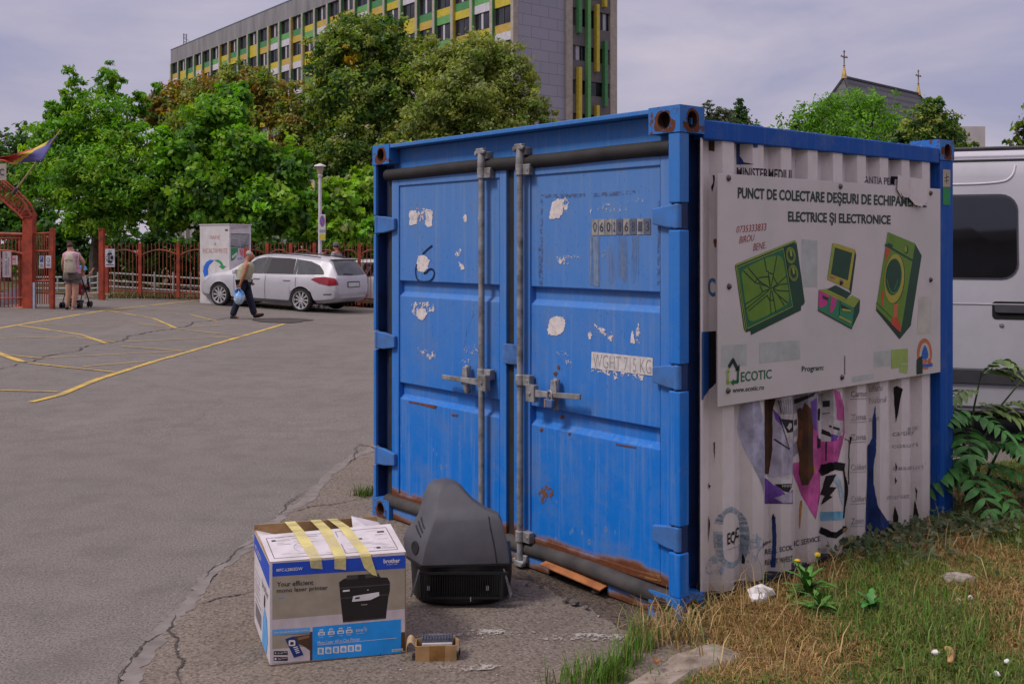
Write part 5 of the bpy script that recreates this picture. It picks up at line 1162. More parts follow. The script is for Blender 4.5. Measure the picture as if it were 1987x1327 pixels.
tree('maple_tree', 'dark green maple right of the church roof above the white van', 'tree', stand(1800, 38), [LB(1805,245,38,50,42),LB(1812,208,38,20,24),LB(1840,262,38,32,30),LB(1755,275,38,34,26),LB(1800,320,38,70,60)], 12000, .16, [(GD,.5),(GM,.35),(GO,.15)], 43, .2, .4, None, per=16)
tree('maple_tree', 'dark leafy tree at the right edge above the van roof', 'tree', stand(2010, 30), [LB(1992,262,30,26,34),LB(2030,240,30,50,50),LB(1960,275,30,14,8),LB(2020,320,30,60,60),LB(1972,240,30,8,14)], 2600, .18, [(GD,.4),(GM,.6)], 44, .16, .4, None, per=14)
tree('low_shrub', 'little shrub above the van roof beside the far beige block', 'shrub', stand(1888, 34), [LB(1890,282,34,14,8),LB(1868,284,34,8,9),LB(1880,320,34,40,36)], 900, .16, [(GD,.5),(GM,.5)], 45, .08, .4, None, per=12)

# --- grass on the verge: single blades, dry and green
def grass(name, label, pts, h, wd, cols, seed, lean=.6):
    rg = np.random.default_rng(seed); n = len(pts); p = np.array(pts, float)
    a_ = rg.random(n)*2*np.pi; d = np.stack([np.cos(a_), np.sin(a_), np.zeros(n)], 1); sd2 = np.stack([-np.sin(a_), np.cos(a_), np.zeros(n)], 1)
    hh = (h*(.45+.9*rg.random(n)))[:, None]; ln = (lean*(.2+1.1*rg.random(n)))[:, None]; w2 = (wd*(.7+.6*rg.random(n)))[:, None]
    up = np.array([0, 0, 1.0]); m = p+up*hh*.55+d*hh*ln*.35; t = p+up*hh*(1-.35*ln)+d*hh*ln
    V = np.stack([p-sd2*w2, p+sd2*w2, m+sd2*w2*.7, m-sd2*w2*.7, t], 1)
    ci = rg.choice(len(cols), n, p=[c[1] for c in cols]); tint = np.array([c[0] for c in cols], float)[ci]*(.7+.6*rg.random((n, 1)))
    o = mesh_np(name, V, [(0,1,2,3),(3,2,4)], tint, m_blade); o['kind'] = 'stuff'; o['label'] = label; return o
DRY = [((.34,.215,.085),.40),((.215,.12,.048),.30),((.46,.31,.12),.18),((.13,.15,.03),.12)]; GRN = [((.095,.155,.026),.42),((.16,.20,.04),.33),((.05,.105,.02),.15),((.24,.19,.07),.10)]
rg = np.random.default_rng(5)
dry, grn, tall, longd = [], [], [], []
while len(dry)+len(grn) < 120000:
    for x, y in zip(rg.uniform(-.4, 5.2, 4000), rg.uniform(2.9, 7.6, 4000)):
        if not inside((x, y), verge): continue
        if abs((x)/y) > .56 : continue
        kd = min((Vector((x, y))+Vector((-.06,.06))-q).length for q in kk[::3])
        if kd < .085 and rg.random() < (.96 if y < 3.98 else .45): continue
        v = mnoise.noise((x*1.5, y*1.5, 2))+.45*mnoise.noise((x*5, y*5, 7))+.10
        thin = mnoise.noise((x*2.6, y*2.6, 9))
        if thin < -.28 and rg.random() < .6: continue
        z = vz(x, y)
        near = y < 6.2 or rg.random() < .6
        if not near: continue
        (grn if rg.random() < sst((v+.35)/1.1)*.9 else dry).append((x, y, z))
        if v > .2 and rg.random() < .03: tall.append((x, y, z))
        if v < 0 and rg.random() < .02: longd.append((x, y, z))
grass('dry_grass', 'dry straw-coloured grass on the verge', dry, .040, .0020, DRY, 1, 1.4)
grass('green_grass', 'short green grass on the verge', grn, .045, .0025, GRN, 2, 1.0)
# taller tufts against the container, along the kerb and at the asphalt's edge
def tuft(cx, cy, r, n): 
    out_ = []
    for _ in range(n):
        q = Vector((cx, cy))+Vector((rg.normal()*r, rg.normal()*r)); out_.append((q.x, q.y, vz(q.x, q.y)-.02 if inside((q.x, q.y), verge) else 0))
    return out_
tl_ = []
for px, py, r, n in [(1350,1190,.05,110),(1300,1208,.06,120),(1390,1175,.05,60),(1420,1160,.05,40),(1270,1225,.05,70),(1340,1225,.05,80),(1460,1150,.05,40),(1540,1120,.06,40),(1640,1080,.06,40)]:
    q = gp(px, py, .05); tl_ += tuft(q.x, q.y, r, n)
grass('tall_straw', 'long bleached grass stalks at the foot of the container', tl_+longd, .155, .0024, [((.42,.30,.13),.5),((.30,.20,.08),.3),((.12,.17,.04),.2)], 3, 1.0)
tg_ = []
for px, py, r, n in [(1185,1318,.035,150),(1160,1327,.05,110),(1215,1290,.03,130),(1130,1330,.06,80),(1245,1262,.03,90),(1100,1325,.05,30),(1240,1240,.05,50)]:
    q = gp(px, py); tg_ += tuft(q.x, q.y, r, n)
grass('kerbside_grass', 'bright green grass tufts growing along the kerb', tg_+tall, .115, .0024, [((.09,.20,.02),.6),((.13,.22,.04),.25),((.28,.24,.10),.15)], 4, .5)
q = gp(706,962); grass('crack_grass', 'grass tuft growing in the asphalt beside the left post of the container', tuft(q.x, q.y, .035, 140), .075, .003, [((.07,.13,.02),.7),((.15,.17,.05),.3)], 6, .7)
q = gp(572,600.5); grass('car_park_weeds', 'weeds under the silver car', [(q.x+rg.normal()*.32, q.y+rg.normal()*.10, gz(q.x, q.y)) for _ in range(260)], .12, .008, [((.07,.13,.02),.8),((.15,.17,.05),.2)], 8, .8)
fw = []
for t in np.linspace(0, 1, 900):
    q = gp(205+525*t, 579+4*t); fw.append((q.x+rg.normal()*.1, q.y+.1+rg.normal()*.12, q.z))
grass('fence_weeds', 'dry weeds and grass along the foot of the fence', fw, .25, .012, [((.10,.12,.03),.4),((.26,.17,.06),.4),((.06,.10,.02),.2)], 9, .9)
# broad-leaved weeds
def leafpoly(mb, p, d, up, ln, wd, droop=.25, lob=0):
    d = d.normalized(); s = d.cross(up).normalized(); n = 7; L_v, R_v = [], []
    prev = []
    for i in range(n):
        t = i/(n-1); w2 = wd*.5*(math.sin(math.pi*min(1, t*.96+.04))**.8)*(1+(lob*(1 if i % 2 else -1)))
        c = p+d*ln*t+up*(ln*(.12*math.sin(t*2.2)-droop*t*t)); prev.append((c-s*w2+up*w2*.25, c, c+s*w2+up*w2*.25))
    vs = [q for r_ in prev for q in r_]; mb.add(vs, [(3*i+k, 3*i+k+1, 3*i+k+4, 3*i+k+3) for i in range(n-1) for k in (0, 1)])
m_weed = M('weed_leaf', (.07,.20,.03), .55, .35, 12); m_weedd = M('weed_dark', (.045,.18,.028), .55, .35, 12); m_stem = M('green_stem', (.07,.11,.03), .7, .3, 15)
def weed(px, py, n, ln, wd, seed, name, label, mat, up=.9, flower=0):
    rg2 = random.Random(seed); b = gp(px, py, .07); t = thing(name, label, 'plant', b); mb = MB()
    for i in range(n):
        a_ = rg2.uniform(0, 6.28); el = rg2.uniform(.25, up*1.3); d = Vector((math.cos(a_)*math.cos(el), math.sin(a_)*math.cos(el), math.sin(el)))
        z0 = Vector((0,0,rg2.uniform(0,.08)*up)); leafpoly(mb, z0, d, Vector((-math.cos(a_)*math.sin(el), -math.sin(a_)*math.sin(el), math.cos(el))), ln*rg2.uniform(.6,1.2), wd*rg2.uniform(.7,1.2), .35, .25)
    mb.build('leaves', mat, t, smooth=True)
    if flower:
        for i in range(flower):
            a_ = rg2.uniform(-1, 4); h = rg2.uniform(.13, .20); e = Vector((.07*math.cos(a_), .07*math.sin(a_), h)); mb = MB(); mb.tube([(0,0,0), e*.6+Vector((0,0,.02)), e], .002, 5); s_ = mb.build('stalk', m_stem, t)
            mb = MB(); mb.lathe([(0,.008),(.008,.007),(.014,.002),(.006,-.006),(0,-.007)], 9, Matrix.Translation(e)); mb.build('flower_head', M('dandelion_yellow', (.55,.36,.01), .7, .2, 40), t)
weed(1565,1165,34,.13,.032,1,'dandelion_weed','leafy dandelion weed with yellow heads at the wall foot',m_weed,1.0,3)
weed(1590,1200,16,.12,.026,8,'dandelion_weed','leafy weed without flowers just in front of the dandelion',m_weed,.8)
weed(1690,1200,26,.075,.03,2,'green_weed','dark green weed clump in the middle of the grass',m_weedd,.9)
# ivy-like ground leaves by the far end of the wall
iv = []; rgv = np.random.default_rng(12)
for px, py, n, sx, sy in [(1700,1042,620,50,14),(1800,1020,640,60,12),(1880,1010,700,60,14),(1950,1000,560,60,14),(1740,1065,420,60,16),(1860,970,160,40,14),(1940,960,160,50,16)]:
    for _ in range(n):
        q = gp(px+rgv.normal()*sx, py+rgv.normal()*sy, .10+.03*rgv.normal()); iv.append(tuple(q))
p = np.array(iv); n = len(p); nr = unit(rgv.normal(size=(n,3))*.5+np.array([0,-.3,1])); ax = unit(np.cross(nr, rgv.normal(size=(n,3)))); bx = np.cross(nr, ax); s = .019*(.5+rgv.random((n,1)))
V = np.stack([p-ax*s, p+bx*s*.6, p+ax*s, p-bx*s*.6], 1); o = mesh_np('ground_ivy', V, [(0,1,2,3)], np.array([[.075,.115,.045],[.14,.16,.09],[.04,.08,.03],[.20,.13,.06]])[rgv.choice(4, n, p=[.35,.25,.3,.1])]*(.7+.6*rgv.random((n,1))), m_leaf); o['kind'] = 'stuff'; o['label'] = 'leafy ground cover at the far end of the container wall'
# tree-of-heaven sapling by the far corner
sp_ = thing('ailanthus_sapling', 'green sapling with long feathery leaves by the far container corner', 'plant', gp(1888,985,.06)); SB = sp_.location
mbL, mbD, mbS = MB(), MB(), MB()
def frond(p, d, ln, n, lw, mb, droop=.5, seed=0):
    rg2 = random.Random(seed); d = d.normalized(); path = []
    for i in range(n+1):
        t = i/n; path.append(p+d*ln*t+Vector((0,0,-droop*ln*t*t)))
    mbS.tube(path, [.004*(1-.7*i/n)+.0006 for i in range(n+1)], 5)
    for i in range(1, n+1):
        tdir = (path[i]-path[i-1]).normalized(); sd3 = tdir.cross(Vector((0,0,1))).normalized(); up = sd3.cross(tdir)
        sz = lw*(1-.45*abs(i/n-.45)*1.6)
        for s_ in (-1, 1): leafpoly(mb, path[i], (sd3*s_+tdir*.55+Vector((0,0,rg2.uniform(-.25,.1)))), up, sz*rg2.uniform(.85,1.15), sz*.34, .30)
    leafpoly(mb, path[-1], (path[-1]-path[-2]), Vector((0,0,1)), lw*.8, lw*.28, .3)
YS = SB.y
def pt(px, py, dy=0): return at(px, py, YS+dy)-SB
stems = [[(1888,985,0),(1880,880,0),(1890,790,.0),(1905,720,-.05)],[(1890,985,0),(1905,860,.05),(1940,790,.05),(1985,735,.1)],[(1885,985,0),(1870,880,-.1),(1868,800,-.1)],[(1890,985,0),(1925,900,-.05),(1950,850,-.1)],[(1884,985,0),(1865,930,-.15),(1858,900,-.2)]]
for st in stems: mbS.tube([pt(*q) for q in st], [.010,.008,.006,.004][:len(st)], 6)
fr = [(1893,790,0,1.0,.1,.25,.34,8,0),(1905,725,-.05,.6,-.4,.9,.26,7,0),(1898,760,0,-.9,-.2,.2,.26,7,0),(1903,730,-.05,.9,.1,.55,.25,7,0),(1890,800,0,.9,-.3,.25,.36,8,0),(1940,790,.05,1,-.2,.4,.34,8,0),(1980,738,.1,.7,.0,.6,.3,7,0),(1868,800,-.1,-.6,-.5,.35,.24,6,1),(1868,810,-.1,.5,-.6,.3,.26,6,1),(1868,830,-.1,-.2,-.8,.1,.26,6,1),
      (1950,850,-.1,.8,-.4,.4,.32,8,1),(1950,855,-.1,.2,-.8,.2,.30,7,1),(1945,862,-.1,-.9,-.3,.3,.30,7,1),(1890,890,-.1,-.8,-.5,.15,.30,7,1),(1895,900,-.1,.9,-.5,.15,.38,8,1),(1870,920,-.15,.5,-.8,.10,.32,7,1),(1862,905,-.2,-.8,-.4,.15,.26,6,1),(1860,905,-.2,.2,-.9,-.1,.28,6,1),(1875,940,-.15,.9,-.4,-.02,.36,8,1),(1900,930,-.1,1,-.1,.2,.36,8,1),(1910,870,0,.8,.3,.3,.34,8,1),(1880,860,-.05,-.5,-.7,.25,.24,6,1)]
for i, (px, py, dy, dx, dyy, dz, ln, n, dk) in enumerate(fr): frond(pt(px, py, dy), Vector((dx, dyy, dz)), ln, n, .150, mbD if dk else mbL, .55, i)
mbL.build('leaves', M('sapling_leaf', (.15,.25,.05), .5, .3, 9), sp_, smooth=True, label='upper duller leaves'); mbD.build('leaves', m_weedd, sp_, smooth=True, label='lower deep green leaves'); mbS.build('stem', m_stem, sp_, smooth=True)
# ------------------------------------------------------------------ buildings in the distance
m_clad = N('grey_cladding'); bk = m_clad.n('TexBrick'); bk.inputs['Scale'].default_value = 1; bk.inputs['Brick Width'].default_value = 2.2; bk.inputs['Row Height'].default_value = 1.1; bk.inputs['Mortar Size'].default_value = .022; bk.inputs['Color1'].default_value = (.265,.26,.315,1); bk.inputs['Color2'].default_value = (.245,.24,.29,1); bk.inputs['Mortar'].default_value = (.12,.115,.145,1)
mpn = m_clad.n('Mapping'); mpn.inputs['Rotation'].default_value = (R(90),0,0); tcn = m_clad.n('TexCoord'); m_clad.l(tcn.outputs['Object'], mpn.inputs[0]); m_clad.l(mpn.outputs[0], bk.inputs[0]); m_clad.col(bk.outputs[0]); m_clad.rough(.7); m_clad = m_clad.mat
m_fascia = M('fascia_grey', (.20,.195,.205), .85, .2, .6, stretch=(1,1,.2), bump=.3, bsc=5, bd=.05)
m_beige = M('pilaster_beige', (.34,.30,.255), .8, .12, 2); m_glass = M('office_glass', (.016,.016,.020), .12, .5, .8, spec=.6); m_fr = M('window_frame_grey', (.05,.05,.055), .5, .1, 4); m_blind = M('white_mullion', (.45,.43,.45), .6, .1, 5)
PG = {k: M('panel_'+k, c, .55, .12, 3) for k, c in dict(green=(.055,.20,.07), lgreen=(.11,.30,.10), yellow=(.46,.37,.035), ochre=(.44,.30,.06), white=(.50,.48,.53)).items()}
# local frame: origin at the right-hand corner, local x along the gable, local y along the long front
BA = math.atan2(.617, .787); BT = thing('office_block', 'long grey office slab with green and yellow window panels', 'building', (.1, 100, 0), BA)
RZ, LEN, GAB, BAY, ST = 34.2, 92.0, 13.5, 92.0/27, 3.4
mb = MB(); mb.box((.45, .0, -6), (GAB, LEN, RZ-.6)); mb.build('wall', m_fascia, BT)
mb = MB(); mb.box((-.02, -.02, RZ-2.3), (GAB+.05, LEN+.1, RZ)); mb.build('fascia', m_fascia, BT); mb = MB(); mb.box((-.06,-.06,RZ), (GAB+.1,LEN+.14,RZ+.12)); mb.build('roof_edge', M('roof_metal', (.10,.12,.16), .5), BT)
GL_ = 6.5   # grey cladding width on the gable; then pilaster, window strip, pilaster
mb = MB(); mb.box((.0, -.12, -4), (GL_, -.002, RZ-2.3)); mb.build('gable_cladding', m_clad, BT)
for a_, b_ in ((GL_, GL_+.85), (GAB-.95, GAB+.02)): mb = MB(); mb.box((a_, -.35, -4), (b_, -.01, RZ+.05)); mb.build('pilaster', m_beige, BT)
for i in range(28):
    mb = MB(); y = i*BAY; mb.box((-.14, y-.21, -2), (.45, y+.21, RZ-2.3)); mb.build('pilaster', m_beige, BT)
keys = ['green','yellow','lgreen','ochre','yellow','green','white','lgreen']
rg = random.Random(14)
# one strip of spandrels and coloured jambs per bay
for i in range(27):
    y0, y1 = i*BAY+.21, (i+1)*BAY-.21; mb = MB(); cols = list(PG.values()); kn = list(PG.keys())
    jc = rg.choice(['green','green','lgreen','yellow'])
    for f in range(7):
        zt = RZ-2.3-f*ST; pat = [('yellow','lgreen'),('ochre','white'),('lgreen','white'),('green','ochre'),('yellow','yellow'),('green','yellow'),('lgreen','white'),('yellow','white')][rg.randrange(8)]
        mb.m = kn.index(pat[0]); mb.box((.16, y0, zt-2.55), (.44, y1, zt-1.75)); mb.m = kn.index(pat[1]); mb.box((.16, y0, zt-3.4), (.44, y1, zt-2.555))
        mb.m = kn.index(jc if rg.random() < .7 else rg.choice(['green','yellow'])); mb.box((-.10, y1-.06, zt-3.4), (.158, y1-.002, zt-.01))
    mb.build('spandrel_panels', cols, BT)
wproto = None
for i in range(27):
    for f in range(3 if i > 8 else 4):
        zt = RZ-2.3-f*ST; y0, y1 = i*BAY+.22, (i+1)*BAY-.28
        kind = (i+f) % 2
        if wproto is None: wproto = {}
        if kind not in wproto:
            mb = MB(); w_ = y1-y0; mb.box((.30, 0, -1.74), (.36, w_, -.01)); g = mb.build('window', m_glass, BT)
            mb = MB(); mb.m = 0
            for a_, b_ in ((0,.07),(w_-.07,w_)): mb.box((.26, a_, -1.74), (.305, b_, -.01))
            mb.box((.262, .07, -1.74), (.304, w_-.07, -1.66)); mb.box((.262, .07, -.09), (.304, w_-.07, -.01))
            mb.m = 1
            mb.box((.25, w_*.52, -1.66), (.303, w_*.52+(.34 if kind else .10), -.09))
            fr_ = mb.build('window_frame', [m_fr, m_blind if kind else m_fr], g); wproto[kind] = g; g.location = (0, y0, zt)
        else:
            g = wproto[kind].copy(); C.objects.link(g); g.location = (0, y0, zt)
            ch = [c_ for c_ in wproto[kind].children][0].copy(); C.objects.link(ch); ch.parent = g
# gable window strip: dark bands, windows, coloured fins
X0, X1 = GL_+.85, GAB-.95; mb = MB(); m_band = M('dark_band', (.11,.098,.10), .6, .1, 2)
zc = lambda py: CH-(py-HY)/F*108
for py0, py1 in ((-160,-120),(-94,-56),(-28,10),(9,30),(64,100),(128,165),(192,228)):
    mb = MB(); mb.box((X0, -.30, zc(py1)), (X1+.12, -.02, zc(py0))); mb.build('storey_band', m_band, BT)
for py0, py1 in ((-30,8),(29,66),(98,130),(163,194),(226,262)):
    g = MB().box((X0, -.06, zc(py1)+.05), (X1, -.03, zc(py0)-.05)).build('window', m_glass, BT)
    mb = MB(); mb.box((X0, -.14, zc(py1)), (X0+.55, -.065, zc(py0))); 
    for x in (X0+1.35, X0+2.5, X1-1.0): mb.box((x, -.12, zc(py1)), (x+.16, -.065, zc(py0)))
    mb.build('window_frame', m_fr, g)
    mb = MB(); mb.box((X0+.62, -.10, zc(py1)+.1), (X0+1.1, -.064, zc(py0)-.1)); mb.box((X1-.9, -.10, zc(py1)+.1), (X1-.45, -.064, zc(py0)-.1)); mb.build('blind', M('window_blind', (.36,.35,.40), .6), g)
for px, py0, py1, k in ((1117,-50,78,'green'),(1134,-60,262,'lgreen'),(1151,18,146,'yellow'),(1166,-30,20,'yellow'),(1167,85,210,'green'),(1117,142,262,'yellow'),(1151,210,262,'yellow')):
    Yl = 108.; xx = X0+(px-1107)/(1180-1107)*(X1-X0); mb = MB(); mb.box((xx-.20, -.75, zc(py1)), (xx+.20, -.302, zc(py0))); mb.build('sun_fin', PG[k], BT)
# aerial on the roof's far end
mb = MB()
for dx in (0, .5): mb.tube([(1+dx, LEN-3, RZ), (1+dx, LEN-3, RZ+2.4)], .06, 5)
for z in (.5, 1.1, 1.7, 2.3): mb.tube([(1, LEN-3, RZ+z), (1.5, LEN-3, RZ+z-.4)], .04, 4); mb.tube([(1, LEN-3, RZ+z), (1.5, LEN-3, RZ+z)], .04, 4)
mb.tube([(1, LEN-3, RZ+2), (1, LEN-7, RZ)], .03, 4); mb.build('aerial_mast', m_fr, BT)
# church: steep dark roof with two crosses
m_slate = N('slate_roof'); z = m_slate.sep()[2]; wv = m_slate.n('TexWave', wave_type='BANDS', bands_direction='Z'); wv.inputs['Scale'].default_value = .62; wv.inputs['Distortion'].default_value = .3; m_slate.l(m_slate.coord(), wv.inputs['Vector']); m_slate.col(m_slate.mix(m_slate.ramp(wv.outputs[0], .55, .8), (.052,.050,.062), (.022,.021,.027))); m_slate.rough(.6); m_slate = m_slate.mat
Y1, Y2 = 72., 80.; rA = at(1638,150,Y1); rB = at(1782,175,Y2); ch = thing('church', 'church with a steep dark slate roof and a gilded cross at each ridge end', 'building', (rA.x, rA.y, 0)); CB = ch.location
d = (rB-rA); d.z = 0; dn = d.normalized(); nn = Vector((dn.y, -dn.x, 0)); hz0 = rA.z-9
rB.z = rA.z; e0, e1 = 3.2, 2.4
c = [rA-dn*e0+nn*4.6, rB+dn*e1*1.4+nn*4.6, rB+dn*e1*1.4-nn*4.6, rA-dn*e0-nn*4.6]
for q in c: q.z = rA.z-8
mb = MB(); mb.add([p-CB for p in (rA, rB, *c)], [(0,2,3,1),(1,3,4),(0,1,4,5),(0,5,2)]); mb.build('roof', m_slate, ch)
mb = MB(); mb.tube([rA-CB, rB-CB], .12, 6); 
for a_, b_ in ((rA, c[0]), (rA, c[3]), (rB, c[1])): mb.tube([a_-CB, b_-CB], .10, 6)
mb.build('ridge', M('ridge_dark', (.03,.03,.04), .5), ch)
mb = MB(); mb.add([Vector((*(p-CB)[:2], z)) for z in (-4, rA.z-8) for p in c], [(0,1,5,4),(1,2,6,5),(2,3,7,6),(3,0,4,7)]); mb.build('wall', M('church_wall', (.40,.37,.33), .85), ch)
m_gold = M('gilding', (.48,.32,.10), .45, .2, 4, .3); m_cross = M('weathered_cross', (.27,.22,.19), .5, .2, 4, .3)
for p in (rA, rB):
    p = p-CB; TS = Matrix.Translation(p) @ Matrix.Scale(.34, 4)
    mb = MB(); mb.lathe([(.62,-.3),(.5,.5),(.34,1.2),(.2,1.9),(.26,2.0),(.0,2.2)], 8, TS); k_ = mb.build('finial', m_gold, ch); mb = MB()
    Z3 = lambda z, u=0: p+dn*u*.34+Vector((0,0,z*.34))
    mb.lathe([(0,2.1),(.3,2.35),(0,2.6)], 8, TS); mb.tube([Z3(2.0), Z3(5.2)], .045, 6); mb.tube([Z3(4.1,-1.0), Z3(4.1,1.0)], .045, 6)
    for z, u in ((5.2,0),(4.1,-1.05),(4.1,1.05)):
        for dz, du in ((.2,0),(0,.2),(0,-.2)): mb.lathe([(0,-.05),(.05,-.02),(.05,.02),(0,.05)], 6, Matrix.Translation(Z3(z+dz,u+du)))
    for s_ in (-1, 1): mb.tube([Z3(4.1,.5*s_), Z3(3.55)], .02, 4); mb.tube([Z3(4.1,.5*s_), Z3(4.65)], .02, 4)
    mb.build('cross', m_cross, ch)
# far pale block behind the maple
Yp = 95.; a_ = at(1862,246,Yp); b_ = at(1938,256,Yp-3); fb = thing('pale_block', 'far pale flat-roofed block showing above the van roof', 'building', (a_.x, a_.y, 0)); m_pale = M('pale_render', (.40,.37,.36), .85, .1, .5); m_pale2 = M('pale_panels', (.50,.50,.52), .7, .1, .5)
mb = MB(); w_ = b_.x-a_.x; mb.box((-6, 0, -3), (w_, 12, a_.z-.3)); mb.build('wall', m_pale2, fb); mb = MB(); mb.box((-6.1,-.15,a_.z-2.2), (w_+.1,12.1,a_.z)); mb.build('parapet', m_pale, fb); mb = MB(); mb.box((-6.1,-.2,a_.z-2.35), (w_+.1,-.01,a_.z-2.25)); mb.build('shadow_gap', m_fr, fb)
mb = MB(); mb.box((w_+.12, 2, -3), (w_+9, 12, a_.z-3.2)); mb.build('low_wing', m_pale, fb)

# ------------------------------------------------------------------ fence, gate and what hangs on them
m_red = M('rust_red_paint', (.33,.048,.020), .55, .22, 5, dirt=(.14,.028,.016), bump=.1, bsc=30); m_red2 = M('rust_red_dull', (.24,.052,.028), .7, .3, 4, dirt=(.09,.03,.02))
YF0, YF1 = 31.0, 30.2
def fpos(px): Y = YF0+(YF1-YF0)*(px-200)/525; X = (px-CX)/F*Y; return Vector((X, Y, gz(X, Y)))
fn_ = thing('iron_fence', 'rust-red iron fence of thin bars with scalloped top rails', 'fence', fpos(208)); FB = fn_.location
pxs = [208,272,346,416,468,518,564,610,654,697,742]
nb = 0; barm = MB(); mb_ = []
for i, (pa, pb_) in enumerate(zip(pxs, pxs[1:])):
    a_, b_ = fpos(pa), fpos(pb_); zt = 1.646-(480-HY)/F*31; L_b = (b_-a_).length
    rail = MB(); pts = []
    for k in range(11):
        t = k/10; q = a_.lerp(b_, t); q.z = 1.36+.17*math.sin(math.pi*t)*1.0+(.02*t); pts.append(q-FB)
    rail.tube(pts, .022, 6); lo = [a_.lerp(b_, t)+Vector((0,0,.22)) for t in (0, 1)]; rail.tube([q-FB for q in lo], .018, 6); rail.pieces('rail', m_red2, fn_)
    nbars = max(6, round(L_b/.118))
    for k in range(1, nbars):
        t = k/nbars; q = a_.lerp(b_, t); top = 1.66+.10*math.sin(math.pi*t); z0 = q.z+.06
        if nb < 99:
            m1 = MB(); m1.tube([Vector((q.x, q.y, z0))-FB, Vector((q.x, q.y, top))-FB], .013, 4); m1.build('bar', m_red2, fn_); nb += 1
        else: barm.tube([Vector((q.x, q.y, z0))-FB, Vector((q.x, q.y, top))-FB], .013, 4)
    p1 = MB(); p1.box((a_.x-FB.x-.045, a_.y-FB.y-.045, a_.z-.05), (a_.x-FB.x+.045, a_.y-FB.y+.045, 1.62 if i else 1.55)); p1.build('post', m_red, fn_)
if barm.v: o = barm.build('bar', m_red2, fn_); o['kind'] = 'stuff'
# gate posts beside the opening
def col_post(px0, px1, ytop, ybot, Y, name, label, mat=m_red):
    a_ = at(px0, ybot, Y); b_ = at(px1, ytop, Y); t = thing(name, label, 'post', (a_.x, Y, a_.z)); w_ = b_.x-a_.x
    mb = MB(); mb.box((0, 0, -.15), (w_, w_, b_.z-a_.z)); mb.build('shaft', mat, t, bevel=.01); mb = MB(); mb.box((-.012,-.012,b_.z-a_.z+.001), (w_+.012,w_+.012,b_.z-a_.z+.03)); mb.build('cap', mat, t); return t
YG = 26.6
col_post(191, 200.5, 446, 582, 29.6, 'gate_post', 'tall rust-red square post right of the gate opening beside the warning sign')
# main gate
gt = thing('park_gate', 'rust-red iron park gate with lattice arch and banners at the left edge', 'gate', at(56, 604, 25.6)); GB_ = gt.location
def gq(px, py, Y=25.6): return at(px, py, Y)-GB_
mb = MB(); a_ = gq(46,604); b_ = gq(65.5,412); mb.box((a_.x, -.08, -.1), (b_.x, .16, b_.z)); mb.build('arch_post', m_red, gt, bevel=.01); mb = MB(); a_ = gq(35,600); b_ = gq(45,455); mb.box((a_.x, .0, -.1), (b_.x, .12, b_.z)); mb.build('gate_stile', m_red, gt, bevel=.008)
# lattice arch
top = [(65,420),(52,395),(30,372),(0,348),(-40,322),(-100,300)]; bot = [(48,425),(35,412),(12,392),(-15,372),(-50,352),(-100,336)]
mb = MB()
for k_, yo in ((0,-.10),(1,.16)):
    for ln_ in (top, bot): mb.tube([gq(*q)+Vector((0,yo,0)) for q in ln_], .030, 6)
mb.pieces('arch_chord', m_red, gt); mb = MB()
for (t0, t1), (b0, b1) in zip(zip(top, top[1:]), zip(bot, bot[1:])):
    for yo in (-.10, .16):
        for k in range(3):
            f = k/3; A1 = gq(*[t0[j]+(t1[j]-t0[j])*f for j in (0,1)]); B1 = gq(*[b0[j]+(b1[j]-b0[j])*(f+.17) for j in (0,1)]); A2 = gq(*[t0[j]+(t1[j]-t0[j])*(f+.33) for j in (0,1)])
            for p, q in ((A1,B1),(B1,A2)): mb.tube([p+Vector((0,yo,0)), q+Vector((0,yo,0))], .011, 4)
    for f in (0, .5): A1 = gq(*[t0[j]+(t1[j]-t0[j])*f for j in (0,1)]); mb.tube([A1+Vector((0,-.1,0)), A1+Vector((0,.16,0))], .012, 4); mb.tube([A1+Vector((0,-.1,0)), gq(*[b0[j]+(b1[j]-b0[j])*f for j in (0,1)])+Vector((0,.16,0))], .010, 4)
mb.build('arch_lattice', m_red, gt)
# gate leaf
mb = MB(); a_ = gq(-70,452); b_ = gq(64,456); mb.tube([a_, b_], .045, 6); mb.tube([gq(-70,604.5), gq(65,596.5)], .04, 6); mb.tube([gq(-70,580), gq(65,577.5)], .02, 6); mb.tube([gq(-70,455.5)-Vector((0,0,.08)), b_-Vector((0,0,.08))], .02, 6); mb.pieces('gate_frame', m_red, gt)
mb = MB(); mb.tube([gq(*q)-Vector((0,.05,0)) for q in chaikin([(-60,482),(-20,486),(20,487),(45,492),(65,499)], 2)], .030, 6); mb.build('gate_arc', m_red, gt)
for i in range(15):
    px = -60+i*7.6; 
    mb = MB(); mb.tube([gq(px, 604-.06*(px+60)), gq(px, 456)], .016, 4); mb.build('gate_bar', m_red2, gt)
# side panel between arch post and the next post
mb = MB(); mb.tube([gq(66,454), gq(98,452)], .025, 6); mb.tube([gq(66,487), gq(98,487.5)], .022, 6); mb.tube([gq(66,546), gq(98,545)], .028, 6); mb.pieces('side_rail', m_red, gt)
for i in range(7): mb = MB(); mb.tube([gq(68.5+i*4.4, 590), gq(68.5+i*4.4, 454)], .014, 4); mb.build('side_bar', m_red2, gt)
mb = MB(); a_ = gq(97.5,592); b_ = gq(105.5,443); mb.box((a_.x,-.06,-.1), (b_.x,.06,b_.z)); mb.build('side_post', m_red, gt, bevel=.008)
mb = MB(); a_ = gq(67,596); b_ = gq(71,548); mb.box((a_.x,-.10,0), (b_.x,-.04,b_.z)); mb.build('pale_jamb', M('jamb_pale', (.33,.36,.44), .6), gt)
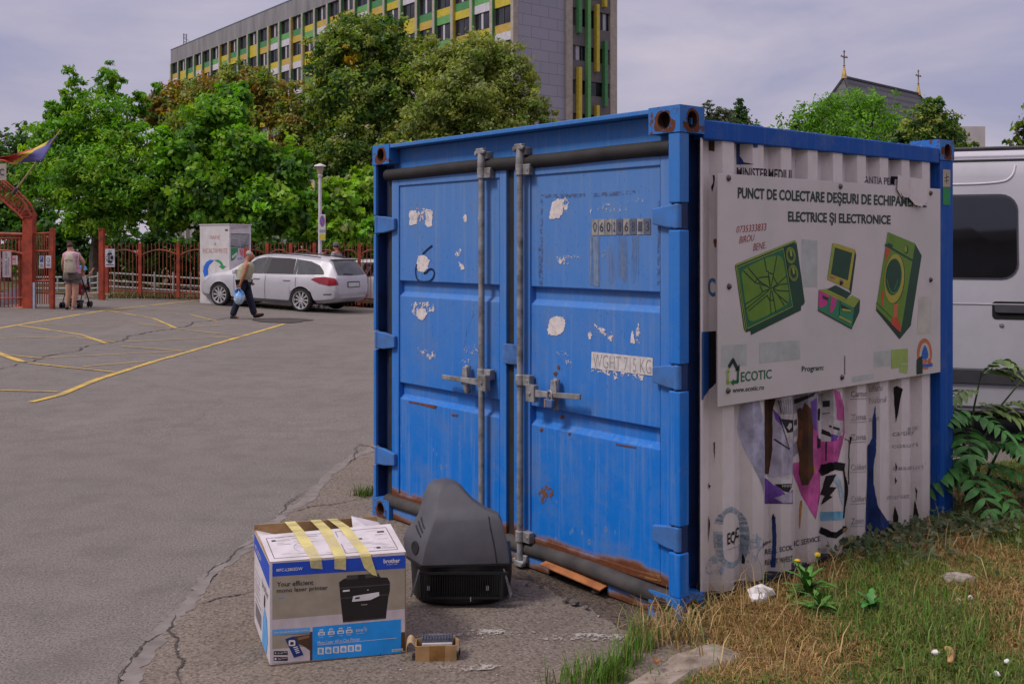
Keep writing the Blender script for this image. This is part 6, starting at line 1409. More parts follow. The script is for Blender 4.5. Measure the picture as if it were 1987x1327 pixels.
# banners and notices
m_ban = M('banner_white', (.42,.38,.42), .6, .1, 9); m_banp = M('banner_pink', (.42,.27,.28), .6, .1, 9); m_bt = M('banner_text', (.05,.035,.06), .6, .1, 9)
def sheet(name, label, cat, px0, py0, px1, py1, Y, mat, deco=None, dy=0, skew=0):
    a_ = at(px0, py1, Y); b_ = at(px1, py0, Y); t = thing(name, label, cat, (a_.x, Y, a_.z)); w_, h_ = b_.x-a_.x, b_.z-a_.z
    mb = MB(); mb.add([(0,0,0),(w_,0,0),(w_,0,h_),(0,0,h_),(0,.012,0),(w_,.012,0),(w_,.012,h_),(0,.012,h_)], [(0,1,2,3),(7,6,5,4),(0,4,5,1),(1,5,6,2),(2,6,7,3),(3,7,4,0)]); mb.build('plate', mat, t)
    if deco:
        dd = Decal(None, lambda a2, b2, o_: Vector((a2*w_, -o_, b2*h_)), (), .002, .003); deco(dd); dd.build('print', t)
    return t
def rct(x0, y0, x1, y1): return [(x0,y0),(x1,y0),(x1,y1),(x0,y1)]
def vtext(dd, t, x0, y0, x1, y1, m, rot=False):
    uv, fs, _ = text_geo(t, .01); dd.raw([((x0+(x1-x0)*(1-v), y0+(y1-y0)*u) if rot else (x0+(x1-x0)*u, y0+(y1-y0)*v)) for u, v in uv], fs, m, 3)
def dec1(dd): dd.polyab(rct(.0,.0,.18,1), m_banp, 1); dd.polyab(rct(.80,.0,1,1), m_banp, 1); vtext(dd, 'ARADUL AZI', .30, .05, .52, .95, m_bt, True); vtext(dd, 'FESTIVAL', .60, .1, .74, .8, m_bt, True)
sheet('gate_banner', 'tall white and pink printed banner on the gate leaf', 'banner', 5, 488, 22, 538, 25.45, m_ban, dec1); sheet('gate_banner', 'white and pink banner cut by the left edge of the photo', 'banner', -14, 488, 1, 540, 25.45, m_ban, lambda dd: dd.polyab(rct(.5,0,1,1), m_banp, 1))
sheet('gate_notice', 'small pinkish notice right of the tall banner on the gate', 'notice', 24, 496, 34, 514, 25.45, m_ban, lambda dd: (dd.polyab(rct(0,0,.62,1), m_banp, 1), dd.polyab(rct(.05,.55,.55,.7), M('notice_red', (.35,.05,.06), .6), 2)))
mb = MB(); bs = thing('sloping_banner', 'white cloth hung along a slope behind the lower gate bars', 'banner', at(-30,596,25.75)); q = [at(-30,596,25.75), at(47,590,25.75), at(47,552,25.75), at(20,562,25.75), at(-30,584,25.75)]; mb.add([p-bs.location for p in q]+[p-bs.location+Vector((0,.015,0)) for p in q], [(0,1,2,3,4),(9,8,7,6,5),(0,5,6,1),(1,6,7,2),(2,7,8,3),(3,8,9,4),(4,9,5,0)]); mb.build('cloth', M('banner_lilac', (.38,.37,.47), .7, .15, 3), bs)
def dec2(dd): dd.polyab(rct(.12,.52,.86,.96), M('notice_navy', (.03,.04,.18), .6), 1); vtext(dd, 'P', .35, .66, .62, .92, m_ban); [dd.polyab(rct(.14,.36-.07*i,.86,.385-.07*i), m_bt, 1) for i in range(5)]
def dec3(dd): dd.polyab([(.5+.30*math.cos(t), .64+.20*math.sin(t)) for t in np.linspace(0,6.28,14)], M('notice_grey', (.18,.20,.26), .6), 1); dd.polyab([(.5+.20*math.cos(t), .64+.13*math.sin(t)) for t in np.linspace(0,6.28,14)], m_ban, 2); [dd.polyab(rct(.16,.30-.08*i,.84,.33-.08*i), m_bt, 1) for i in range(3)]
m_wp = M('notice_white', (.46,.46,.52), .6, .06, 9)
sheet('panel_notice', 'blue and white notice on the narrow gate panel', 'notice', 76, 497, 85, 521, 25.4, m_wp, dec2); sheet('panel_notice', 'white notice with a grey ring on the narrow gate panel', 'notice', 88.5, 496, 99, 520, 25.4, m_wp, dec3)
def dec4(dd):
    k = M('sign_black', (.012,.012,.014), .6)
    dd.polyab([(.14,.38),(.14,.62),(.36,.80),(.64,.80),(.86,.62),(.86,.38),(.64,.20),(.36,.20)][::1], k, 1); dd.polyab(rct(.02,.36,.36,.64), m_wp, 2); dd.polyab(rct(.08,.40,.34,.60), k, 3); dd.polyab(rct(.13,.44,.31,.56), m_wp, 4); dd.polyab(rct(.50,.36,.92,.66), m_wp, 2); dd.polyab(rct(.56,.40,.86,.62), k, 3); vtext(dd, 'S', .62, .43, .80, .59, m_wp); dd.polyab(rct(.1,.10,.9,.14), m_bt, 1); dd.polyab(rct(.3,.86,.7,.89), m_bt, 1)
sheet('warning_sign', 'white sign with a black camera symbol on the fence', 'sign', 204, 483, 222.5, 518, 30.7, m_wp, dec4)
# flag on its short staff over the arch
fl = thing('flag_staff', 'slanting wooden flag staff fixed to the lattice arch', 'pole', at(28,372,25.4)); mb = MB(); mb.tube([(0,0,0), at(118,252,25.0)-fl.location], [.022,.016], 8); mb.build('staff', M('staff_wood', (.40,.30,.17), .7), fl); mb = MB(); mb.tube([at(25,376,25.4)-fl.location, at(36,362,25.4)-fl.location], .045, 8); mb.build('bracket', m_fr, fl)
tf = thing('tricolour_flag', 'faded blue, yellow and red flag hanging from the slanting staff', 'flag', at(112,262,25)); 
U_ = [(112,262),(92,275),(70,287),(40,296),(15,303),(-25,308)]; D_2 = [(80,316),(62,314),(44,316),(25,320),(5,312),(-25,314)]
FC = [M('flag_blue', (.115,.105,.30), .8, .1, 4), M('flag_yellow', (.50,.40,.06), .8, .1, 4), M('flag_red', (.42,.045,.035), .8, .1, 4)]
mb = MB(); nu, nv = 24, 8
def crv(P_l, t): f = t*(len(P_l)-1); i = min(int(f), len(P_l)-2); f -= i; return [P_l[i][j]+(P_l[i+1][j]-P_l[i][j])*f for j in (0,1)]
vs = []
for i in range(nu+1):
    for j in range(nv+1):
        t, v = i/nu, j/nv; u0, d0 = crv(U_, t), crv(D_2, t); q = at(u0[0]+(d0[0]-u0[0])*v, u0[1]+(d0[1]-u0[1])*v, 25+.10*math.sin(5*v+t*7)); vs.append(q-tf.location)
b0 = len(mb.v)
for i in range(nu):
    for j in range(nv):
        s = (i/nu)*1.35-(.20 if j < nv*.5 else -.02)*.9+.0; 
        mb.m = 0 if (i/nu < (.34+.14*(j/nv))) and not (j <= 1 and i/nu > .16) else (1 if i/nu < .40+.30*(j/nv) or j == 1 and i/nu < .62 else 2)
        mb.f.append((i*(nv+1)+j, (i+1)*(nv+1)+j, (i+1)*(nv+1)+j+1, i*(nv+1)+j+1)); mb.mi.append(mb.m)
mb.v = vs; o = mb.build('cloth', FC, tf, smooth=True); sm = o.modifiers.new('s', 'SOLIDIFY'); sm.thickness = .006
pp = sheet('arch_plate', 'pale plate on the arch cut by the left edge', 'sign', -30, 318, 12, 350, 25.3, M('plate_pale', (.42,.37,.33), .7, .1, 4), lambda dd: vtext(dd, 'PARC', .1, .3, .9, .7, m_bt))
# pale pipe railing and low walls behind
pr = thing('pipe_railing', 'pale pipe railing seen behind the fence and through the gate opening', 'railing', at(75,575,32.6)); m_pipe = M('pipe_grey', (.30,.31,.32), .5, .1, 5)
PB = pr.location
def rpt(px, py): return at(px, py, 32.6-.4*(px-75)/320)-PB
for py0, py1 in ((538,530),(550,545),(560,556)): 
    mb = MB(); mb.tube([rpt(68,py0), rpt(180,py0-.4*0), rpt(215,py1), rpt(392,py1+11)], .028, 6); mb.build('pipe', m_pipe, pr)
for px in (83,112,174.5,190,222,258,300,336,370): mb = MB(); mb.tube([rpt(px,576), rpt(px,528+ (0 if px > 160 else 8))], .030, 6); mb.build('upright', m_pipe, pr)
for (p0, p1, y0, y1, Y, lb) in ((107,138,578,586,29.5,'low concrete edging left of the stroller in the gate opening'),(163,191,568,583,29.9,'low concrete block between the stroller and the gate post'),(200,216,570,581,30.8,'mossy concrete footing at the start of the fence')):
    a_ = at(p0, y1, Y); b_ = at(p1, y0, Y); w3 = thing('low_wall', lb, 'wall', (a_.x, Y, a_.z)); mb = MB(); mb.box((0,0,-.2),(b_.x-a_.x,.5,b_.z-a_.z)); mb.build('block', m_conc, w3, bevel=.02)
# ------------------------------------------------------------------ clothing bin
KB = at(445,572,29.3); KB.z = gz(KB.x, KB.y)
bn = thing('clothing_bin', 'tall white clothing collection bin with blue and green arrows behind the car bonnet', 'bin', KB); VL, VR = Vector((-1.01,.60,0)), Vector((.43,.72,0)); HBN = 2.27
m_bin = M('bin_white', (.50,.48,.49), .55, .08, 5); m_binr = M('bin_print_red', (.50,.20,.17), .6, .08, 9); m_bing = M('bin_green', (.02,.22,.07), .6, .08, 9); m_binb = M('bin_blue', (.015,.11,.52), .6, .08, 9); m_bind = M('bin_inside', (.42,.42,.44), .6, .1, 9)
mb = MB(); lo = [Vector((0,0,0)), VR, VR+VL, VL]
mb.add(lo+[p+Vector((0,0,HBN)) for p in lo], [(4,5,6,7),(1,2,6,5),(2,3,7,6),(3,0,4,7)])
z0, z1 = 1.60, 2.02; a_, b_ = .06, .94          # the street side with its hatch opening
P = lambda u, z, d=0: VR*u+Vector((0,0,z))+VL.normalized()*d
mb.add([P(0,0),P(1,0),P(1,z0),P(0,z0)], [(0,1,2,3)]); mb.add([P(0,z1),P(1,z1),P(1,HBN),P(0,HBN)], [(0,1,2,3)]); mb.add([P(0,z0),P(a_,z0),P(a_,z1),P(0,z1)], [(0,1,2,3)]); mb.add([P(b_,z0),P(1,z0),P(1,z1),P(b_,z1)], [(0,1,2,3)])
mb.build('body', m_bin, bn)
mb = MB(); mb.add([P(a_,z0),P(b_,z0),P(b_,z1),P(a_,z1),P(a_,z0,.25),P(b_,z0,.25),P(b_,z1,.25),P(a_,z1,.25)], [(4,5,6,7),(0,1,5,4),(1,2,6,5),(2,3,7,6),(3,0,4,7)]); mb.build('hatch_recess', m_bin, bn); mb = MB(); mb.add([P(a_,z1-.02,.02),P(b_,z1-.02,.02),P(b_,z0+.05,.22),P(a_,z0+.05,.22)], [(0,1,2,3)]); mb.tube([P(a_+.02,z1-.12,.0),P(.40,z1-.14,.01),P(.55,z0+.05,.04)], .012, 5); mb.build('hatch_flap', m_bind, bn)
mb = MB(); e = Vector((0,0,HBN)); 
mb.add([e-VL*.02-VR*.02, e+VR*1.02-VL*.02, e+(VR+VL)*1.02, e+VL*1.02-VR*.02]+[q+Vector((0,0,.03)) for q in (e-VL*.02-VR*.02, e+VR*1.02-VL*.02, e+(VR+VL)*1.02, e+VL*1.02-VR*.02)], [(0,3,2,1),(4,5,6,7),(0,1,5,4),(1,2,6,5),(2,3,7,6),(3,0,4,7)]); mb.build('lid', m_bin, bn)
c2p = lambda x, y: (370+x/5.37, 420+y/5.37)
def mkdec(V_, nrm):
    n = nrm.normalized(); u = V_.normalized()
    def pj(px, py): p = hitp(px, py, KB, n)-KB; return (p.dot(u), p.z)
    return Decal(pj, lambda a2, b2, o_: u*a2+Vector((0,0,b2))+n*o_, (), .002, .004)
nL = Vector((VL.y,-VL.x,0)); nL = nL if nL.y < 0 else -nL; nR = Vector((VR.y,-VR.x,0)); nR = nR if nR.y < 0 else -nR
dd = mkdec(VL, nL)
for t, q in (('HAINE', [(200,238),(306,238),(306,196),(200,196)]), ('&', [(245,302),(266,302),(266,272),(245,272)]), ('INCALTAMINTE', [(128,382),(382,382),(382,332),(128,332)])): dd.text(t, [c2p(*p) for p in q], m_binr, 1, -.01)
dd.poly([c2p(*q) for q in [(130,575),(138,520),(165,475),(205,452),(245,455),(225,478),(195,505),(180,550),(184,600),(160,640),(145,635)]], m_binb, 1); dd.poly([c2p(*q) for q in [(245,453),(290,452),(325,475),(345,515),(372,520),(335,552),(292,520),(318,512),(298,485),(265,468)]], m_bing, 1)
dd.poly([c2p(*q) for q in rct(360,135,388,152)], m_bt, 1); dd.build_marks('side_print', bn, .03)
dd = mkdec(VR, nR); m_pk = M('bin_pink', (.50,.36,.36), .6); dd.text('HAINE SI INCALTAMINTE', [c2p(*p) for p in [(415,135),(600,128),(600,100),(415,108)]], m_pk, 1)
dd.poly([c2p(*q) for q in [(418,335),(492,332),(488,400),(450,455),(418,465)]], m_bing, 1); [dd.poly([c2p(*q) for q in ell(438+i*18, 420-i*14, 10, 18)], m_bin, 2) for i in range(3)]
dd.poly([c2p(*q) for q in [(550,332),(608,332),(608,400),(552,440)]], M('bin_red', (.50,.09,.05), .6), 1); dd.poly([c2p(*q) for q in [(505,345),(540,335),(548,380),(540,425),(515,395)]], M('bin_rose', (.48,.14,.20), .6), 1); dd.text('& CO', [c2p(*p) for p in [(488,450),(538,447),(538,430),(488,432)]], m_binb, 1, .02); dd.poly([c2p(*q) for q in rct(415,306,455,312)], m_bt, 1); dd.poly([c2p(*q) for q in rct(550,300,605,307)], m_bt, 1); dd.build_marks('hatch_print', bn, .05)

# ------------------------------------------------------------------ lamp post with its parking sign
lpb = gp(623,592); YLp = 29.6; X = (621-CX)/F*YLp; lp = thing('street_lamp', 'white lamp post with a cone lantern behind the silver car', 'street lamp', (X, YLp, gz(X, YLp))); zt = lambda py: CH-(py-HY)/F*YLp-lp.location.z
m_lamp = M('lamp_white', (.52,.50,.53), .5, .1, 8)
mb = MB(); mb.tube([(0,0,0),(0,0,zt(505)),(0,0,zt(345))], [.065,.052,.045], 12); mb.lathe([(.045,zt(346)),(.06,zt(344)),(.075,zt(340)),(.04,zt(338))], 12); mb.build('pole', m_lamp, lp, smooth=True)
mb = MB(); mb.lathe([(.0,zt(339)),(.06,zt(339)),(.125,zt(323)),(.0,zt(323))], 14); mb.build('lantern', M('lantern_glass', (.36,.30,.20), .35, .1, 6), lp, smooth=True); mb = MB(); mb.lathe([(.175,zt(323.5)),(.165,zt(321.5)),(.03,zt(318)),(.0,zt(317.5))], 14); mb.lathe([(.0,zt(324)),(.175,zt(323.5))], 14); mb.build('lamp_shade', m_lamp, lp, smooth=True, angle=60)
def dec5(dd):
    r_ = M('sign_red', (.36,.03,.05), .5); b_ = M('sign_blue', (.08,.05,.30), .5)
    E_ = lambda k: [(.5+.40*k*math.cos(t), .74+.215*k*math.sin(t)) for t in np.linspace(0, 6.28, 24, endpoint=False)]
    dd.polyab(E_(1), r_, 1); dd.polyab(E_(.82), b_, 2); dd.polyab([(.24,.86),(.32,.90),(.76,.62),(.68,.58)], r_, 3)
    dd.polyab(rct(.04,.04,.96,.24), M('sign_yellow', (.48,.40,.04), .5), 1); vtext(dd, 'P-REZERVAT', .08, .30, .92, .35, m_bt); vtext(dd, 'INSTITUTIE', .08, .36, .92, .41, m_bt)
ps = sheet('parking_sign', 'no parking sign with a yellow lower panel on the lamp post', 'sign', 619, 416, 631.5, 466.5, 29.48, m_wp, dec5)
mb = MB(); mb.box((.02,.012,.55),(.16,.10,.58)); mb.box((.02,.012,.10),(.16,.10,.13)); mb.pieces('clamp', m_galv, ps)

# ------------------------------------------------------------------ cars
ZW = .325
def arch(x, z, ws, r=.37):
    for xw in ws:
        d = abs(x-xw)
        if d < r: return max(z, ZW+math.sqrt(r*r-d*d)*1.0-.0)
    return z
def interp(tab, x):
    if x <= tab[0][0]: return tab[0][1]
    for (x0, y0), (x1, y1) in zip(tab, tab[1:]):
        if x <= x1: t = (x-x0)/(x1-x0); return y0+(y1-y0)*t
    return tab[-1][1]
def make_car(name, label, loc, rz, scale, wagon=True, group='cars parked by the fence', mats=None):
    t = thing(name, label, 'car', loc, rz, group); t.scale = (scale, scale*.86, scale*.92); WS = (1.40, -1.29)
    m_body, = mats
    top = [(-2.36,.60),(-2.345,.80),(-2.32,.96),(-2.27,1.06),(-2.08,1.36),(-2.00,1.435),(-1.6,1.475),(-.9,1.515),(-.2,1.525),(.25,1.49),(.55,1.40),(.85,1.24),(1.12,1.06),(1.25,1.015),(1.6,.96),(1.95,.87),(2.2,.76),(2.30,.66),(2.345,.55)]
    belt = [(-2.36,.60),(-2.34,.80),(-2.30,.95),(-2.0,.985),(-1.2,.965),(0,.945),(1.0,.905),(1.25,.90),(1.7,.83),(2.1,.73),(2.25,.67),(2.345,.55)]
    wid = [(-2.36,.66),(-2.3,.78),(-2.1,.86),(-1.7,.895),(-.5,.90),(1.2,.90),(1.7,.88),(2.0,.80),(2.2,.68),(2.345,.50)]
    low = [(-2.36,.42),(-2.2,.30),(-1.9,.26),(-1.0,.20),(1.0,.20),(1.9,.22),(2.2,.24),(2.345,.34)]
    xs = sorted(set([-2.36,-2.345,-2.32,-2.29,-2.25,-2.19,-2.13,-2.08,-2.04,-2.0]+[round(v, 3) for v in np.arange(-1.95, 2.0, .05)]+[2.05,2.1,2.15,2.2,2.25,2.30,2.345]))
    def half(x):
        zt, zb, zs, w = interp(top, x), interp(low, x), interp(belt, x), interp(wid, x)
        zs = min(zs, zt-.02); cab = max(0., min(1., (zt-zs)/.5)); z2 = zb+.10
        gw = w*(.985-.02*cab); rw = w*(.93-.23*cab)
        zm = zb+(zs-zb)*.45; zn = zb+(zs-zb)*.75
        pts = [(0, zb), (.80*w, zb), (.965*w, z2), (1.0*w, zm), (.995*w, zn), (.975*w, zs-.02), (.955*w, zs+.012), (rw+(gw-rw)*.42, zs+(zt-zs)*.50), (rw, zt-.055*cab-.015), (rw*.84, zt-.012), (rw*.45, zt+.012*cab), (0, zt+.018*cab)]
        return [(y, arch(x, z, WS) if 0 < k < 5 else z) for k, (y, z) in enumerate(pts)]
    rings = []
    for x in xs: h = half(x); rings.append([(x, y, z) for y, z in h]+[(x, -y, z) for y, z in h[-2:0:-1]])
    mb = MB(); mb.loft(rings); mb.build('body', m_body, t, smooth=True, angle=32)
    def side(x, z):
        h = half(x); b_ = h[5:10]
        if z < h[5][1]: b_ = h[2:6]
        for (y0, z0), (y1, z1) in zip(b_, b_[1:]):
            if z0 <= z <= z1 and z1 > z0: return y0+(y1-y0)*(z-z0)/(z1-z0)
        return b_[0][0] if z < b_[0][1] else b_[-1][0]
    def patch(nm, poly, mat, s, off=.006, dx=.04, nz=5, parent=None, label=None):
        mb = MB(); x0, x1 = min(p[0] for p in poly), max(p[0] for p in poly); n = max(2, int((x1-x0)/dx)); 
        def span(x):
            zs = []
            for (xa, za), (xb, zb) in zip(poly, poly[1:]+poly[:1]):
                if (xa <= x < xb) or (xb <= x < xa): zs.append(za+(zb-za)*(x-xa)/(xb-xa))
            return (min(zs), max(zs)) if len(zs) >= 2 else None
        cols = [span(x0+(x1-x0)*min(max(i/n, .002), .998)) for i in range(n+1)]; vs = []
        for i, c_ in enumerate(cols):
            x = x0+(x1-x0)*i/n; c_ = c_ or (0, 0)
            for j in range(nz+1): z = c_[0]+(c_[1]-c_[0])*j/nz; vs.append((x, s*(side(x, z)+off), z))
        mb.add(vs, [(i*(nz+1)+j, (i+1)*(nz+1)+j, (i+1)*(nz+1)+j+1, i*(nz+1)+j+1) for i in range(n) for j in range(nz)]); return mb.build(nm, mat, parent or t, label, smooth=True)
    gl = M('car_glass', (.035,.042,.046), .06, .3, 3, spec=.7); gd = M('car_glass_dark', (.010,.010,.011), .08, .3, 3, spec=.7); tr_ = M('car_trim', (.03,.03,.034), .45, .1, 5); chm = M('car_chrome', (.55,.54,.58), .25, .05, 5, .6)
    for s in (1, -1):
        patch('side_window', [(.98,.96),(.30,1.385),(.10,1.425),(-.02,1.435),(-.05,.985)], gl, s); patch('side_window', [(-.16,.985),(-.20,1.435),(-.75,1.435),(-.98,1.42),(-1.0,1.0)], gd, s); patch('side_window', [(-1.10,1.005),(-1.08,1.41),(-1.45,1.375),(-1.75,1.28),(-1.92,1.13),(-1.95,1.05),(-1.85,1.02)], gl, s)
        patch('window_pillar', [(-.052,.985),(-.022,1.44),(-.195,1.44),(-.158,.985)], tr_, s, .007, .02); patch('window_pillar', [(-1.0,1.0),(-.985,1.425),(-1.078,1.415),(-1.102,1.005)], tr_, s, .007, .02)
        patch('window_trim', [(1.02,.935),(-1.95,1.018),(-1.95,1.032),(1.02,.95)], chm, s, .010, .06, 1)
        for x in (.86, -.14, -1.12): patch('door_seam', [(x-.008, .28), (x-.008+(0.06 if x > .5 else 0), .93), (x+.004+(0.06 if x > .5 else 0), .93), (x+.004, .28)], tr_, s, .004, .006, 8)
        for x in (.16, -.82): 
            mb = MB(); y = s*(side(x, .84)+.022); mb.tube([(x+.11, y-s*.02, .845), (x+.07, y, .85), (x-.09, y, .853), (x-.12, y-s*.02, .85)], .014, 6); mb.build('door_handle', m_body, t, smooth=True)
        patch('headlight', [(1.78,.80),(1.95,.80),(2.20,.70),(2.28,.60),(2.12,.60),(1.95,.68)], M('car_lens', (.42,.43,.46), .15, .1, 6, spec=.7), s); patch('tail_light', [(-1.60,.90),(-1.72,.955),(-2.0,.985),(-2.27,.96),(-2.33,.88),(-2.335,.78),(-2.15,.755),(-1.85,.80)], M('car_tail_red', (.24,.012,.022), .15, .2, 9, spec=.7), s, .010, .03)
        patch('sill_trim', [(1.0,.205),(-.92,.205),(-.92,.26),(1.0,.25)], tr_, s, .004, .06, 2)
        mb = MB(); y = side(.86, .98); mb.loft([[(.80+dx*k, s*(y+.02+dy), 1.0+dz*k) for dx, dz in ((-.07,-.05),(.06,-.06),(.09,.03),(-.06,.07))] for dy, k in ((0,.6),(.05,1),(.16,.95),(.19,.6))]); mb.build('mirror', m_body, t, smooth=True)
        # roof rails
        mb = MB(); mb.tube([(x, s*.60, interp(top, x)+.025) for x in np.linspace(-1.7, .1, 14)], .016, 6); mb.build('roof_rail', tr_, t, smooth=True)
        for xw in WS:
            w = MB(); T = Matrix.Translation((xw, s*.80, ZW)) @ Matrix.Rotation(R(-90*s), 4, 'X'); w.lathe([(.20,-.11),(.29,-.11),(.315,-.08),(.322,-.03),(.322,.03),(.315,.075),(.29,.095),(.245,.088),(.225,.05)], 32, T); wh = w.build('wheel', M('tyre', (.014,.013,.013), .85, .2, 20), t, smooth=True)
            r_ = MB(); r_.m = 0; r_.lathe([(.245,.09),(.228,.085),(.222,.03)], 32, T); r_.lathe([(0,.062),(.045,.070),(.06,.05)], 14, T)
            for k in range(10):
                a_ = 2*math.pi*k/10; c_, s_ = math.cos(a_), math.sin(a_); n_ = (-s_, c_)
                q = [(.04,.017),(.13,.019),(.226,.030)]; vs = []
                for rr, ww in q: vs += [(rr*c_+n_[0]*ww, rr*s_+n_[1]*ww, .062), (rr*c_-n_[0]*ww, rr*s_-n_[1]*ww, .062), (rr*c_-n_[0]*ww*1.2, rr*s_-n_[1]*ww*1.2, .03), (rr*c_+n_[0]*ww*1.2, rr*s_+n_[1]*ww*1.2, .03)]
                r_.add(vs, [(4*i+j, 4*i+(j+1) % 4, 4*i+4+(j+1) % 4, 4*i+4+j) for i in range(2) for j in range(4)], T)
            r_.build('rim', M('alloy', (.46,.45,.47), .35, .08, 9, .5), wh, smooth=True, angle=30); d_ = MB(); d_.lathe([(0,-.02),(.228,-.02)], 24, T); d_.build('brake_disc', m_dark, wh)
    # wheel wells and floor
    mb = MB()
    for xw in WS: mb.box((xw-.385, -.70, .26), (xw+.385, .70, .70))
    mb.box((-1.95, -.70, .22), (1.75, .70, .30)); mb.build('underbody', m_dark, t)
    # rear glass, plate, bumper details
    def rear(y, z, off): 
        x = min(interp([(zz, xx) for xx, zz in top[:6]], z), -1.9); return (x-off-.10*(1-abs(y))*.0+.06*abs(y)**2, y, z)
    def rpatch(nm, y0, y1, z0, z1, mat, off=.012, tap=0): 
        mb = MB(); n = 8; vs = [rear((y0+(y1-y0)*i/n)*(1-tap*j/4), z0+(z1-z0)*j/4, off) for i in range(n+1) for j in range(5)]
        mb.add(vs, [(i*5+j, (i+1)*5+j, (i+1)*5+j+1, i*5+j+1) for i in range(n) for j in range(4)]); return mb.build(nm, mat, t, smooth=True)
    rw_ = rpatch('rear_window', -.66, .66, 1.035, 1.375, gl, .02, .14); mb = MB(); mb.tube([rear(-.02,1.05,.03), rear(.38,1.075,.035)], .012, 5); mb.build('wiper', tr_, rw_)
    rpatch('number_plate', -.26, .26, .72, .83, M('car_plate', (.45,.45,.47), .5, .1, 9), .015); rpatch('plate_recess', -.30, .30, .70, .86, tr_, .010)
    mb = MB(); mb.box((-2.10,-.58,1.445),(-1.92,.58,1.468)); mb.build('spoiler', m_body, t, bevel=.012)
    for s in (1,-1): patch('bumper_slot', [(-1.98,.50),(-2.2,.515),(-2.2,.54),(-1.98,.525)], tr_, s, .006, .04, 1)
    # windscreen
    mb = MB(); vs = []; n = 8
    for i in range(n+1):
        y = -.66+1.32*i/n
        for x in np.linspace(1.10, .42, 6): vs.append((x-.10*abs(y/.66)**2, y*(1-.12*(1.1-x)), interp(top, x)+.012-.03*abs(y/.66)**2))
    mb.add(vs, [(i*6+j, (i+1)*6+j, (i+1)*6+j+1, i*6+j+1) for i in range(n) for j in range(5)]); mb.build('windscreen', gl, t, smooth=True)
    return t
mb_silver = M('silver_paint', (.43,.42,.46), .45, .05, 3, .2, .5, coat=.15); mb_white = M('white_car_paint', (.52,.52,.55), .35, .05, 3, 0, .5, coat=.4)
rw, fw2 = gp(614,606.5), gp(434,592.8); yaw = math.atan2(fw2.y-rw.y, fw2.x-rw.x); sc = 1.07
mid = (rw+fw2)/2; nrm = Vector((-math.sin(yaw), math.cos(yaw), 0)); nrm = nrm if nrm.y > 0 else -nrm
cpos = mid+nrm*.74*sc+Vector((-.22,0,0)); cpos.z = (rw.z+fw2.z)/2
car = make_car('parked_car', 'silver estate car parked in front of the clothing bin', cpos, yaw, sc, mats=(mb_silver,))
car.rotation_euler = (0, -math.atan2(fw2.z-rw.z, (fw2-rw).length), yaw)
c2 = at(716, 560, 31.2); c2.z = gz(c2.x, c2.y)
make_car('parked_car', 'white car mostly hidden between the silver car and the container', c2, yaw+R(4), 1.0, mats=(mb_white,))

# ------------------------------------------------------------------ the white van
VA = math.atan2(-.33, .944); V0 = gp(1900, 868); vn = thing('white_van', 'white panel van with a dark rear side window beyond the container', 'van', V0, VA)
ex, ey = Vector((math.cos(VA), math.sin(VA), 0)), Vector((-math.sin(VA), math.cos(VA), 0))
def vproj(px, py): p = hitp(px, py, V0, -ey)-V0; return (p.dot(ex), p.z)
sec = [(.10,.27),(.02,.30),(.0,.45),(-.012,.60),(-.015,.95),(.0,1.15),(.045,1.6),(.10,2.05),(.125,2.22),(.16,2.36),(.25,2.43),(.5,2.47),(1.0,2.48)]
def vy(z): return interp([(z_, y_) for y_, z_ in sec[1:11]], z)
full = sec+[(2.0-y, z) for y, z in sec[-2::-1]]
m_van = M('van_white', (.385,.38,.42), .35, .05, 2, 0, .5, coat=.35, dirt=(.34,.33,.365)); m_vtrim = M('van_trim', (.045,.045,.052), .6, .15, 6)
mb = MB(); xsn = [-2.0,-1.96,-1.85,-1.0,0,1.0,2.0,2.9,3.15,3.22]; rg_ = []
for x in xsn: e_2 = max(0, (-1.85-x)/.15, (x-2.9)/.32); rg_.append([(x, 1.0+(y-1.0)*(1-.10*e_2**2), .27+(z-.27)*(1-.05*e_2**2)) for y, z in full])
mb.loft(rg_); mb.build('body', m_van, vn, smooth=True, angle=40)
def vrect(nm, px0, py0, px1, py1, r, mat, off, parent=None, th=None):
    (xa, za), (xb, zb) = vproj(px0, py1), vproj(px1, py0); pts = rrect(xa, xb, za, zb, min(r, (xb-xa)*.49, (zb-za)*.49), 5); mb = MB()
    n = len(pts); o_ = [(x, vy(z)-off, z) for x, z in pts]; i_ = [(x, vy(z)+.004, z) for x, z in pts]
    mb.add(o_+i_, [tuple(range(n))]+[(k, n+k, n+(k+1) % n, (k+1) % n) for k in range(n)]); return mb.build(nm, mat, parent or vn)
ws_ = vrect('window_seal', 1788, 375, 1978, 541, .13, m_vtrim, .006); vrect('side_window', 1793, 379, 1974, 537, .115, M('van_glass', (.010,.010,.012), .03, .2, 2, spec=.9), .010)
vrect('handle_recess', 1925, 586, 2010, 619, .03, m_dark, .004); vrect('door_handle', 1930, 592, 2004, 606, .02, m_vtrim, .022)
(xk, zk) = vproj(1943, 631); mb = MB(); mb.lathe([(.0,.012),(.012,.011),(.018,.004),(.018,.0)], 14, Matrix.Translation((xk, vy(zk), zk)) @ Matrix.Rotation(R(90), 4, 'X')); mb.build('lock', m_galv, vn, smooth=True)
for (p0, p1, th_, m_, nm) in ((309,309,.010,m_vtrim,'roof_gutter'),(590,590,.006,M('van_crease',(.36,.35,.38),.4),'body_crease'),(790,790,.010,m_vtrim,'sill_seam')):
    _, z_ = vproj(1900, p0); mb = MB(); mb.tube([(-1.8, vy(z_)-.001, z_), (2.85, vy(z_)-.001, z_)], th_, 6); mb.build(nm, m_, vn)
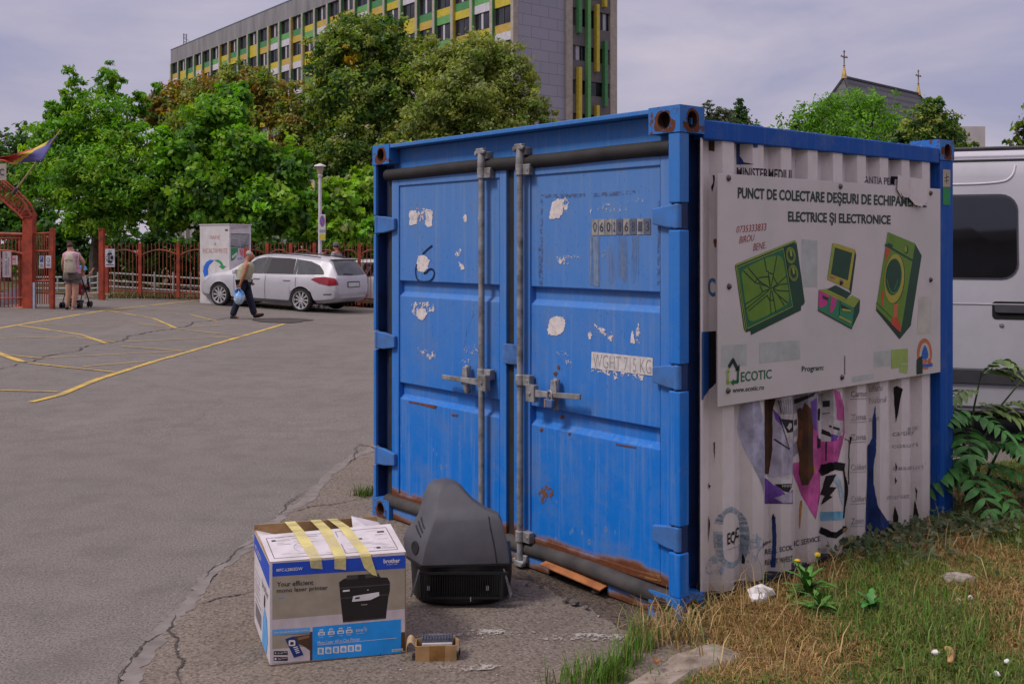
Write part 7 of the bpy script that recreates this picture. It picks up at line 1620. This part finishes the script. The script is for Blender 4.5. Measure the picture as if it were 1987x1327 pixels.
_, za = vproj(1900, 746); _, zb = vproj(1900, 714); mb = MB(); mb.loft([[(x, vy(za)+.005, za), (x, vy(za)-.022, za+.012), (x, vy(zb)-.024, zb-.015), (x, vy(zb)+.005, zb)] for x in (-1.75, 2.8)]); mb.build('side_moulding', m_vtrim, vn, smooth=True, angle=30)
_, zr = vproj(1900, 289); mb = MB(); mb.tube([(-1.7, .16, 2.455), (2.7, .16, 2.455)], .018, 6); mb.build('roof_strip', m_vtrim, vn)
(xa, za), (xb, zb) = vproj(1780, 358), vproj(1972, 318); mb = MB(); mb.tube([(x, vy(z)-.002, z) for x, z in chaikin([(xa,za),(xb-.10,za),(xb-.01,za+.06),(xb+.01,zb)], 3)], .008, 6); mb.build('body_crease', M('van_edge', (.62,.61,.64), .3), vn, smooth=True)
for xw in (-1.15, 2.15):
    for yw in (.16, 1.84):
        w = MB(); T = Matrix.Translation((xw, yw, .33)) @ Matrix.Rotation(R(90), 4, 'X'); w.lathe([(0,-.1),(.27,-.1),(.33,-.06),(.33,.06),(.30,.10),(.22,.09),(.2,.04),(0,.04)], 24, T); w.build('wheel', M('tyre', (.014,.013,.013), .85, .2, 20), vn, smooth=True)
mb = MB(); mb.box((-1.8, .25, .20), (2.9, 1.75, .30)); mb.build('underbody', m_dark, vn)

# ------------------------------------------------------------------ people
def skin(name, J, E, mat, parent, sub=2, root=None, smooth=.5):
    ks = list(J); ix = {k: i for i, k in enumerate(ks)}
    me = bpy.data.meshes.new(name); me.from_pydata([tuple(J[k][0]) for k in ks], [(ix[a], ix[b]) for a, b in E], [])
    o = bpy.data.objects.new(name, me); C.objects.link(o); m = o.modifiers.new('skin', 'SKIN'); m.branch_smoothing = smooth; m.use_smooth_shade = True
    for i, k in enumerate(ks):
        r = J[k][1]; me.skin_vertices[0].data[i].radius = r if isinstance(r, tuple) else (r, r); me.skin_vertices[0].data[i].use_root = (k == (root or ks[0]))
    s = o.modifiers.new('sub', 'SUBSURF'); s.levels = sub; s.render_levels = sub
    bpy.context.view_layer.update(); dg = bpy.context.evaluated_depsgraph_get(); nm = bpy.data.meshes.new_from_object(o.evaluated_get(dg)); nm.name = name
    bpy.data.objects.remove(o); nm.materials.clear(); nm.materials.append(mat); nm.polygons.foreach_set('use_smooth', [True]*len(nm.polygons)); return link(name, nm, parent)
def hand(J, E, root, wrist, d, side_, k, curl=.6):
    """Palm, four unequal bent fingers and a thumb, all part of the body's own skeleton."""
    d = Vector(d).normalized(); s = Vector(side_).normalized(); n = d.cross(s); p = Vector(wrist)
    J[k+'palm'] = (p+d*.055, .026); E.append((root, k+'palm'))
    for i, (off, ln) in enumerate(((-.030,.065),(-.011,.078),(.010,.074),(.029,.058))):
        a_ = p+d*.088+s*off; b_ = a_+(d*(1-curl*.5)+n*curl)*ln*.55; c_ = b_+(d*(.5-curl*.6)+n*curl*1.1)*ln*.45
        for j, (q, r) in enumerate(((a_,.0105),(b_,.0095),(c_,.0085))): J[f'{k}f{i}{j}'] = (q, r)
        E += [(k+'palm', f'{k}f{i}0'), (f'{k}f{i}0', f'{k}f{i}1'), (f'{k}f{i}1', f'{k}f{i}2')]
    J[k+'t0'] = (p+d*.035-s*.038+n*.012, .012); J[k+'t1'] = (p+d*.070-s*.052+n*.03, .010); E += [(k+'palm', k+'t0'), (k+'t0', k+'t1')]
SK = M('skin', (.42,.20,.125), .55, .15, 20); SK2 = M('skin_tan', (.36,.15,.085), .55, .15, 20); SK3 = M('skin_pale', (.46,.25,.18), .55, .12, 20)
# --- the walking man
mg = gp(478,618.5); YM = mg.y; man = thing('person', 'grey-haired person striding right in an olive vest and navy trousers', 'person', mg)
def q(px, py, dy=0): return at(px, py, YM+dy)-mg
c2q = lambda x, y, dy=0: q(370+x/5.37, 420+y/5.37, dy)
J = {'pel': (c2q(550,668), .125), 'waist': (c2q(556,620), .130), 'belly': (c2q(574,580), .140), 'chest': (c2q(578,530), .145), 'sh': (c2q(588,490), .105), 'neck': (c2q(605,464), .068), 'jaw': (c2q(628,428), .072), 'head': (c2q(622,398), .098), 'crown': (c2q(618,372), .062), 'nose': (c2q(672,412), .016), 'chin': (c2q(652,448), .030),
     'sR': (c2q(580,506,-.19), .066), 'eR': (c2q(556,612,-.24), .046), 'wR': (c2q(518,705,-.22), .031), 'sL': (c2q(592,508,.19), .066), 'eL': (c2q(600,600,.25), .045), 'wL': (c2q(628,670,.22), .031),
     'hR': (c2q(540,700,-.09), .098), 'kR': (c2q(492,880,-.10), .066), 'aR': (c2q(432,1025,-.10), .045), 'tR': (c2q(500,1062,-.10), .034), 'hL': (c2q(570,700,.09), .098), 'kL': (c2q(618,860,.09), .066), 'aL': (c2q(668,1018,.09), .045), 'tL': (c2q(745,1018,.09), .034)}
E = [('pel','waist'),('waist','belly'),('belly','chest'),('chest','sh'),('sh','neck'),('neck','jaw'),('jaw','head'),('head','crown'),('jaw','nose'),('jaw','chin'),('sh','sR'),('sR','eR'),('eR','wR'),('sh','sL'),('sL','eL'),('eL','wL'),('pel','hR'),('hR','kR'),('kR','aR'),('aR','tR'),('pel','hL'),('hL','kL'),('kL','aL'),('aL','tL')]
hand(J, E, 'wR', J['wR'][0], c2q(505,748,-.22)-c2q(518,705,-.22), (1,0,-.2), 'r', .8); hand(J, E, 'wL', J['wL'][0], (.5,0,-.8), (1,0,.3), 'l', .5)
skin('body', J, E, SK2, man, 2)
def sub_skin(nm, keys, J, E, grow, mat, parent, extra=None, root=None):
    K = {k: (J[k][0], (J[k][1] if not isinstance(J[k][1], tuple) else J[k][1][0])+grow) for k in keys}
    if extra: K.update(extra)
    return skin(nm, K, [e for e in E if e[0] in K and e[1] in K]+(extra and [x for x in extra.get('_e', [])] or []), mat, parent, 2, root)
pm = YM/F/5.37
mb = MB(); mb.loft([[(c2q(cx, y).x+hw*pm*math.cos(t), .185*lw*math.sin(t), c2q(cx, y).z+.03*math.cos(t)*tilt) for t in np.linspace(0, 2*math.pi, 20, endpoint=False)] for cx, y, hw, lw, tilt in ((556,676,72,.95,-.5),(560,640,76,.98,-.4),(566,600,80,1.0,-.2),(575,560,84,1.02,0),(582,525,80,1.04,.2),(590,498,62,.98,.4),(598,480,40,.72,.5))])
mb.build('vest', M('olive_vest', (.34,.335,.22), .85, .15, 12, bump=.4, bsc=9, bd=.03), man, smooth=True, angle=70)
Jt = dict(J); Jt['aR'] = (J['aR'][0]+Vector((0,0,-.04)), .060); Jt['aL'] = (J['aL'][0]+Vector((0,0,-.04)), .060)
sub_skin('trousers', ['pel','hR','kR','aR','hL','kL','aL'], Jt, E, .022, M('navy_trousers', (.010,.013,.032), .85, .25, 9, bump=.4, bsc=14, bd=.02), man)
m_shoe = M('dark_shoe', (.022,.017,.015), .6, .3, 14)
for a_, b_, dy in ((('aR'),c2q(512,1066,-.10),-.10),(('aL'),c2q(778,1022,.09),.09)):
    h_ = J[a_][0]+Vector((-.05,0,-.05)); skin('shoe', {'h': (h_+Vector((0,0,.01)), .062), 'm': (h_.lerp(b_, .5)+Vector((0,0,.0)), .056), 't': (b_+Vector((-.03,0,.01)), .036)}, [('h','m'),('m','t')], m_shoe, man, 2)
skin('hair', {'a': (c2q(600,414), .070), 'b': (c2q(612,388), .107), 'c': (c2q(634,370), .074)}, [('a','b'),('b','c')], M('grey_hair', (.34,.32,.31), .9, .2, 40, bump=.4, bsc=120), man, 2)
skin('ear', {'a': (c2q(618,418,-.095), .022), 'b': (c2q(615,405,-.098), .024)}, [('a','b')], SK2, man, 1); skin('eye', {'a': (c2q(650,405,-.055), .012), 'b': (c2q(653,405,-.05), .011)}, [('a','b')], m_dark, man, 1); skin('mouth', {'a': (c2q(655,436,-.035), .009), 'b': (c2q(664,436,-.0), .009)}, [('a','b')], M('lips', (.25,.09,.07), .6), man, 1)
mb = MB(); mb.lathe([(.142,0),(.144,.045)], 20, Matrix.Translation(J['pel'][0].lerp(J['waist'][0], .55)) @ Matrix.Rotation(R(8), 4, 'Y')); mb.build('belt', m_dark, man)
# blue carrier bag in his hand
bgp = c2q(505,745,-.23)+mg; bag = thing('carrier_bag', 'light blue plastic carrier bag held by the walking person', 'bag', bgp); bb = lambda x, y, dy=-.23: c2q(x, y, dy)+mg-bgp
bm = bmesh.new(); bmesh.ops.create_icosphere(bm, subdivisions=4, radius=1)
cb, tb = bb(505,850), bb(505,770)
for v in bm.verts:
    n = mnoise.noise(v.co*2.2); z = v.co.z; w_ = 1.0 if z < 0 else (1-.55*z); k = 1+.13*n+.05*mnoise.noise(v.co*7)
    v.co = cb+Vector((v.co.x*.125*w_*k, v.co.y*.085*w_*k, (z*.155+(.02 if z > 0 else 0))*k))
me = bpy.data.meshes.new('sack'); bm.to_mesh(me); bm.free(); a = N('blue_plastic'); a.col(a.mix(a.ramp(a.sep()[2], -.12, -.28), (.07,.25,.58), (.36,.46,.55))); a.rough(.35); a.bump(a.noise(18, 4), .5, .02); me.materials.append(a.mat); me.polygons.foreach_set('use_smooth', [True]*len(me.polygons)); link('sack', me, bag)
for p_ in ((460,775),(545,800)): mb = MB(); mb.tube([bb(505,742), bb(*p_), bb((p_[0]+505)/2, 830)], [.012,.030,.05], 8); mb.build('handle', a.mat, bag, smooth=True)
# --- the woman with the stroller, seen from behind
wg = gp(138,601.5); YW = wg.y; wo = thing('person', 'person seen from behind in a pink top and grey shorts pushing a stroller', 'person', wg)
c6q = lambda x, y, dy=0: at(x/6.636, 420+y/6.636, YW+dy)-wg
J = {'pel': (c6q(930,770), .155), 'waist': (c6q(925,690), .140), 'chest': (c6q(922,560), .150), 'sh': (c6q(918,480), .110), 'neck': (c6q(906,435), .055), 'head': (c6q(903,385), .085), 'crown': (c6q(902,358), .062),
     'sR': (c6q(1000,490), .070), 'eR': (c6q(1078,590,.05), .050), 'wR': (c6q(1060,690,.22), .033), 'sL': (c6q(840,490), .070), 'eL': (c6q(812,610,.05), .050), 'wL': (c6q(815,705,.22), .033),
     'hR': (c6q(965,800), .118), 'kR': (c6q(970,950), .080), 'cR': (c6q(970,1010), .078), 'aR': (c6q(942,1165), .042), 'tR': (c6q(945,1210,.10), .036), 'hL': (c6q(895,800), .118), 'kL': (c6q(885,950), .080), 'cL': (c6q(884,1010), .076), 'aL': (c6q(868,1145), .042), 'tL': (c6q(862,1190,.10), .036)}
E = [('pel','waist'),('waist','chest'),('chest','sh'),('sh','neck'),('neck','head'),('head','crown'),('sh','sR'),('sR','eR'),('eR','wR'),('sh','sL'),('sL','eL'),('eL','wL'),('pel','hR'),('hR','kR'),('kR','cR'),('cR','aR'),('aR','tR'),('pel','hL'),('hL','kL'),('kL','cL'),('cL','aL'),('aL','tL')]
hand(J, E, 'wR', J['wR'][0], (0,1,-.1), (1,0,0), 'r', .9); hand(J, E, 'wL', J['wL'][0], (0,1,-.1), (-1,0,0), 'l', .9)
skin('body', J, E, SK3, wo, 2)
a = N('pink_floral'); a.col(a.mix(a.ramp(a.noise(22, 5, .7), .42, .6), (.46,.17,.27), (.52,.36,.45))); a.rough(.85); m_top = a.mat
Jx = dict(J); Jx['sleR'] = (J['sR'][0].lerp(J['eR'][0], .45), .056); Jx['sleL'] = (J['sL'][0].lerp(J['eL'][0], .45), .056)
sub_skin('top', ['pel','waist','chest','sh','sR','sL','sleR','sleL'], {**Jx, 'pel': (c6q(928,728), .138)}, E+[('sR','sleR'),('sL','sleL')], .014, m_top, wo)
pxm = YW/F/6.636
def erings(rows, dep=.72, dy=0): return [[(c6q(cx, y).x+hw*pxm*math.cos(t), dy+hw*pxm*dep*math.sin(t), c6q(cx, y).z) for t in np.linspace(0, 2*math.pi, 20, endpoint=False)] for cx, y, hw in rows]
mb = MB(); mb.loft(erings([(932,706,104),(932,722,110),(931,770,118),(930,812,116),(930,826,96)]))
for cx, hw in ((974,62),(888,58)): mb.loft(erings([(cx,800,hw),(cx,835,hw),(cx+(3 if cx > 930 else -2),862,hw-2)], .95))
mb.build('shorts', M('grey_shorts', (.125,.105,.095), .9, .2, 12, bump=.3, bsc=20), wo, smooth=True, angle=60)
mb = MB(); mb.loft(erings([(912,452,52),(916,466,86),(920,486,112),(924,520,108),(926,580,98),(928,640,98),(931,700,108),(932,730,112)], .70)); mb.build('top_back', m_top, wo, smooth=True, angle=60)
skin('hair', {'a': (c6q(904,402,-.03), .078), 'b': (c6q(903,374,-.02), .098), 'c': (c6q(895,348,-.01), .055), 'd': (c6q(884,326), .060), 'e': (c6q(880,312), .050)},  [('a','b'),('b','c'),('c','d'),('d','e')], M('brown_hair', (.050,.026,.018), .8, .3, 40, bump=.4, bsc=120), wo, 2)
for a_, x, y in (('aL',862,1195),('aR',945,1212)): h_ = J[a_][0]+Vector((0,-.03,-.045)); skin('sandal', {'h': (h_, .042), 't': (c6q(x, y, .16)+Vector((0,0,.0)), .036)}, [('h','t')], m_shoe if a_ == 'aL' else SK3, wo, 2)
bpk = thing('backpack', 'small cream backpack worn by the person with the stroller', 'backpack', c6q(910,725,-.16)+wg); o_ = bpk.location-wg
mb = MB(); rows = []
for t, w_, d_ in ((0,.125,.05),(.04,.137,.075),(.20,.135,.085),(.36,.115,.075),(.46,.075,.05),(.49,.03,.02)):
    rows.append([(x, y, t) for x, y in rrect(-w_-.0, w_, -.06-d_*.6, -.06+d_, min(w_, d_)*.5, 3)])
mb.loft(rows); mb.build('bag_body', M('cream_leather', (.42,.36,.29), .6, .1, 9), bpk, smooth=True)
for s_ in (-1, 1): mb = MB(); mb.tube([(s_*.05,-.04,.44), (s_*.08,-.03,.47), (s_*.10,.02,.49)], .012, 6); mb.tube([(s_*.12,-.02,.08), (s_*.16,.03,.25), (s_*.17,.08,.5)], .010, 6); mb.build('strap', M('cream_leather', (.42,.36,.29), .6, .1, 9), bpk, smooth=True)
mb = MB(); mb.tube([(-.10,-.115,.30),(0,-.125,.33),(.10,-.115,.30)], .006, 5); mb.build('zip', m_fr, bpk)
# stroller
sw = gp(146,601,0); sw = Vector(((146-CX)/F*(sw.y+.65), sw.y+.65, sw.z)); st = thing('baby_stroller', 'black and red folding stroller pushed through the gate opening', 'stroller', sw); m_blk = M('stroller_black', (.016,.015,.017), .6, .2, 12)
for s_ in (-1, 1):
    mb = MB(); mb.tube([(s_*.24,-.42,1.02), (s_*.24,-.30,.92), (s_*.22,.36,.10)], .016, 6); mb.tube([(s_*.22,-.25,.12), (s_*.22,.0,.52), (s_*.20,.22,.62)], .014, 6); mb.build('frame_tube', m_blk, st, smooth=True)
    for y in (-.25, .36):
        for k in (-.035, .035): mb = MB(); T = Matrix.Translation((s_*.22+k, y, .085)) @ Matrix.Rotation(R(90), 4, 'Y'); mb.lathe([(0,-.015),(.07,-.018),(.085,0),(.07,.018),(0,.015)], 16, T); mb.build('wheel', m_blk, st, smooth=True)
mb = MB()
for y, z in ((-.25,.12),(.36,.12),(0,.50)): mb.tube([(-.22,y,z), (.22,y,z)], .012, 6)
mb.pieces('cross_bar', m_galv, st)
mb = MB(); mb.loft([[(-.19,-.10,.34),(.19,-.10,.34),(.19,-.06,.36),(-.19,-.06,.36)], [(-.19,-.22,.86),(.19,-.22,.86),(.19,-.17,.87),(-.19,-.17,.87)]]); mb.loft([[(-.19,-.10,.34),(.19,-.10,.34),(.19,.25,.40),(-.19,.25,.40)], [(-.19,-.10,.36),(.19,-.10,.36),(.19,.25,.42),(-.19,.25,.42)]]); mb.build('seat', M('stroller_red', (.28,.012,.02), .8, .2, 9), st)
mb = MB(); mb.box((-.17,-.16,.14),(.17,.14,.20)); mb.build('basket', m_blk, st, bevel=.02)
# child: only the hat, face and raised hand show beyond her
chl = thing('person', 'small child in a blue sun hat leaning out of the stroller', 'person', sw+Vector((.17,.05,.50)))
J = {'pel': (Vector((0,0,.05)), .09), 'chest': (Vector((0,-.02,.24)), .085), 'neck': (Vector((0,-.02,.35)), .04), 'head': (Vector((0,-.02,.46)), .085), 'sR': (Vector((.10,-.02,.30)), .036), 'eR': (Vector((.17,.02,.34)), .030), 'wR': (Vector((.22,.04,.44)), .022), 'sL': (Vector((-.10,-.02,.30)), .036), 'eL': (Vector((-.14,.06,.18)), .03), 'wL': (Vector((-.10,.14,.14)), .022), 'kR': (Vector((.08,.2,.06)), .05), 'aR': (Vector((.08,.24,-.12)), .032), 'kL': (Vector((-.08,.2,.06)), .05), 'aL': (Vector((-.08,.24,-.12)), .032)}
E = [('pel','chest'),('chest','neck'),('neck','head'),('chest','sR'),('sR','eR'),('eR','wR'),('chest','sL'),('sL','eL'),('eL','wL'),('pel','kR'),('kR','aR'),('pel','kL'),('kL','aL')]
for k, s_ in (('wR',1),('wL',-1)):
    d_ = (J[k][0]-J['e'+k[1]][0]).normalized(); J[k+'p'] = (J[k][0]+d_*.035, .02); E.append((k, k+'p'))
    for i in range(5): J[f'{k}f{i}'] = (J[k+'p'][0]+d_*(.05 if i else .02)+Vector(((i-2)*.012, (.03 if i == 0 else 0), 0)), .006); E.append((k+'p', f'{k}f{i}'))
skin('body', J, E, SK, chl, 2); mb = MB(); mb.lathe([(.13,0),(.105,.02),(.098,.07),(.05,.115),(0,.12)], 16, Matrix.Translation((0,-.02,.47))); mb.build('sun_hat', M('hat_blue', (.07,.33,.60), .7, .1, 9), chl, smooth=True); skin('shirt', {'a': (Vector((0,0,.06)), .115), 'm': (Vector((0,-.01,.18)), .115), 'b': (Vector((0,-.02,.30)), .105), 'r': (Vector((.10,-.02,.30)), .05), 'l': (Vector((-.10,-.02,.30)), .05)}, [('a','m'),('m','b'),('b','r'),('b','l')], M('shirt_white', (.5,.5,.52), .8), chl, 2); skin('shorts', {'p': (Vector((0,.02,.04)), .11), 'r': (Vector((.08,.18,.06)), .062), 'l': (Vector((-.08,.18,.06)), .062)}, [('p','r'),('p','l')], M('child_navy', (.03,.04,.10), .8), chl, 2)
# --- the two men beyond the car
def stander(px, ytop, Y, label, shirt, capm, turn=0, hat=True):
    h = 1.72; X = (px-CX)/F*Y; zt_ = CH-(ytop-HY)/F*Y; t = thing('person', label, 'person', (X, Y, zt_-h), turn)
    V_ = Vector; J = {'pel': (V_((0,0,.93)), .13), 'waist': (V_((0,0,1.06)), .125), 'chest': (V_((0,0,1.28)), .135), 'sh': (V_((0,0,1.41)), .10), 'neck': (V_((0,.01,1.48)), .055), 'jaw': (V_((0,.035,1.555)), .066), 'head': (V_((0,.02,1.62)), .088), 'nose': (V_((0,.125,1.585)), .014),
        'sR': (V_((.19,0,1.40)), .062), 'eR': (V_((.24,.02,1.12)), .045), 'wR': (V_((.22,.14,.90)), .030), 'sL': (V_((-.19,0,1.40)), .062), 'eL': (V_((-.24,.02,1.12)), .045), 'wL': (V_((-.22,.14,.90)), .030),
        'hR': (V_((.09,0,.86)), .095), 'kR': (V_((.10,.02,.48)), .062), 'aR': (V_((.10,-.01,.09)), .042), 'tR': (V_((.11,.13,.04)), .034), 'hL': (V_((-.09,0,.86)), .095), 'kL': (V_((-.10,.02,.48)), .062), 'aL': (V_((-.10,-.01,.09)), .042), 'tL': (V_((-.11,.13,.04)), .034)}
    E = [('pel','waist'),('waist','chest'),('chest','sh'),('sh','neck'),('neck','jaw'),('jaw','head'),('jaw','nose'),('sh','sR'),('sR','eR'),('eR','wR'),('sh','sL'),('sL','eL'),('eL','wL'),('pel','hR'),('hR','kR'),('kR','aR'),('aR','tR'),('pel','hL'),('hL','kL'),('kL','aL'),('aL','tL')]
    hand(J, E, 'wR', J['wR'][0], (0,.3,-1), (0,1,0), 'r'); hand(J, E, 'wL', J['wL'][0], (0,.3,-1), (0,1,0), 'l'); skin('body', J, E, SK2, t, 2)
    J2 = dict(J); J2['slR'] = (J['sR'][0].lerp(J['eR'][0], .7), .055); J2['slL'] = (J['sL'][0].lerp(J['eL'][0], .7), .055)
    sub_skin('shirt', ['pel','waist','chest','sh','sR','sL']+(['slR','slL'] if hat else []), J2, E+[('sR','slR'),('sL','slL')], .018, shirt, t); sub_skin('trousers', ['pel','hR','kR','aR','hL','kL','aL'], J, E, .022, M('dark_trousers', (.03,.03,.04), .85), t)
    for s_ in (-1, 1): skin('shoe', {'h': (V_((s_*.10,-.03,.045)), .045), 't': (V_((s_*.11,.17,.04)), .036)}, [('h','t')], m_shoe, t, 1); skin('eye', {'a': (V_((s_*.032,.098,1.612)), .010), 'b': (V_((s_*.034,.10,1.612)), .010)}, [('a','b')], m_dark, t, 1)
    if hat: mb = MB(); mb.lathe([(.100,1.62),(.104,1.66),(.090,1.71),(.04,1.735),(0,1.74)], 16, Matrix.Translation((0,.01,0))); mb.loft([[(x, .09+yy, z) for x, z in ((-.07,1.635),(.07,1.635),(.07,1.645),(-.07,1.645))] for yy in (0, .085)]); mb.build('cap', capm, t, smooth=True, angle=40); skin('beard', {'a': (V_((0,.075,1.53)), .045), 'b': (V_((0,.05,1.56)), .055)}, [('a','b')], M('brown_beard', (.09,.05,.03), .9), t, 1)
    else: skin('hair', {'a': (V_((0,-.01,1.60)), .085), 'b': (V_((0,0,1.66)), .080)}, [('a','b')], capm, t, 2)
    return t
a = N('striped_shirt'); zz = a.n('TexWave', wave_type='BANDS', bands_direction='Z'); zz.inputs['Scale'].default_value = 5.5; a.l(a.coord(), zz.inputs[0]); a.col(a.mix(a.ramp(zz.outputs[0], .35, .6), (.36,.33,.34), (.11,.10,.13))); a.rough(.85)
stander(653, 470.5, 31.0-1.0+.2, 'capped person in a striped shirt looking left beyond the silver car', a.mat, M('cap_grey', (.13,.12,.13), .8, .2, 20), R(70))
stander(627, 480, 30.3, 'person half hidden behind the lamp post beyond the silver car', M('vest_dark', (.04,.04,.06), .85, .2, 9), M('dark_hair', (.05,.035,.03), .9, .2, 30), R(-60), False)

# ------------------------------------------------------------------ what the van's window mirrors: the block across the street
ab = thing('apartment_block', 'dark apartment block with balcony bands mirrored in the van window', 'building', (-34, -24, 0), R(-4)); m_ab = M('block_render', (.085,.078,.072), .9, .2, 1); m_ab2 = M('block_balcony', (.15,.135,.125), .9, .2, 1)
mb = MB(); mb.box((0,-12,-1),(62,0,10.2)); mb.build('wall', m_ab, ab); mb = MB(); mb.box((-.4,-12.4,10.21),(62.4,.7,10.6)); mb.build('roof', m_ab2, ab)
for f in range(3):
    for k in range(6):
        mb = MB(); mb.box((2+k*10.1, .02, 1.6+f*2.9), (9.6+k*10.1, 1.1, 2.6+f*2.9)); mb.build('balcony', m_ab2 if (k+f) % 2 else m_ab, ab); mb = MB(); mb.box((2.6+k*10.1, .02, 2.75+f*2.9), (5.2+k*10.1, .06, 4.1+f*2.9)); mb.box((6.2+k*10.1, .02, 2.75+f*2.9), (8.8+k*10.1, .06, 4.1+f*2.9)); mb.build('window', m_glass, ab)
